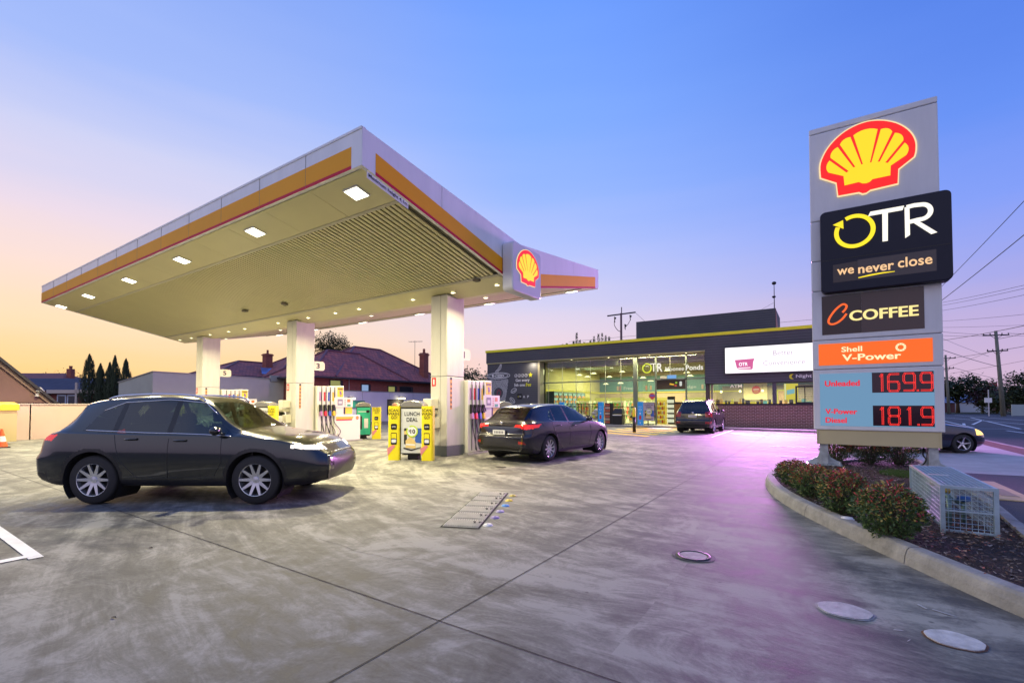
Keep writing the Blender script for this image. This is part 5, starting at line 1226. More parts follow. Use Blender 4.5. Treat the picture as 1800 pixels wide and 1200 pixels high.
def car(name, label, P, paint, loc, rz, cat='car', group=None, tail_on=False):
    L_, cell = P['L'], P.get('cell', .026)
    car_ = thing(name, label, cat, loc, rz, group)
    def sect(x):
        zl, zs, zt, wb, wr = interp(P['zl'], x), interp(P['zs'], x), interp(P['zt'], x), interp(P['wb'], x), interp(P['wr'], x)
        zt = max(zt, zs + .012); g = zt - zs
        cr = min(.09, g * .45)
        pts = [(0.0, zl), (wb * .55, zl), (wb * .86, zl + .004), (wb * .955, zl + .06), (wb * .985, zl + (zs - zl) * .30), (wb * 1.0, zl + (zs - zl) * .58), (wb * .988, zl + (zs - zl) * .80), (wb * .955, zs - .008)]
        if g > .12:
            pts += [(wb * .93, zs + .02), (wb * .93 + (wr - wb * .93) * .5, zs + .02 + (g - cr - .02) * .5), (wr, zt - cr), (wr * .90, zt - cr * .42), (wr * .6, zt - cr * .1), (0.0, zt)]
        else:
            pts += [(wb * .92, zs + g * .25), (wb * .85, zs + g * .5), (wb * .75, zs + g * .72), (wb * .6, zs + g * .86), (wb * .35, zs + g * .96), (0.0, zt)]
        return pts
    NS = 8
    nx = int(L_ / cell); xs = [L_ * i / nx for i in range(nx + 1)]
    rows = []
    for x in xs:
        s = sect(x); c = catmull(s, NS); rows.append(c)
    nh = len(rows[0])
    V = []; idx = {}
    def vid(i, j, sgn):
        if j in (0, nh - 1): sgn = 1
        k = (i, j, sgn)
        if k not in idx: y, z = rows[i][j]; idx[k] = len(V); V.append([xs[i], max(0, y) * sgn if j not in (0, nh - 1) else 0, z])
        return idx[k]
    F_ = []
    for i in range(nx):
        for j in range(nh - 1):
            F_.append((vid(i, j, 1), vid(i, j + 1, 1), vid(i + 1, j + 1, 1), vid(i + 1, j, 1)))
            F_.append((vid(i, j, -1), vid(i + 1, j, -1), vid(i + 1, j + 1, -1), vid(i, j + 1, -1)))
    # rounded end caps from shrinking rings
    for i, sg in ((0, -1), (nx, 1)):
        ring = [vid(i, j, 1) for j in range(nh)] + [vid(i, j, -1) for j in range(nh - 2, 0, -1)]
        zc = (V[ring[0]][2] + V[ring[nh - 1]][2]) / 2; prev = ring; KR = 12
        for q in range(1, KR + 1):
            t = 1 - q / KR; new = []
            bul = P.get('bulge', .05) * (1 - t * t)
            for v in ring:
                V.append([xs[i] + sg * bul, V[v][1] * t, zc + (V[v][2] - zc) * t]); new.append(len(V) - 1)
            n_ = len(ring)
            for a in range(n_):
                b_ = (a + 1) % n_
                F_.append((prev[a], new[a], new[b_], prev[b_]) if sg > 0 else (prev[b_], new[b_], new[a], prev[a]))
            prev = new
    # end shaping: push skin fore and aft by height
    for v in V:
        for sg, key in ((-1, 'rear'), (1, 'front')):
            if key in P:
                d_ = (v[0] if sg < 0 else L_ - v[0]); w_ = max(0, 1 - max(d_, 0) / .5)
                if w_ > 0: v[0] += sg * interp(P[key], v[2]) * w_ * w_ * (3 - 2 * w_) if w_ < 1 else sg * interp(P[key], v[2])
    # wheel arches
    wx = (P['xr'], P['xf']); wr_, ra = P['R'], P['R'] + .055
    keep = []; gone = set()
    def incut(x, z, y): return any((x - a) ** 2 + (z - wr_) ** 2 < ra * ra for a in wx) and abs(y) > .45
    cutv = {}
    for fi, f in enumerate(F_):
        cx = sum(V[k][0] for k in f) / 4; cy = sum(V[k][1] for k in f) / 4; cz = sum(V[k][2] for k in f) / 4
        if incut(cx, cz, cy):
            for k in f: cutv[k] = 1
        else: keep.append(f)
    used = set(k for f in keep for k in f)
    for k in cutv:
        if k in used and abs(V[k][1]) > .5:
            x, y, z = V[k]; a = min(wx, key=lambda q: abs(q - x)); dx, dz = x - a, z - wr_; l_ = math.hypot(dx, dz)
            if l_ > 1e-6: V[k][0] = a + dx / l_ * ra; V[k][2] = wr_ + dz / l_ * ra
    sq = P.get('squeeze', (0, 1, 0)); MX = lambda x: x - sq[2] * min(1, max(0, (x - sq[0]) / (sq[1] - sq[0])))
    # sort faces into parts
    regions = P['regions']; groups = {}
    for f in keep:
        c = [sum(V[k][q] for k in f) / 4 for q in range(3)]; nm = 'body'
        for rn, fn_ in regions:
            if fn_(c[0], abs(c[1]), c[2]): nm = rn + ('#' + str(c[1] > 0) + str(c[0] > 1.45)) if rn == 'pillar_trim' else rn + ('' if rn in ('windscreen', 'rear_window', 'grille') else ('#F' if c[0] > L_ / 2 else '#B') if rn == 'bumper' else ('#L' if c[1] > 0 else '#R')); break
        groups.setdefault(nm, []).append(f)
    mats = {'body': paint, 'windscreen': M_cglass, 'rear_window': M_cglass, 'side_window': M_cglass, 'quarter_window': M_cglass, 'rear_side_window': M_cglass, 'tail_light': M_tail if tail_on else M_tailoff, 'headlight': M_hlamp, 'reflector': M_tailoff, 'bumper': P.get('bumper_mat', M_trim), 'grille': M_trim, 'sill': M_trim, 'pillar_trim': M_trim}
    mats.update(P.get('mats', {}))
    body = None
    for nm in sorted(groups, key=lambda q: q != 'body'):
        fs = groups[nm]; mp = {}; vs = []
        for f in fs:
            for k in f:
                if k not in mp: mp[k] = len(vs); vs.append((MX(V[k][0]), V[k][1], V[k][2]))
        b = B(); b.add(vs, [tuple(mp[k] for k in f) for f in fs]); bn = nm.split('#')[0]
        o = b.build(bn, mats[bn], car_, smooth=True, local=True)
        if bn == 'body': body = o
    def side_y(x, z):
        x = min(max(x, 0), L_); r = rows[int(round(x / L_ * nx))]
        for (ya, za), (yb, zb_) in zip(r[4:-1], r[5:]):
            if (za - z) * (zb_ - z) <= 0 and abs(zb_ - za) > 1e-6: return ya + (yb - ya) * (z - za) / (zb_ - za)
        return r[nh // 2][0]
    # shut lines, window trim
    b = B()
    for ln in P.get('lines', []):
        n_ = []
        for (xa, za), (xb, zb_) in zip(ln[:-1], ln[1:]):
            m_ = max(2, int(math.dist((xa, za), (xb, zb_)) / .06))
            n_ += [(xa + (xb - xa) * t / m_, za + (zb_ - za) * t / m_) for t in range(m_)]
        n_.append(ln[-1])
        for s_ in (-1, 1): b.tube([(MX(x), s_ * (side_y(x, z) + .0005), z) for x, z in n_], .004, 5)
    if b.v: b.build('shut_lines', M_trim, body, True, local=True)
    for ln in P.get('chrome', []):
        b = B()
        n_ = []
        for (xa, za), (xb, zb_) in zip(ln[:-1], ln[1:]):
            m_ = max(2, int(math.dist((xa, za), (xb, zb_)) / .06)); n_ += [(xa + (xb - xa) * t / m_, za + (zb_ - za) * t / m_) for t in range(m_)]
        n_.append(ln[-1])
        for s_ in (-1, 1): b.tube([(MX(x), s_ * (side_y(x, z) + .001), z) for x, z in n_], .007, 5)
        b.build('window_trim', M_chrome, body, True, local=True)
    # underside and wells
    b = B(); b.box(P['xr'] - .5, MX(P['xf']) + .4, -.5, .5, interp(P['zl'], L_ / 2) - .01, .5)
    for a in wx:
        for s_ in (-1, 1):
            y0, y1 = s_ * .45, s_ * (interp(P['wb'], a) - .02)
            pr = [(a + ra * 1.01 * math.cos(R(t)), wr_ + ra * 1.01 * math.sin(R(t))) for t in range(-40, 221, 13)]
            vs = [(x + MX(a) - a, y0, z) for x, z in pr] + [(x + MX(a) - a, y1, z) for x, z in pr]; n_ = len(pr)
            b.add(vs, [(i, i + 1, n_ + i + 1, n_ + i) for i in range(n_ - 1)] + [tuple(range(n_))])
    b.build('underbody', M_well, car_, local=True)
    # cabin: seats, dashboard and steering wheel seen through the glass
    def seat(x, y, w, nm='seat'):
        b = B(); x = MX(x); b.box(x - .05, x + .45, y - w / 2, y + w / 2, .45, .62); b.hexa([(x - .12, y - w / 2, .6), (x + .03, y - w / 2, .6), (x + .03, y + w / 2, .6), (x - .12, y + w / 2, .6), (x - .26, y - w / 2 + .04, 1.1), (x - .16, y - w / 2 + .04, 1.1), (x - .16, y + w / 2 - .04, 1.1), (x - .26, y + w / 2 - .04, 1.1)])
        for q in ([y] if w < .8 else [y - .38, y + .38]): b.hexa([(x - .28, q - .12, 1.13), (x - .19, q - .12, 1.13), (x - .19, q + .12, 1.13), (x - .28, q + .12, 1.13), (x - .30, q - .10, 1.28), (x - .22, q - .10, 1.28), (x - .22, q + .10, 1.28), (x - .30, q + .10, 1.28)])
        b.build(nm, M_seat, car_, local=True, bevel=.02)
    seat(2.15, .36, .48); seat(2.15, -.36, .48); seat(1.22, 0, 1.15)
    b = B(); b.box(MX(2.85), MX(3.3), -.66, .66, .55, .92); b.box(MX(.3), MX(.95), -.55, .55, .5, .86); b.box(MX(.9), MX(2.9), -.6, .6, .4, .46); b.build('dashboard', M_trim, car_, local=True, bevel=.02)
    b = B(); b.tube([(MX(2.78) + .06 * math.sin(R(a)), -.36 + .18 * math.cos(R(a)), .93 + .17 * math.sin(R(a))) for a in range(0, 360, 24)], .014, 6, closed=True); b.build('steering_wheel', M_trim, car_, True, local=True)
    # wheels
    tw = .105
    for a in wx:
        for s_ in (-1, 1):
            yo = s_ * (interp(P['wb'], a) - .035); yc = yo - s_ * tw
            w = bpy.data.objects.new('wheel', None); COL.objects.link(w); w.parent = car_; w.location = (MX(a), yc, wr_); w.empty_display_size = .1
            r = wr_
            b = B(); b.lathe([(r * .66, -tw), (r * .93, -tw), (r * .985, -tw * .8), (r, -tw * .45), (r, tw * .45), (r * .985, tw * .8), (r * .93, tw), (r * .66, tw), (r * .63, tw * .85)], (0, 0, 0), 40, 'y'); b.build('tyre', M_tyre, w, True, local=True)
            b = B(); b.lathe([(r * .67, s_ * tw), (r * .645, s_ * tw * .96), (r * .61, s_ * tw * .5), (r * .6, s_ * .0)], (0, 0, 0), 36, 'y')
            ns = P.get('spokes', 10)
            for k_ in range(ns):
                an = 2 * math.pi * k_ / ns; tw_ = P.get('twist', .12)
                for w0, w1, rr0, rr1, dy in ((.055, .03, r * .12, r * .64, .9),):
                    ca, sa = math.cos(an), math.sin(an); cb, sb = math.cos(an + tw_), math.sin(an + tw_)
                    A = (ca * rr0, sa * rr0); Z_ = (cb * rr1, sb * rr1)
                    y_a, y_z = s_ * tw * .72, s_ * tw * .93; y_b = s_ * tw * .55
                    p4 = [(A[0] - sa * w0 / 2, A[1] + ca * w0 / 2), (A[0] + sa * w0 / 2, A[1] - ca * w0 / 2), (Z_[0] + sb * w1 / 2, Z_[1] - cb * w1 / 2), (Z_[0] - sb * w1 / 2, Z_[1] + cb * w1 / 2)]
                    ys = (y_a, y_a, y_z, y_z)
                    b.add([(p[0], y_b, p[1]) for p in p4] + [(p[0], y_, p[1]) for p, y_ in zip(p4, ys)], [(0, 1, 2, 3), (4, 7, 6, 5), (0, 4, 5, 1), (1, 5, 6, 2), (2, 6, 7, 3), (3, 7, 4, 0)])
            b.lathe([(.0001, s_ * tw * .82), (r * .13, s_ * tw * .78), (r * .17, s_ * tw * .55)], (0, 0, 0), 20, 'y')
            b.use(1).lathe([(.0001, s_ * .02), (r * .62, s_ * .02)], (0, 0, 0), 24, 'y')
            b.build('rim', [M_alloy, M_well], w, local=True)
    # mirrors, handles, plate, wiper
    for s_ in (-1, 1):
        mx, mz = P['mirror']; y = side_y(mx, mz - .02) * s_
        mx = MX(mx)
        b = B(); b.ball((mx, y + s_ * .12, mz + .02), .1, 8, (.65, 1.05, .62)); b.tube([(mx + .05, y - s_ * .01, mz - .04), (mx + .02, y + s_ * .07, mz - .01)], .022, 6); b.build('mirror', P.get('mirror_mat', paint), car_, True, local=True)
        for hx, hz in P.get('handles', []):
            y = side_y(hx, hz) * s_; hx = MX(hx)
            b = B(); b.tube([(hx - .09, y, hz), (hx - .07, y + s_ * .03, hz + .003), (hx + .07, y + s_ * .03, hz + .005), (hx + .09, y, hz + .005)], .012, 6); b.build('door_handle', P.get('handle_mat', paint), car_, True, local=True)
    if 'plate' in P:
        px_, pz_ = P['plate']; b = B(); b.box(px_ - .012, px_, -.19, .19, pz_ - .055, pz_ + .055); b.use(1)
        for q in range(6): b.box(px_ - .014, px_ - .012, -.14 + q * .05, -.11 + q * .05, pz_ - .03, pz_ + .03)
        b.build('number_plate', [M_plate, mat('plate_print', (.12, .12, .16), .5)], car_, local=True)
    if 'wiper' in P:
        wx0, wz0, wx1, wz1 = P['wiper']; b = B(); b.tube([(wx0, -.05, wz0), (wx1, .28, wz1)], [.02, .01], 6); b.build('rear_wiper', M_trim, car_, local=True)
    if 'badge' in P:
        bx, bz = P['badge']; b = B(); b.lathe([(.0001, -.012), (.03, -.01), (.045, 0)], (bx, 0, bz), 18, 'x'); b.build('badge', M_chrome, car_, True, local=True)
    if P.get('rails'):
        for s_ in (-1, 1):
            b = B(); pts = [(MX(x), s_ * (interp(P['wr'], x) * .93), interp(P['zt'], x) - .03 + (.035 if 0 < i < 5 else -.0)) for i, x in enumerate([.75, .9, 1.3, 1.7, 2.2, 2.35])]
            b.tube(catmull(pts, 4), .016, 6); b.build('roof_rail', M_chrome if P['rails'] == 'chrome' else M_trim, car_, True, local=True)
    return car_

def pgon(pts): return lambda x, z: inside(x, z, pts)
# ---- dark blue-black hatchback at pump 1
side_w = pgon([(.98, 1.0), (1.50, .985), (2.10, .975), (2.55, .965), (3.02, .955), (2.60, 1.20), (2.25, 1.335), (1.75, 1.37), (1.30, 1.345), (1.05, 1.22), (.88, 1.08)])
pil = lambda x, z: abs(x - (1.78 + (z - 1) * .0)) < .035 or abs(x - (1.13 + (z - 1.0) * .25)) < .02
hatch = dict(L=4.42, R=.325, xr=.86, xf=3.56, bulge=.05,
    zt=[(0, .90), (.05, .97), (.16, 1.07), (.34, 1.22), (.50, 1.345), (.62, 1.385), (1.0, 1.43), (1.6, 1.455), (2.1, 1.435), (2.45, 1.36), (2.8, 1.22), (3.2, 1.035), (3.45, .98), (3.9, .90), (4.2, .80), (4.42, .66)],
    zs=[(0, .87), (.2, .955), (.7, .985), (1.6, .965), (2.6, .945), (3.2, .925), (3.6, .88), (4.1, .77), (4.42, .6)],
    wb=[(0, .72), (.06, .79), (.2, .85), (.5, .885), (.9, .90), (2.0, .895), (3.4, .90), (3.8, .885), (4.1, .82), (4.3, .7), (4.42, .55)],
    wr=[(0, .60), (.2, .60), (.5, .57), (.9, .585), (1.6, .60), (2.3, .60), (2.8, .66), (3.2, .76), (3.6, .72), (4.42, .4)],
    zl=[(0, .30), (.25, .22), (.7, .19), (3.8, .19), (4.2, .21), (4.42, .26)],
    rear=[(.2, .0), (.45, .10), (.62, .10), (.72, .03), (.9, .02), (1.1, 0)],
    front=[(.2, .0), (.4, .06), (.6, .04), (.8, 0)],
    regions=[('rear_window', lambda x, y, z: .10 < x < .52 and y < .66 - (z - 1.0) * .34 and 1.03 < z < 1.335),
             ('windscreen', lambda x, y, z: 2.42 < x < 3.16 and y < .50 + (x - 2.4) * .18 and z > 1.02),
             ('rear_side_window', lambda x, y, z: y > .45 and side_w(x, z) and not pil(x, z) and x < 1.77),
             ('side_window', lambda x, y, z: y > .45 and side_w(x, z) and not pil(x, z)),
             ('pillar_trim', lambda x, y, z: y > .45 and side_w(x, z)),
             ('tail_light', lambda x, y, z: y > .42 and x < .50 - (0.945 - z) * 1.6 and .815 + max(0, (.74 - y)) * .22 + x * .12 < z < .935),
             ('reflector', lambda x, y, z: x < .03 and .58 < y < .76 and .47 < z < .53),
             ('headlight', lambda x, y, z: x > 3.95 and .45 < y and .62 < z < .80 - (x - 4.2) * .1),
             ('grille', lambda x, y, z: x > 4.3 and y < .42 and .3 < z < .62),
             ('bumper', lambda x, y, z: x < .20 and z < .37 + .04 * (y < .3))],
    lines=[[(1.80, .36), (1.80, .96)], [(2.92, .92), (2.95, .60), (2.85, .30), (1.45, .28), (1.15, .60), (1.02, .8), (1.0, .98)], [(.55, .97), (.60, .86)]],
    chrome=[[(.92, 1.06), (1.02, 1.0), (1.6, .975), (2.4, .958), (2.98, .95)]],
    mirror=(2.78, 1.0), handles=[(2.02, .86), (1.27, .89)], plate=(-.105, .74), wiper=(.20, 1.09, .15, 1.06), badge=(-.03, .96), mats={'bumper': M_trim}, spokes=10, twist=.12)
paint_navy = mat('paint_navy', (.006, .006, .016), .22, .0, coat=.6)
car('hatchback_car', 'black-navy hatchback parked at the first pump with its tail lights glowing', hatch, paint_navy, (-6.58, 9.52, 0), R(85.5), tail_on=True)
area_light('tail_glow', (-6.3, 9.3, .9), .3, 1.5, (1, .05, .03), (R(-90), 0, 0), .2)
# ---- small SUV before the shop
sw2 = pgon([(.50, 1.10), (1.5, 1.06), (2.5, 1.02), (2.98, 1.0), (2.65, 1.28), (2.35, 1.50), (1.6, 1.53), (.95, 1.50), (.62, 1.38)])
pil2 = lambda x, z: abs(x - 1.70) < .04 or abs(x - .98) < .035
suv = dict(L=4.25, R=.35, xr=.78, xf=3.33, bulge=.04,
    zt=[(0, 1.0), (.04, 1.06), (.12, 1.18), (.26, 1.45), (.36, 1.58), (.7, 1.64), (1.4, 1.67), (2.1, 1.65), (2.4, 1.58), (2.7, 1.40), (3.1, 1.14), (3.3, 1.09), (3.8, 1.03), (4.1, .93), (4.25, .78)],
    zs=[(0, .98), (.3, 1.07), (1.5, 1.03), (3.1, .99), (3.6, .96), (4.0, .88), (4.25, .72)],
    wb=[(0, .80), (.08, .85), (.4, .885), (2, .89), (3.6, .885), (3.95, .83), (4.15, .72), (4.25, .6)],
    wr=[(0, .68), (.3, .60), (1.5, .635), (2.3, .63), (3.1, .76), (4.25, .45)],
    zl=[(0, .32), (.3, .25), (3.8, .24), (4.25, .3)],
    rear=[(.2, 0), (.4, .08), (.62, .09), (.72, .02), (1.1, 0)], front=[(.2, 0), (.5, .06), (.8, .02), (1, 0)],
    regions=[('rear_window', lambda x, y, z: .05 < x < .40 and y < .64 - (z - 1.1) * .16 and 1.13 < z < 1.52),
             ('windscreen', lambda x, y, z: 2.38 < x < 3.08 and y < .52 + (x - 2.4) * .2 and z > 1.12),
             ('rear_side_window', lambda x, y, z: y > .45 and sw2(x, z) and not pil2(x, z) and x < 1.7), ('side_window', lambda x, y, z: y > .45 and sw2(x, z) and not pil2(x, z)),
             ('pillar_trim', lambda x, y, z: y > .45 and sw2(x, z)),
             ('tail_light', lambda x, y, z: x < .26 and y > .54 and .82 < z < 1.12 - (.8 - y) * .3 and y > .56 + (1.1 - z) * .1),
             ('reflector', lambda x, y, z: x < .1 and y > .60 and .50 < z < .60),
             ('headlight', lambda x, y, z: x > 3.8 and y > .5 and .72 < z < .9),
             ('bumper', lambda x, y, z: z < .48 and (x < .2 or x > 4.05)), ('sill', lambda x, y, z: z < .36 and y > .5)],
    lines=[[(1.72, .40), (1.72, 1.04)], [(2.8, .98), (2.8, .5), (2.7, .38), (1.35, .38), (1.1, .66), (1.0, 1.04)]], chrome=[],
    mirror=(2.62, 1.08), mirror_mat=M_trim, handles=[(1.95, .95), (1.2, .97)], plate=(-.085, .86), badge=(-.02, 1.02), rails='dark', spokes=5, twist=0)
paint_grey = mat('paint_charcoal', (.014, .016, .022), .25, .1, coat=.6)
car('small_suv', 'dark grey compact SUV seen from behind before the shop brick wall', suv, paint_grey, (-5.25, 24.25, 0), R(90))
# ---- dark SUV crossing on the left
sw3 = pgon([(.62, 1.03), (1.5, 1.0), (2.6, .98), (3.12, .965), (2.75, 1.22), (2.40, 1.42), (1.7, 1.47), (1.0, 1.43), (.74, 1.28)])
pil3 = lambda x, z: abs(x - 1.86) < .04 or abs(x - 1.08) < .045
cross = dict(squeeze=(1.9, 2.9, .34), L=4.32, R=.345, xr=.80, xf=3.44, bulge=.05, cell=.02,
    zt=[(0, .93), (.05, 1.0), (.16, 1.12), (.34, 1.34), (.46, 1.465), (.8, 1.52), (1.5, 1.56), (2.15, 1.53), (2.5, 1.44), (2.85, 1.26), (3.2, 1.06), (3.4, 1.02), (3.9, .94), (4.15, .85), (4.32, .70)],
    zs=[(0, .90), (.3, 1.0), (1.5, .98), (3.1, .95), (3.6, .91), (4.05, .81), (4.32, .64)],
    wb=[(0, .78), (.08, .84), (.4, .89), (2, .90), (3.7, .895), (4.0, .83), (4.2, .72), (4.32, .58)],
    wr=[(0, .64), (.4, .58), (1.5, .61), (2.4, .61), (3.2, .76), (4.32, .42)],
    zl=[(0, .33), (.3, .25), (3.9, .24), (4.32, .3)],
    rear=[(.2, 0), (.42, .08), (.62, .08), (.75, .02), (1.1, 0)], front=[(.2, 0), (.5, .06), (.8, .02), (1, 0)],
    regions=[('rear_window', lambda x, y, z: .08 < x < .48 and y < .60 and 1.08 < z < 1.42),
             ('windscreen', lambda x, y, z: 2.46 < x < 3.18 and y < .50 + (x - 2.4) * .2 and z > 1.06),
             ('rear_side_window', lambda x, y, z: y > .45 and sw3(x, z) and not pil3(x, z) and x < 1.86), ('side_window', lambda x, y, z: y > .45 and sw3(x, z) and not pil3(x, z)),
             ('pillar_trim', lambda x, y, z: y > .45 and sw3(x, z)),
             ('tail_light', lambda x, y, z: x < .30 - (1.0 - z) * .9 and y > .45 and .90 < z < .985),
             ('headlight', lambda x, y, z: x > 3.92 and y > .42 and .752 + (4.25 - x) * .12 < z < .812 + (4.3 - x) * .07),
             ('grille', lambda x, y, z: x > 4.2 and y < .45 and .36 < z < .64),
             ('bumper', lambda x, y, z: z < .45 and (x < .15 or x > 4.15)),
             ('sill', lambda x, y, z: y > .5 and (z < .36 or any((x - a) ** 2 + (z - .345) ** 2 < .45 ** 2 for a in (.80, 3.44)))),],
    lines=[[(1.88, .38), (1.88, .98)], [(2.96, .95), (2.98, .6), (2.85, .38), (1.45, .38), (1.2, .62), (1.1, .98)]],
    chrome=[[(.66, 1.045), (1.5, 1.01), (2.6, .985), (3.08, .965)], [(.78, 1.32), (1.05, 1.44), (1.7, 1.482), (2.38, 1.435), (2.7, 1.27)]],
    mirror=(2.92, 1.02), handles=[(2.12, .90), (1.35, .92)], plate=(-.085, .78), badge=(-.02, .98), rails='chrome', spokes=10, twist=0,
    mats={'headlight': mat('head_lamp_lit', (.5, .5, .5), .2, emit=(1, .88, .72), es=1.3)})
paint_green = mat('paint_graphite', (.006, .009, .008), .2, .0, spec=.5, coat=.85)
cr = car('crossover_suv', 'dark graphite SUV driving across the left foreground with headlights on', cross, paint_green, (-9.74, 2.54, 0), R(33.4), tail_on=True)
# ---- white hatchback behind it and dark car on the road
white = dict(hatch); white['mats'] = {'bumper': M_trim}
car('white_hatchback', 'white hatchback at the middle island behind the crossing SUV', white, mat('paint_white', (.62, .63, .60), .25, coat=.8), (-18.3, 11.3, 0), R(-90))
road = dict(hatch); road['squeeze'] = (1.0, 2.9, .55); road['spokes'] = 5
road['mats'] = {'headlight': mat('indicator_amber_lit', (.5, .3, .05), .2, emit=(1, .62, .15), es=1.6)}
car('dark_hatchback', 'dark blue car with glowing amber headlight passing behind the price pylon', road, mat('paint_midnight', (.01, .014, .035), .2, .3, coat=1.0), (0.50, 17.7, 0), R(33.4)).scale = (1, 1, .86)

# ================================================================== vegetation
def leaf_cloud(b, blobs, n, size, rnd, k=(0, 0, 0, 1), flat=.6, shell=.55):
    tot = sum(q[3] * q[4] * q[5] for q in blobs)
    for (x, y, z, rx, ry, rz) in blobs:
        m = int(n * rx * ry * rz / tot)
        clumps = []
        for _ in range(max(6, m // 26)):
            u = rnd.gauss(0, 1), rnd.gauss(0, 1), rnd.gauss(0, 1); l_ = math.sqrt(sum(q * q for q in u)) + 1e-6; r_ = shell + (1 - shell) * rnd.random() ** .6
            r_ *= rnd.uniform(.8, 1.12)
            clumps.append((x + u[0] / l_ * rx * r_, y + u[1] / l_ * ry * r_, z + u[2] / l_ * rz * r_, rnd.choice(k)))
        cs = (rx * ry * rz) ** (1 / 3) * .22
        for _ in range(m):
            c = rnd.choice(clumps); b.k = c[3]
            p = [c[0] + rnd.gauss(0, cs), c[1] + rnd.gauss(0, cs), c[2] + rnd.gauss(0, cs * .8)]
            a = rnd.uniform(0, 6.28); t = rnd.uniform(-.9, .9); s_ = size * rnd.uniform(.6, 1.4)
            d1 = Vector((math.cos(a) * s_, math.sin(a) * s_, t * s_)); d2 = Vector((-math.sin(a), math.cos(a), rnd.uniform(-.8, .8))) * s_ * flat
            P = Vector(p); b.add([tuple(P - d1), tuple(P + d2 * .8), tuple(P + d1), tuple(P - d2 * .8)], [(0, 1, 2, 3)])
M_leafd = mat('leaf_dark', (.030, .048, .018), .7, var=.4, scale=.8)
M_leafm = mat('leaf_mid', (.060, .082, .026), .7, var=.35, scale=.8)
M_bark = mat('bark', (.10, .075, .055), .85, var=.4, scale=6)
def tree(name, label, x, y, h, blobs, n=3500, size=.14, mats=None, trunk=.22, seed=1, th=None, k=(0, 0, 0, 1), group=None, lean=0):
    t = thing(name, label, 'tree', (x, y, 0), 0, group); rnd = random.Random(seed)
    b = B(); th = th or h * .45
    b.tube([(x, y, 0), (x + lean * .3, y, th * .5), (x + lean, y, th)], [trunk, trunk * .75, trunk * .5], 8)
    for q in blobs:
        for _ in range(3):
            e = (q[0] + rnd.uniform(-.4, .4) * q[3], q[1] + rnd.uniform(-.4, .4) * q[4], q[2] + rnd.uniform(-.3, .5) * q[5])
            m_ = ((x + lean + e[0]) / 2 + rnd.uniform(-.1, .1), (y + e[1]) / 2, (th + e[2]) / 2)
            b.tube([(x + lean * .8, y, th * .8), m_, e], [trunk * .45, trunk * .25, trunk * .06], 5)
    b.build('trunk', M_bark, t, True)
    b = B(); leaf_cloud(b, blobs, n, size, rnd, k); b.build('crown', mats or [M_leafd, M_leafm], t)
    return t
# cypresses on the left
for i, (dx, dy, h, w) in enumerate([(0, 0, 6.15, .62), (.95, .66, 5.25, .45), (1.75, 1.2, 5.35, .45), (2.15, 1.5, 6.0, .5), (3.1, 2.15, 5.7, .5)]):
    x, y = -58.9 + dx * .92, 15.1 + dy * .92; rnd = random.Random(i + 20)
    t = thing('cypress_tree', '', 'tree', (x, y, 0), 0, 'row of cypresses beyond the left fence')
    t['label'] = 'dark pencil cypress on the left, %s' % ('tallest at the left end of the row', 'short one second in the row', 'middle one leaning on its neighbour', 'tall one fourth in the row', 'slim one at the right end of the row')[i]
    b = B(); b.cyl((x, y, 0), (x, y, h * .7), .12, .04, 6); b.build('trunk', M_bark, t)
    b = B()
    for _ in range(2600):
        u = rnd.random(); z = .3 + (h - .3) * u; prof = w * min(1, (u * 5 + .3)) * (1 - u ** 2.6) ** .8 * (1 + .15 * math.sin(u * 23 + i)) * 1.3; a = rnd.uniform(0, 6.28); r_ = prof * rnd.uniform(.55, 1.05)
        px_, py_ = x + r_ * math.cos(a), y + r_ * math.sin(a); b.k = rnd.choice((0, 0, 1)); s_ = rnd.uniform(.05, .1)
        b.add([(px_ - s_ * .5 * math.sin(a), py_ + s_ * .5 * math.cos(a), z), (px_ + s_ * .5 * math.sin(a), py_ - s_ * .5 * math.cos(a), z), (px_ + .04 * math.cos(a), py_ + .04 * math.sin(a), z + s_ * 3.4)], [(0, 1, 2)])
    b.build('crown', [M_leafd, mat('leaf_cypress', (.035, .05, .02), .7)], t)
def Dp(r, hz, d): # horizontal ratio, height above eye per metre, distance -> point
    return ((.835 * r - .5503) * d, (.5503 * r + .835) * d, 1.4 + hz * d)
# crowns behind the buildings
tree('gum_tree', 'leafy tree rising behind the tiled roof of the brick house', -45.4, 32.3, 9.6, [(-45.4, 32.3, 8.1, 1.9, 1.9, 1.3), (-44.7, 32.8, 7.4, 1.6, 1.6, 1.0), (-46.3, 31.7, 7.3, 1.3, 1.3, .9)], 4200, .11, trunk=.2, seed=3)
tree('garden_tree', 'dark bushy tree between column 1 and the shop corner', -27.6, 35.9, 5.2, [(-27.9, 35.5, 3.6, 1.5, 1.5, 1.2), (-26.6, 36.4, 3.2, 1.5, 1.5, 1.1), (-27.3, 36.0, 2.3, 2.2, 2.2, .8), (-29.2, 34.7, 4.2, 1.0, 1.0, .8)], 4600, .11, trunk=.15, seed=4)
tree('bare_tree', 'thin half-bare tree left of the cypresses', -93.5, 22.2, 6.2, [(-93.5, 22.2, 4.6, 3.2, 3.2, 1.5), (-91.5, 23.4, 5.0, 1.6, 1.6, 1.3), (-96, 20.6, 4.2, 2.2, 2.2, .9)], 1800, .13, trunk=.2, seed=6)
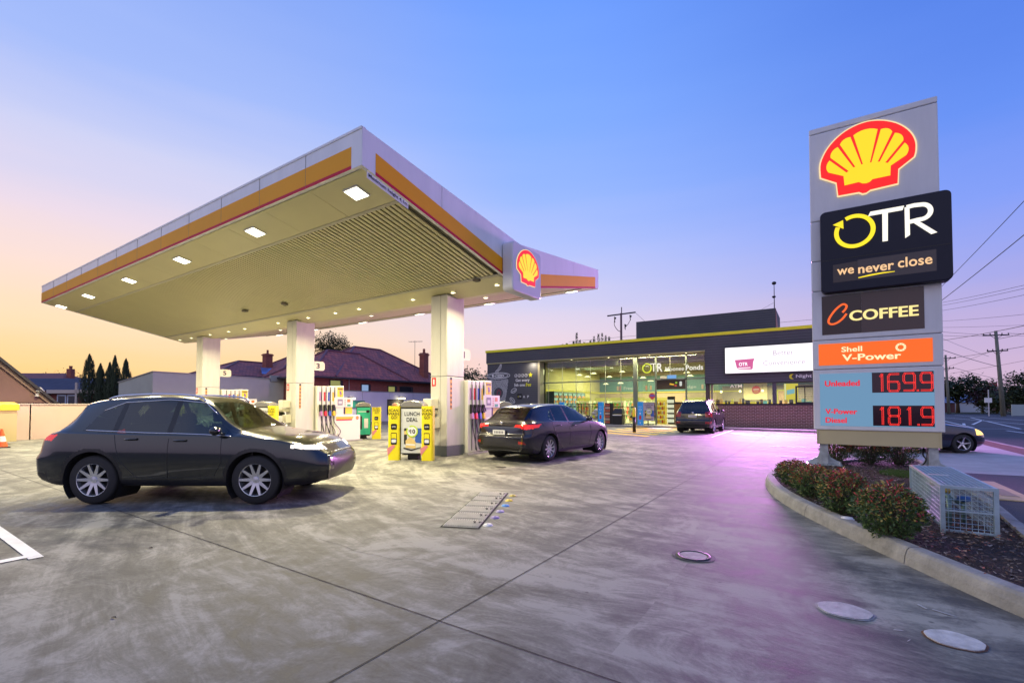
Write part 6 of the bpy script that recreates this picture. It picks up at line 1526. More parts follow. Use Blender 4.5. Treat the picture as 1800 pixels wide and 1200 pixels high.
# upright shrubs showing over the shop roof
t = thing('roofline_shrubs', 'row of small upright treetops peeping over the yellow roof band', 'tree', (-21.4, 45.8, 0))
b = B(); b.cyl((-21.4, 45.8, 0), (-21.4, 45.8, 6.5), .12, .06, 6); b.build('trunk', M_bark, t)
b = B(); rnd = random.Random(8)
for dx, h in ((-1.9, 7.6), (-1.2, 7.9), (-.75, 8.0), (.0, 8.2), (.35, 9.1), (.7, 8.3), (1.2, 8.1), (1.9, 8.3), (2.3, 8.7), (2.8, 9.0), (3.2, 9.05), (3.6, 8.8), (4.0, 8.7)):
    x, y = -22 + dx * .8, 45.4 + dx * .53
    for _ in range(170):
        z = 6.3 + (h - 6.3) * rnd.random() ** .8; w = .26 * (1 - (z - 6.3) / (h - 6.2)) + .05; a = rnd.uniform(0, 6.28); px_, py_ = x + w * math.cos(a), y + w * math.sin(a)
        b.k = rnd.choice((0, 0, 1)); s_ = rnd.uniform(.07, .14); b.add([(px_ - .04 * math.sin(a), py_ + .04 * math.cos(a), z), (px_ + .04 * math.sin(a), py_ - .04 * math.cos(a), z), (px_ + .07 * math.cos(a), py_, z + s_ * 1.6)], [(0, 1, 2)])
b.build('crown', [M_leafd, M_leafm], t)
# trees over the road
M_leafr = mat('leaf_plum', (.085, .035, .045), .7, var=.4, scale=.8)
tree('broad_tree', 'broad dark green tree behind the far power pole', 21.0, 115.6, 8, [(21.6, 116.0, 4.6, 4.4, 4.4, 1.5), (18.6, 114.0, 4.0, 3.4, 3.4, 1.5), (24.4, 117.9, 3.2, 2.6, 2.6, 1.1)], 5200, .26, trunk=.35, seed=11, th=2.2)
tree('plum_tree', 'small plum-leaved tree left of the street sign', 23.3, 111.1, 5, [(23.3, 111.1, 3.0, 1.8, 1.8, 1.3), (22.6, 110.7, 1.9, 1.2, 1.2, .7), (23.6, 111.4, 4.2, .9, .9, .7)], 1900, .17, [M_leafr, M_leafd], .2, 12, th=1.8)
tree('plum_tree', 'plum-leaved tree between the street sign and the near power pole', 26.2, 116.2, 5, [(26.2, 116.2, 3.0, 1.7, 1.7, 1.5)], 1600, .18, [M_leafr, M_leafd], .2, 13, th=1.8)
tree('hedge_tree', 'rounded bright green trees right behind the near power pole', 25.4, 108.5, 4.5, [(25.6, 110.0, 1.9, 2.4, 2.4, 1.5), (23.8, 108.8, 1.6, 1.5, 1.5, 1.3), (28.4, 111.4, 2.3, 2.4, 2.4, 1.8)], 4200, .2, [M_leafm, mat('leaf_bright', (.075, .10, .03), .7, var=.3, scale=1)], .2, 14, th=1.4)
tree('evergreen_tree', 'tall dark evergreen at the right edge across the road', 25.6, 101.0, 8, [(26.0, 101.5, 3.6, 2.7, 2.7, 2.6), (28.0, 101.0, 5.0, 2.3, 2.3, 2.4), (24.0, 99.6, 2.8, 1.4, 1.4, 1.7)], 5200, .2, trunk=.3, seed=15, th=2.4)

# nandina shrubs in the bed
M_ng = mat('nandina_green', (.085, .15, .03), .55, var=.3, scale=9); M_ng2 = mat('nandina_deep', (.04, .085, .02), .6); M_nr = mat('nandina_red', (.55, .05, .08), .5, var=.35, scale=12); M_nr2 = mat('nandina_wine', (.28, .04, .04), .55); M_ny = mat('nandina_yellow', (.42, .32, .08), .55)
def shrub(label, x, y, r, h, seed, red=.35, n=3300):
    t = thing('nandina_shrub', label, 'shrub', (x, y, .11), 0, 'red-tipped shrubs in the bed'); rnd = random.Random(seed)
    b = B(); g = B(); rd = B(); tips = []
    for _ in range(46):
        a = rnd.uniform(0, 6.28); q = rnd.random() ** .6; ex, ey = x + r * q * math.cos(a), y + r * q * math.sin(a); ez = .11 + h * (1 - .45 * q * q) * rnd.uniform(.8, 1.05)
        b.tube([(x + r * .25 * q * math.cos(a), y + r * .25 * q * math.sin(a), .11), ((x + ex) / 2 + rnd.uniform(-.03, .03), (y + ey) / 2, .11 + (ez - .11) * .55), (ex, ey, ez)], [.006, .004, .002], 4); tips.append((ex, ey, ez))
    def leaf(bb, P, L_, w, d):
        d = d.normalized(); s_ = d.cross(Vector((rnd.uniform(-1, 1), rnd.uniform(-1, 1), rnd.uniform(-.2, 1)))).normalized() * w
        m = P + d * L_ * .45; bb.add([tuple(P), tuple(m + s_), tuple(P + d * L_), tuple(m - s_ - Vector((0, 0, .002)))], [(0, 1, 2, 3)])
    for _ in range(n):
        q = rnd.random() ** .42; a = rnd.uniform(0, 6.28); u = rnd.random() ** .8
        rr = r * q * (1 - .5 * max(0, u - .45) ** 1.2) * (.55 + .6 * min(1, u * 2.0)) * rnd.uniform(.85, 1.1)
        P = Vector((x + rr * math.cos(a), y + rr * math.sin(a), .13 + h * u * (1 - .25 * q * q))); d = Vector((math.cos(a) * rnd.uniform(.2, 1) + rnd.gauss(0, .45), math.sin(a) * rnd.uniform(.2, 1) + rnd.gauss(0, .45), rnd.uniform(-.5, .9)))
        hz_ = (P.z - .11) / h
        if rnd.random() < red * max(0, hz_ - .55) * 2.3: rd.k = rnd.choice((0, 1, 1, 2)); leaf(rd, P, rnd.uniform(.025, .05), rnd.uniform(.005, .009), d)
        else: g.k = rnd.choice((0, 0, 1, 1, 1, 2)) if hz_ > .4 else rnd.choice((0, 1, 1, 1)); leaf(g, P, rnd.uniform(.025, .055), rnd.uniform(.005, .010), d)
    for (ex, ey, ez) in tips:
        for _ in range(int(14 * (red + .25))):
            rd.k = rnd.choice((0, 0, 1, 2)); leaf(rd, Vector((ex + rnd.gauss(0, .012), ey + rnd.gauss(0, .012), ez - rnd.uniform(-.03, .07))), rnd.uniform(.03, .055), rnd.uniform(.005, .009), Vector((rnd.gauss(0, .7), rnd.gauss(0, .7), rnd.uniform(.2, 1))))
    b.build('stems', M_bark, t); g.build('leaves', [M_ng, M_ng2, M_ny], t); rd.build('red_tips', [M_nr, M_nr2, M_ny], t)
shrub('low red-tipped shrub at the far left tip of the bed', -.36, 8.75, .25, .40, 1, .6)
shrub('round shrub with red tips, second from the left along the kerb', -.09, 7.75, .26, .46, 2, .45)
shrub('shrub with bright pink-red crown, third along the kerb', .22, 6.78, .25, .52, 3, .6, 3800)
shrub('largest dark green shrub nearest the camera along the kerb', .55, 5.85, .27, .52, 4, .28, 4400)
shrub('small red shrub behind the left leg of the price pylon', .30, 12.9, .28, .62, 5, .6)
shrub('red bushy shrub left of centre behind the price pylon', .90, 13.0, .34, .68, 6, .7, 3600)
shrub('dark shrub right of centre behind the price pylon', 1.42, 13.1, .34, .66, 7, .3, 3000)
# fallen red leaves
b = B(); rnd = random.Random(31)
for _ in range(240):
    x, y = rnd.gauss(1.0, .3), rnd.gauss(6.6, .8)
    if not inside(x, y, inner): continue
    a = rnd.uniform(0, 6.28); s_ = rnd.uniform(.012, .03); z = rnd.uniform(.145, .16); b.k = rnd.randrange(2)
    b.add([(x - s_ * math.cos(a), y - s_ * math.sin(a), z), (x + s_ * .5 * math.sin(a), y - s_ * .5 * math.cos(a), z + .01), (x + s_ * math.cos(a), y + s_ * math.sin(a), z), (x - s_ * .5 * math.sin(a), y + s_ * .5 * math.cos(a), z + .006)], [(0, 1, 2, 3)])
tag(b.build('fallen_leaves', [mat('leaf_fallen_rust', (.28, .09, .05), .7), mat('leaf_fallen_tan', (.35, .22, .12), .7)]), 'scattered rusty fallen leaves on the mulch beside the wire cage', 'leaves', kind='stuff')

# ================================================================== far buildings, fences, poles
M_tile = brick_mat('roof_tiles_red', (.50, .15, .11), (.25, .10, .10), (.03, .015, .02), 1.0, .34, .30, 'yx', .8)
M_tile2 = brick_mat('roof_tiles_red_side', (.50, .15, .11), (.25, .10, .10), (.03, .015, .02), 1.0, .34, .30, 'xy', .8)
M_hbrick = brick_mat('house_brick', (.38, .09, .06), (.27, .06, .045), (.2, .13, .1), 1.0, .23, .086, 'yz')
M_ridge = mat('ridge_tile', (.16, .06, .07), .5)
M_gut = mat('gutter_dark', (.03, .028, .035), .5)
def hip_roof(parent, x0, x1, y0, y1, ze, rx, ry0, ry1, zr, mt=None, ms=None):
    mt = mt or M_tile; ms = ms or M_tile2
    b = B(); a = (rx, ry0, zr); c = (rx, ry1, zr)
    b.use(0).poly([(x1, y0, ze), (x1, y1, ze), c, a]); b.poly([(x0, y1, ze), (x0, y0, ze), a, c])
    b.use(1).poly([(x0, y0, ze), (x1, y0, ze), a]); b.poly([(x1, y1, ze), (x0, y1, ze), c])
    r = b.build('roof', [mt, ms], parent)
    b = B()
    for p, q in (((x1, y0, ze), a), ((x0, y0, ze), a), (a, c), ((x1, y1, ze), c)): b.tube([(p[0], p[1], p[2] + .03), (q[0], q[1], q[2] + .03)], .09, 6)
    b.build('ridge_caps', M_ridge, r)
    b = B(); b.box(x1 - .06, x1 + .08, y0, y1, ze - .14, ze - .01); b.box(x0, x1, y0 - .08, y0 + .06, ze - .14, ze - .01); b.build('gutter', M_gut, r)
    return r
hs = thing('brick_house', 'red brick house with large tiled hip roof behind the blue-grey fence', 'house', (-35, 27, 0))
b = B(); b.box(-38, -31, 20.4, 34, 0, 3.55); b.build('wall', M_hbrick, hs)
rf = hip_roof(hs, -39.6, -30.4, 22.0, 35.0, 3.56, -35.0, 27.2, 30.2, 6.65)
hip_roof(hs, -36.6, -30.38, 19.9, 29.6, 3.55, -33.5, 23.4, 26.6, 5.85)
for y0, y1, z0, z1, lit in ((21.95, 22.8, 2.2, 3.28, 1), (24.85, 25.5, 2.1, 3.06, 2), (27.65, 28.35, 2.1, 3.0, 1), (29.0, 30.3, 2.1, 3.0, 0)):
    b = B(); b.box(-31.02, -30.96, y0 - .06, y1 + .25, z0, z1 + .08); w_ = b.build('window', M_gut, hs)
    b = B(); b.poly([(-30.95, y0, z0), (-30.95, y1, z0), (-30.95, y1, z1), (-30.95, y0, z1)])
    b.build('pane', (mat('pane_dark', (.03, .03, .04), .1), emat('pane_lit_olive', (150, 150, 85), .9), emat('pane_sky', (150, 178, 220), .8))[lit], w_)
b = B(); b.cyl((-30.93, 23.6, 1.0), (-30.93, 23.6, 3.5), .03, n=6); b.build('downpipe', mat('pipe_pale', (.5, .45, .45), .5), hs)
b = B(); b.box(-31.6, -31.0, 32.0, 32.6, 3.6, 6.35); b.box(-31.66, -30.94, 31.94, 32.66, 6.1, 6.25); b.cyl((-31.3, 32.3, 6.3), (-31.3, 32.3, 6.75), .13, .11, 10); b.build('chimney', M_hbrick, rf)
t = thing('roof_aerial', 'television aerial mast left of the brick chimney', 'aerial', (-31.9, 31.7, 4.9))
b = B(); b.cyl((-31.9, 31.7, 4.6), (-31.9, 31.7, 7.5), .02, n=5); b.tube([(-32.4, 31.4, 7.4), (-31.3, 32.1, 7.45)], .015, 4)
for i in range(5): b.tube([(-32.3 + i * .22, 31.2 + i * .14, 7.42), (-32.4 + i * .22, 31.75 + i * .14, 7.42)], .01, 4)
b.build('antenna', M_gut, t)
h2 = thing('tiled_house', 'dark tiled house behind the grey rendered wall, with brick chimney', 'house', (-50, 26, 0))
b = B(); b.box(-53, -46, 21, 34, 0, 4.2); b.build('wall', M_hbrick, h2)
r2 = hip_roof(h2, -53.5, -45.6, 20.4, 30, 4.2, -49.6, 24.4, 27, 5.9)
hip_roof(h2, -51.5, -43, 24.6, 38, 4.15, -47.2, 29.2, 34, 6.9)
b = B(); b.box(-47.9, -47.2, 25.9, 26.6, 4.6, 6.7); b.box(-47.98, -47.12, 25.82, 26.68, 6.5, 6.62); b.cyl((-47.55, 26.25, 6.6), (-47.55, 26.25, 7.1), .12, .1, 8); b.build('chimney', M_hbrick, r2)
b = B(); b.poly([(-45.9, 24.8, 4.5), (-45.9, 26.4, 4.5), (-46.9, 26.8, 5.2), (-46.9, 25.2, 5.2)]); b.build('skylight', mat('solar_blue', (.2, .28, .5), .15, .3), r2)
# grey rendered building
g = thing('rendered_shed', 'plain grey-green rendered building with sloping parapet behind the pumps', 'building', (-36, 14, 0))
M_rend = mat('render_grey_green', (.62, .61, .48), .8, var=.08, scale=.6)
b = B(); b.hexa([(-40.3, 11.9, 0), (-34.6, 11.9, 0), (-34.6, 19.3, 0), (-40.3, 19.3, 0), (-40.3, 11.9, 2.95), (-34.6, 11.9, 3.48), (-34.6, 19.3, 3.40), (-40.3, 19.3, 2.9)]); b.box(-37.9, -34.62, 19.3, 22.5, 0, 3.2)
b.build('wall', M_rend, g)
b = B(); b.hexa([(-40.35, 11.85, 2.95), (-34.55, 11.85, 3.48), (-34.55, 19.32, 3.40), (-40.35, 19.32, 2.9), (-40.35, 11.85, 3.0), (-34.55, 11.85, 3.53), (-34.55, 19.32, 3.45), (-40.35, 19.32, 2.95)]); b.box(-34.7, -34.55, 19.33, 20.6, 3.2, 3.66)
b.build('parapet_cap', mat('cap_pale', (.4, .4, .36), .5), g)
for i, (y, z) in enumerate(((11.0, 3.35), (15.2, 3.85))):
    b = B(); b.lathe([(.12, 0), (.12, .35), (.16, .36), (.001, .55)], (-36.5, y + 1.4, z - .5), 8)
    tag(b.build('roof_vent', M_gut, None, True), ('small dark vent pot above the left end of the rendered shed', 'dark vent pot above the middle of the rendered shed')[i], 'vent')
# boundary fence in steel panels
fn_ = thing('boundary_fence', 'tall blue-grey panel fence along the back of the forecourt', 'fence', (-27, 20, 0))
M_fence = mat('fence_panel', (.42, .45, .55), .5, .1, var=.05, scale=1)
for i in range(5):
    y0 = 19.3 + i * 2.45
    b = B(); b.box(-27.05, -27.0, y0 + .015, y0 + 2.435, .22, 2.36); b.build('panel', M_fence, fn_)
b = B(); b.box(-27.08, -26.97, 19.3, 31.6, 2.36, 2.42); b.box(-27.1, -26.95, 19.3, 31.6, 0, .21); b.build('rail', mat('fence_rail', (.16, .18, .2), .6), fn_)
ft = thing('street_wall', 'low peach-lit rendered wall left of the crossing SUV', 'wall', (-27, 5, 0))
for i in range(11):
    y0 = -3 + i * 2.02; b = B(); b.box(-27.15, -27.0, y0 + .01, y0 + 2.07, 0, 1.43); b.build('panel', mat('wall_peach', (.52, .38, .33), .7, var=.05, scale=1), ft)
b = B(); b.box(-27.18, -26.97, -3, 19.25, 1.43, 1.47); b.build('coping', mat('coping_pale', (.5, .42, .4), .6), ft)
# wall lamps and signs on the fence
def wallsign(name, label, y0, y1, z0, z1, m, oval=False):
    t = thing(name, label, 'sign', (-26.95, (y0 + y1) / 2, z0)); b = B(); b.box(-26.99, -26.93, y0, y1, z0, z1); b.build('board', m, t, bevel=.01)
    if oval:
        b = B(); b.prism(disc(24.75, 1.44, .15, 24, 2.6), fx(-26.925), .01); b.use(1); b.prism(disc(24.75, 1.44, .12, 24, 2.7), fx(-26.912), .004); b.use(2); ribbon(b, catmull([(24.5, 1.42), (24.65, 1.50), (24.8, 1.40), (25.0, 1.47)], 4), .03, fx(-26.9), .002); b.build('oval', [mat('oval_cream', (.6, .45, .3), .5), mat('oval_orange', (.5, .16, .05), .5), mat('oval_cream', (0, 0, 0))], t)
wallsign('green_sign', 'dark green rectangular board under the fence lamp', 20.35, 21.9, 1.22, 1.72, mat('board_green', (.01, .14, .11), .5))
wallsign('black_sign', 'black board with orange oval badge on the fence', 24.0, 25.6, .68, 1.84, M_blk, True)
for y, z, lab in ((20.6, 1.85, 'lit floodlight on the fence above the green board'), (25.2, 1.92, 'lit floodlight on the fence above the black oval board')):
    t = thing('flood_light', lab, 'wall lamp', (-26.9, y, z)); b = B(); b.box(-26.98, -26.7, y - .12, y + .12, z + .05, z + .11); b.build('arm', M_gut, t)
    b = B(); b.box(-26.85, -26.6, y - .22, y + .22, z - .04, z + .05); b.build('lens', emat('flood_lens', (255, 240, 180), 9), t); area_light('fence_lamp', (-26.6, y, z - .12), .3, 25, (1, .85, .5), (0, 0, 0), .3)
# low building with gable at the far left
gb_ = thing('gable_building', 'brown cement-sheet gable building rising over the left street wall', 'building', (-34, 1, 0))
b = B(); P = [(-4.5, 0), (6.35, 0), (6.35, 1.5), (2.0, 6.05), (-4.5, 0.5)]
b.prism([(-4.5, 0), (6.35, 0), (6.35, 1.55), (1.2, 6.9), (-4.5, 1.0)], frame((-40, 0, 0), (0, 1, 0), (0, 0, 1), (1, 0, 0)), 10.0); b.build('wall', mat('sheet_brown', (.26, .15, .12), .7, var=.08, scale=1), gb_)
b = B(); b.prism([(6.75, 1.16), (6.8, 1.26), (1.2, 7.12), (1.2, 6.95)], frame((-40.3, 0, 0), (0, 1, 0), (0, 0, 1), (1, 0, 0)), 10.6); b.use(1); b.prism([(6.2, 1.52), (6.72, 1.02), (6.75, 1.16), (1.2, 6.95), (1.2, 6.7)], frame((-30, 0, 0), (0, 1, 0), (0, 0, 1), (1, 0, 0)), .12)
b.build('roof', [M_gut, mat('barge_brown', (.3, .2, .15), .6)], gb_)
b = B(); b.box(-29.99, -29.97, -4, 6.3, 1.50, 1.56); b.box(-29.99, -29.97, 4.6, 4.63, 1.5, 3.2); b.build('cover_strip', mat('strip_brown', (.2, .11, .09), .7), gb_)
t = thing('gable_lamp', 'small white twin spotlight on the brown gable', 'wall lamp', (-29.9, 5.95, 2.0)); b = B(); b.box(-29.99, -29.85, 5.85, 6.05, 1.95, 2.05); b.lathe([(.02, .2), (.14, .04), (.16, 0)], (-29.85, 5.95, 2.03), 10); b.lathe([(.05, -.02), (.08, -.15), (.001, -.16)], (-29.85, 5.85, 1.95), 8); b.build('head', mat('lamp_white', (.6, .58, .52), .4), t)
t = thing('tv_aerial', 'tall leaning aerial on the left gable roof', 'aerial', (-40.6, 3.5, 3)); b = B(); b.tube([(-40.8, 3.4, 2.0), (-40.5, 3.75, 5.75)], .03, 6)
A0, A1 = Vector((-41.6, 2.6, 5.85)), Vector((-38.2, 5.2, 5.3)); b.tube([A0, A1], .02, 5)
for i in range(14):
    c = A0 + (A1 - A0) * (i / 13); l_ = .55 - .03 * i; b.tube([(c.x - l_ * .8, c.y + l_ * 0.3, c.z + .03), (c.x + l_ * .8, c.y - l_ * .3, c.z + .03)], .01, 4)
b.build('antenna', M_gut, t)
def camhouse(name, label, c, w, dpt, hw, zr, wallm, roofm, over=.3, gable=False):
    t = thing(name, label, 'house', (c[0], c[1], 0), R(33.4)); b = B(); b.box(-w / 2, w / 2, 0, dpt, 0, hw); b.build('wall', wallm, t, local=True)
    b = B(); i_ = 0 if gable else dpt / 2
    b.poly([(-w / 2 - over, -over, hw), (w / 2 + over, -over, hw), (w / 2 + over - i_, dpt / 2, zr), (-w / 2 - over + i_, dpt / 2, zr)]); b.poly([(w / 2 + over, dpt + over, hw), (-w / 2 - over, dpt + over, hw), (-w / 2 - over + i_, dpt / 2, zr), (w / 2 + over - i_, dpt / 2, zr)])
    b.poly([(w / 2 + over, -over, hw), (w / 2 + over, dpt + over, hw), (w / 2 + over - i_, dpt / 2, zr)]); b.poly([(-w / 2 - over, dpt + over, hw), (-w / 2 - over, -over, hw), (-w / 2 - over + i_, dpt / 2, zr)])
    b.build('roof', roofm, t, local=True); return t
M_tr = mat('far_tile_red', (.24, .08, .07), .7, var=.2, scale=1.5); M_tb = brick_mat('tiles_blue', (.05, .06, .10), (.035, .045, .08), (.01, .01, .02), 1.0, .5, .45, 'xy', .85)
hL = camhouse('far_red_house', 'distant house with dull red tiled roof and brick chimney at left', (-86.5, 14.6), 13, 7, 4.1, 5.75, M_hbrick, M_tr)
b = B(); b.box(4.3, 4.9, 2.8, 3.4, 5.0, 6.3); b.cyl((4.6, 3.1, 6.3), (4.6, 3.1, 6.7), .15, .2, 8); b.build('chimney', M_hbrick, hL, local=True)
hM = camhouse('blue_tile_house', 'house with blue-black tiled roof and white windows left of the cypresses', (-64.0, 12.4), 13.5, 8, 2.85, 4.25, mat('house_brick_plain', (.22, .06, .045), .8, var=.2, scale=3), M_tb, .4, True)
for i, (x0, x1) in enumerate(((1.1, 1.35), (2.2, 3.1), (3.2, 4.1), (4.9, 5.5))):
    b = B(); b.box(x0, x1, -.06, -.02, 1.3, 2.45); w_ = b.build('window', mat('window_white', (.55, .62, .75), .5), hM, local=True); b = B(); b.box(x0 + .12, x1 - .12, -.08, -.06, 1.35, 2.3); b.build('pane', mat('pane_dark', (0, 0, 0)), w_, local=True)
b = B(); b.box(1.6, 6.8, -.5, -.3, 2.55, 2.9); b.box(4.35, 4.55, -.5, -.35, 1.2, 3.6); b.build('eave_board', mat('eave_cream', (.6, .5, .42), .6), hM, local=True)
b = B(); b.box(-.2, 1.6, -1.0, .1, 2.5, 2.62); b.build('awning', mat('awning_blue', (.3, .4, .65), .5), hM, local=True)
# houses across the road
hR = camhouse('grey_roof_house', 'low house with pale grey roof under the broad tree across the road', (18.0, 121.5), 10, 8, 1.9, 3.0, mat('wall_dark_red', (.16, .06, .06), .8), mat('roof_pale', (.36, .34, .42), .5))
hS = camhouse('pale_blue_house', 'pale blue-white gabled house behind the plum tree', (25.0, 128), 8, 8, 2.0, 3.6, mat('wall_pale_blue', (.42, .47, .56), .6), mat('roof_blue', (.16, .2, .3), .5), gable=True)
hT = camhouse('chimney_house', 'distant house with red-banded chimney above the trees', (31.0, 141.5), 9, 8, 3.2, 4.6, mat('wall_pink', (.4, .25, .25), .7), M_tr)
b = B(); b.box(-.2, 1.6, -.3, .6, 3.6, 5.4); b.use(1).box(-.1, .4, -.2, .5, 5.4, 6.3); b.box(.7, 1.3, -.2, .5, 5.4, 6.3); b.build('chimney', [mat('chimney_pale', (.5, .33, .3), .7), mat('chimney_red', (.3, .05, .05), .7)], hT, local=True)
t = thing('far_wall', 'pale blue-grey wall at the right edge across the road', 'wall', (23, 89, 0)); b = B(); b.hexa([(21.4, 88.6, 0), (30, 94.2, 0), (30, 94.5, 0), (21.4, 88.9, 0), (21.4, 88.6, 1.5), (30, 94.2, 1.5), (30, 94.5, 1.5), (21.4, 88.9, 1.5)]); b.build('panel', mat('wall_bluegrey', (.34, .42, .44), .7), t)
t = thing('shop_strip', 'dark low shopfront with red and white posters far across the road', 'building', (14, 101, 0)); b = B(); b.hexa([(11.5, 101.5, 0), (17.5, 105.5, 0), (15, 109, 0), (9, 105, 0), (11.5, 101.5, 2.3), (17.5, 105.5, 2.3), (15, 109, 2.3), (9, 105, 2.3)]); b.build('wall', mat('strip_wall', (.06, .045, .05), .7), t)
for i, (a, c_) in enumerate(((14.8, (.6, .6, .62)), (15.6, (.5, .05, .05)), (16.3, (.55, .56, .6)), (17.0, (.45, .06, .08)))):
    b = B(); x, y = a, 101.5 + (a - 11.5) * .667 - .1; b.hexa([(x, y, .3), (x + .5, y + .33, .3), (x + .45, y + .4, .3), (x - .05, y + .07, .3), (x, y, 1.5), (x + .5, y + .33, 1.5), (x + .45, y + .4, 1.5), (x - .05, y + .07, 1.5)]); b.build('poster', mat('far_poster_%d' % i, c_, .6), t)
t = thing('street_sign', 'small white sign on a pale pole between the trees across the road', 'street sign', (18.15, 83.8, 0)); b = B(); b.cyl((18.15, 83.8, 0), (18.15, 83.8, 3.4), .06, n=8); b.build('pole', mat('pole_pale', (.5, .5, .55), .5), t); b = B(); b.hexa([(17.7, 83.4, 1.75), (18.5, 83.95, 1.75), (18.48, 83.99, 1.75), (17.68, 83.44, 1.75), (17.7, 83.4, 2.35), (18.5, 83.95, 2.35), (18.48, 83.99, 2.35), (17.68, 83.44, 2.35)]); b.build('plate', M_vin, t)
# power poles
M_pole = mat('pole_timber', (.17, .18, .15), .85, var=.35, scale=3, stretch=(3, 3, .4)); M_arm = mat('crossarm', (.06, .05, .06), .7); M_ins = mat('insulator', (.02, .02, .03), .3)
def pole(label, base, top, r, arms, col=None):
    t = thing('power_pole', label, 'power pole', (*base, 0), 0, 'timber power poles'); b = B(); b.tube([(*base, 0), top], [r, r * .62], 12); b.build('post', col or M_pole, t, True)
    for z, hw in arms:
        f_ = z / top[2]; cx, cy = base[0] + (top[0] - base[0]) * f_, base[1] + (top[1] - base[1]) * f_; ux, uy = .835, .5503
        b = B(); b.tube([(cx - ux * hw, cy - uy * hw, z - .05), (cx + ux * hw, cy + uy * hw, z + .05)], .07, 4)
        for s_ in (-1, 1): b.tube([(cx, cy, z - .55), (cx + s_ * ux * hw * .5, cy + s_ * uy * hw * .5, z)], .03, 4)
        a = b.build('crossarm', M_arm, t)
        for q in (-.95, -.45, .45, .95):
            b = B(); b.lathe([(.03, 0), (.07, .04), (.04, .1), (.07, .14), (.03, .22), (.001, .24)], (cx + ux * hw * q, cy + uy * hw * q, z + .05 * q + .04), 8); b.build('insulator', M_ins, a, True)
    return t
pole('tall weathered timber power pole across the road, nearest the right edge', (19.7, 84.8), (19.12, 84.46, 11.0), .26, ((10.45, 1.7), (8.4, 1.35)))
pole('farther slimmer power pole beside the right edge of the price pylon', (17.34, 101.26), (17.06, 101.07, 9.5), .22, ((8.95, 1.6), (7.3, 1.2)))
p3 = pole('brown power pole with hanging fuses rising behind the shop roof', (-17.7, 48.2), (-17.7, 48.2, 11.3), .17, (), mat('pole_brown', (.16, .09, .09), .8))
b = B(); b.tube([(-18.95, 47.4, 11.0), (-16.4, 49.05, 11.4)], .075, 4); b.build('crossarm', M_arm, p3)
b = B(); b.cyl((-17.65, 48.2, 11.2), (-17.65, 48.2, 11.95), .05, n=6); b.build('finial', M_arm, p3)
for x, y, z in ((-18.3, 47.8, 10.9), (-16.9, 48.7, 11.1), (-17.35, 48.35, 10.1)):
    b = B(); b.cyl((x, y, z), (x + .05, y, z - .6), .06, .04, 6); b.ball((x + .08, y, z - .15), .12, 5); b.build('fuse', M_ins, p3)
b = B(); b.tube(catmull([(-18.3, 47.8, 10.5), (-18.3, 47.8, 10.0), (-18.05, 48, 9.5), (-17.75, 48.1, 9.3)], 4), .035, 5); b.tube(catmull([(-16.9, 48.7, 10.5), (-17.1, 48.6, 10.1), (-17.4, 48.4, 9.7)], 4), .03, 5); b.build('drop_cable', M_ins, p3)
WIRES = [((8.73, 32.1, 11.68), (7.31, 76.68, 9.96), 0.02), ((9.52, 35.02, 10.74), (7.31, 76.68, 9.81), 0.026), ((15.87, 58.36, 12.03), (11.38, 91.33, 16.08), 0.02), ((15.87, 58.36, 11.74), (11.38, 91.33, 15.66), 0.02), ((15.87, 58.36, 11.16), (11.38, 91.33, 14.97), 0.02), ((19.84, 72.96, 11.34), (13.0, 104.38, 15.64), 0.02), ((15.87, 58.36, 8.52), (14.63, 117.43, 13.36), 0.035), ((19.84, 72.96, 9.57), (19.4, 84.65, 9.96), 0.03), ((19.84, 72.96, 8.11), (19.89, 84.97, 8.57), 0.03), ((19.89, 84.97, 8.57), (17.08, 101.08, 8.9), 0.03), ((10.67, 66.92, 7.56), (19.28, 84.57, 6.38), 0.03), ((18.14, 101.78, 7.44), (35.7, 131.32, 4.69), 0.03), ((12.81, 80.3, 10.91), (27.77, 102.14, 11.81), 0.02), ((14.94, 93.68, 11.9), (19.04, 84.41, 10.33), 0.02), ((23.8, 87.55, 7.55), (17.69, 101.48, 6.52), 0.02), ((18.49, 84.04, 8.35), (17.08, 101.08, 7.53), 0.02), ((12.81, 80.3, 11.42), (23.8, 87.55, 11.86), 0.015), ((19.84, 72.96, 9.14), (20.38, 85.29, 10.69), 0.03), ((16.01, 100.37, 12.56), (18.3, 83.92, 7.69), 0.02) ]

for i, (a, c_, r_) in enumerate(WIRES):
    a, c_ = Vector(a), Vector(c_); sag = (a - c_).length * .006
    b = B(); b.tube([tuple(a.lerp(c_, q / 10) - Vector((0, 0, 4 * sag * (q / 10) * (1 - q / 10)))) for q in range(11)], r_, 5)
    o = b.build('overhead_wire', M_ins)
    if i < 2: tag(o, ('upper of the two thick black wires right of the pylon top', 'lower of the two thick black wires right of the pylon')[i], 'wire')
    else: tag(o, 'thin overhead power wire in the sky right of the price pylon', 'wire', 'thin power wires right of the pylon')
for a, c_, lab in (((-24.67, 49.62, 8.9), (-.02, 59.87, 10.67), 'faint wire running behind the shop roof'), ((-16.45, 49.0, 11.4), (-13.6, 51.0, 8.2), 'short wire sloping down from the brown pole to the roof box')):
    b = B(); b.tube([a, c_], .015, 4); tag(b.build('overhead_wire', M_ins), lab, 'wire')

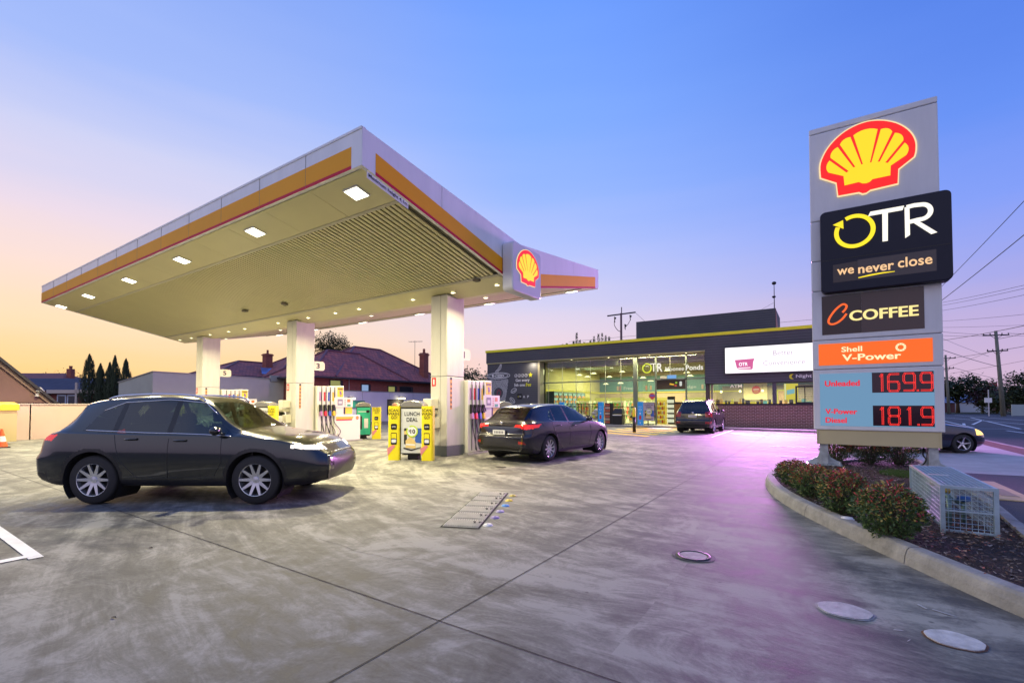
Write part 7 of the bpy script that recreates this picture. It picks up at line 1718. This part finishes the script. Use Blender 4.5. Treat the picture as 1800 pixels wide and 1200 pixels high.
# ================================================================== wire cage round the meter
cg = thing('wire_cage', 'galvanised steel mesh cage over water pipes in the mulch bed', 'cage', (1.2, 7.35, .11))
M_cg = mat('cage_steel', (.42, .55, .62), .35, .5, var=.15, scale=8)
X0, X1, Y0, Y1, Z0, Z1 = 1.03, 1.42, 6.40, 8.32, .13, .59
b = B(); tt = .018
for x in (X0, X1):
    for y in (Y0, Y1): b.box(x - tt, x + tt, y - tt, y + tt, .10, Z1)
for x in (X0, X1):
    b.box(x - tt, x + tt, Y0 + tt, Y1 - tt, Z1 - .03, Z1 - .001)
for y in (Y0, Y1): b.box(X0 + tt, X1 - tt, y - tt, y + tt, Z1 - .03, Z1 - .001); b.box(X0 + tt, X1 - tt, y - .012, y + .012, Z0, Z0 + .018); b.box(X0 + tt, X1 - tt, y - .01, y + .01, .33, .345)
b.box(X0 + .02, X0 + .2, 7.25, 7.31, Z1 - .004, Z1 + .004)
b.build('frame', M_cg, cg)
b = B(); r_ = .0026
def wire(p, q): b.tube([p, q], r_, 4, cap=False)
n = 38
for i in range(1, n):
    y = Y0 + (Y1 - Y0) * i / n
    for x in (X0, X1): wire((x, y, Z0), (x, y, Z1))
    wire((X0, y, Z1), (X1, y, Z1))
for i in range(1, 10):
    z = Z0 + (Z1 - Z0) * i / 10
    for x in (X0, X1): wire((x, Y0, z), (x, Y1, z))
    for y in (Y0, Y1): wire((X0, y, z), (X1, y, z))
for i in range(1, 9):
    x = X0 + (X1 - X0) * i / 9
    for y in (Y0, Y1): wire((x, y, Z0), (x, y, Z1))
    wire((x, Y0, Z1), (x, Y1, Z1))
b.build('mesh_wires', M_cg, cg)
pt = thing('water_meter', 'blue and brass water valves and pipes inside the mesh cage', 'water meter', (1.22, 7.2, .11))
b = B(); 
for x, y in ((1.14, 6.75), (1.3, 7.0), (1.14, 7.9)): b.cyl((x, y, .1), (x, y, .42), .022, n=10)
b.tube([(1.14, 6.75, .42), (1.14, 7.9, .42)], .024, 8); b.tube([(1.3, 7.0, .3), (1.14, 7.0, .42)], .018, 8); b.build('pipe', mat('pipe_green', (.12, .2, .18), .4, .3), pt, True)
b = B(); b.ball((1.14, 6.95, .46), .05, 8); b.ball((1.14, 7.5, .46), .045, 8); b.build('brass_valve', mat('brass', (.45, .32, .06), .35, .6), pt, True)
b = B(); b.lathe([(.001, .05), (.055, .045), (.06, 0), (.02, -.01)], (1.3, 7.0, .36), 14); b.build('hand_wheel', mat('wheel_blue', (.03, .12, .35), .4), pt, True)

# ================================================================== air and vacuum unit, bin, cones at far left
M_vy = emat('unit_yellow_lit', (255, 196, 0), 1.6)
v = thing('vacuum_unit', 'vacuum unit with glowing yellow hood at the left edge', 'vacuum unit', (-24.75, 3.8, 0), R(20))
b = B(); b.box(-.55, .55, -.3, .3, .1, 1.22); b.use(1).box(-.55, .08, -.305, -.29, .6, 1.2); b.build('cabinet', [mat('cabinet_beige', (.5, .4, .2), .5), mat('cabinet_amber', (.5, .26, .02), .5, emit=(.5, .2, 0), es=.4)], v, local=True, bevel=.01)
b = B(); b.prism([(-.62, 1.22), (.62, 1.22), (.62, 1.42), (.35, 1.52), (-.35, 1.52), (-.62, 1.42)], frame((0, .32, 0), (1, 0, 0), (0, 0, 1), (0, -1, 0)), .66); b.use(1); b.prism([(-.5, 1.26), (.5, 1.26), (.5, 1.38), (-.5, 1.38)], frame((0, -.345, 0), (1, 0, 0), (0, 0, 1), (0, -1, 0)), .005); b.build('lit_hood', [M_vy, mat('hood_panel', (.45, .2, .03), .5)], v, local=True, bevel=.03)
b = B(); b.tube(catmull([(.15, -.34, .95), (.3, -.4, 1.08), (.55, -.42, .95), (.85, -.4, .5), (1.0, -.38, .05), (.9, -.4, -.0), (.7, -.4, .12), (.55, -.38, .5)], 6), .035, 8); b.tube([(.62, -.42, .88), (.72, -.42, .7)], .06, 8); b.build('hose', M_hose, v, True, local=True)
area_light('hood_glow', (-25.0, 3.1, 1.3), .8, 45, (1, .5, .08), (R(-70), 0, R(20)), .4)
t = thing('waste_bin', 'black open-topped bin in front of the yellow vacuum unit', 'bin', (-23.9, 3.2, 0)); b = B(); b.hexa([(-24.2, 2.9, .25), (-23.6, 2.9, .25), (-23.6, 3.5, .25), (-24.2, 3.5, .25), (-24.4, 2.7, .62), (-23.4, 2.7, .62), (-23.4, 3.7, .62), (-24.4, 3.7, .62)]); b.build('hopper', M_drk, t); b = B(); b.box(-24.15, -23.65, 2.95, 3.45, 0, .26); b.build('foot', M_drk, t)
M_cone = mat('cone_orange', (.72, .10, .02), .5); M_band = mat('cone_white', (.7, .7, .7), .4)
for x, y, lab in ((-22.6, 3.62, 'orange traffic cone with white band at the left edge, right one'), (-22.9, 3.15, 'orange traffic cone with white band cut by the left edge')):
    t = thing('traffic_cone', lab, 'traffic cone', (x, y, 0)); b = B(); b.box(x - .18, x + .18, y - .18, y + .18, 0, .035); b.build('base', M_drk, t)
    b = B(); b.lathe([(.15, .035), (.115, .2)], (x, y, 0), 16); b.lathe([(.075, .38), (.035, .6), (.03, .62), (.001, .62)], (x, y, 0), 16); b.use(1).lathe([(.115, .2), (.075, .38)], (x, y, 0), 16); b.build('body', [M_cone, M_band], t, True)
print('objects', len(bpy.data.objects), 'polys', sum(len(m.polygons) for m in bpy.data.meshes))
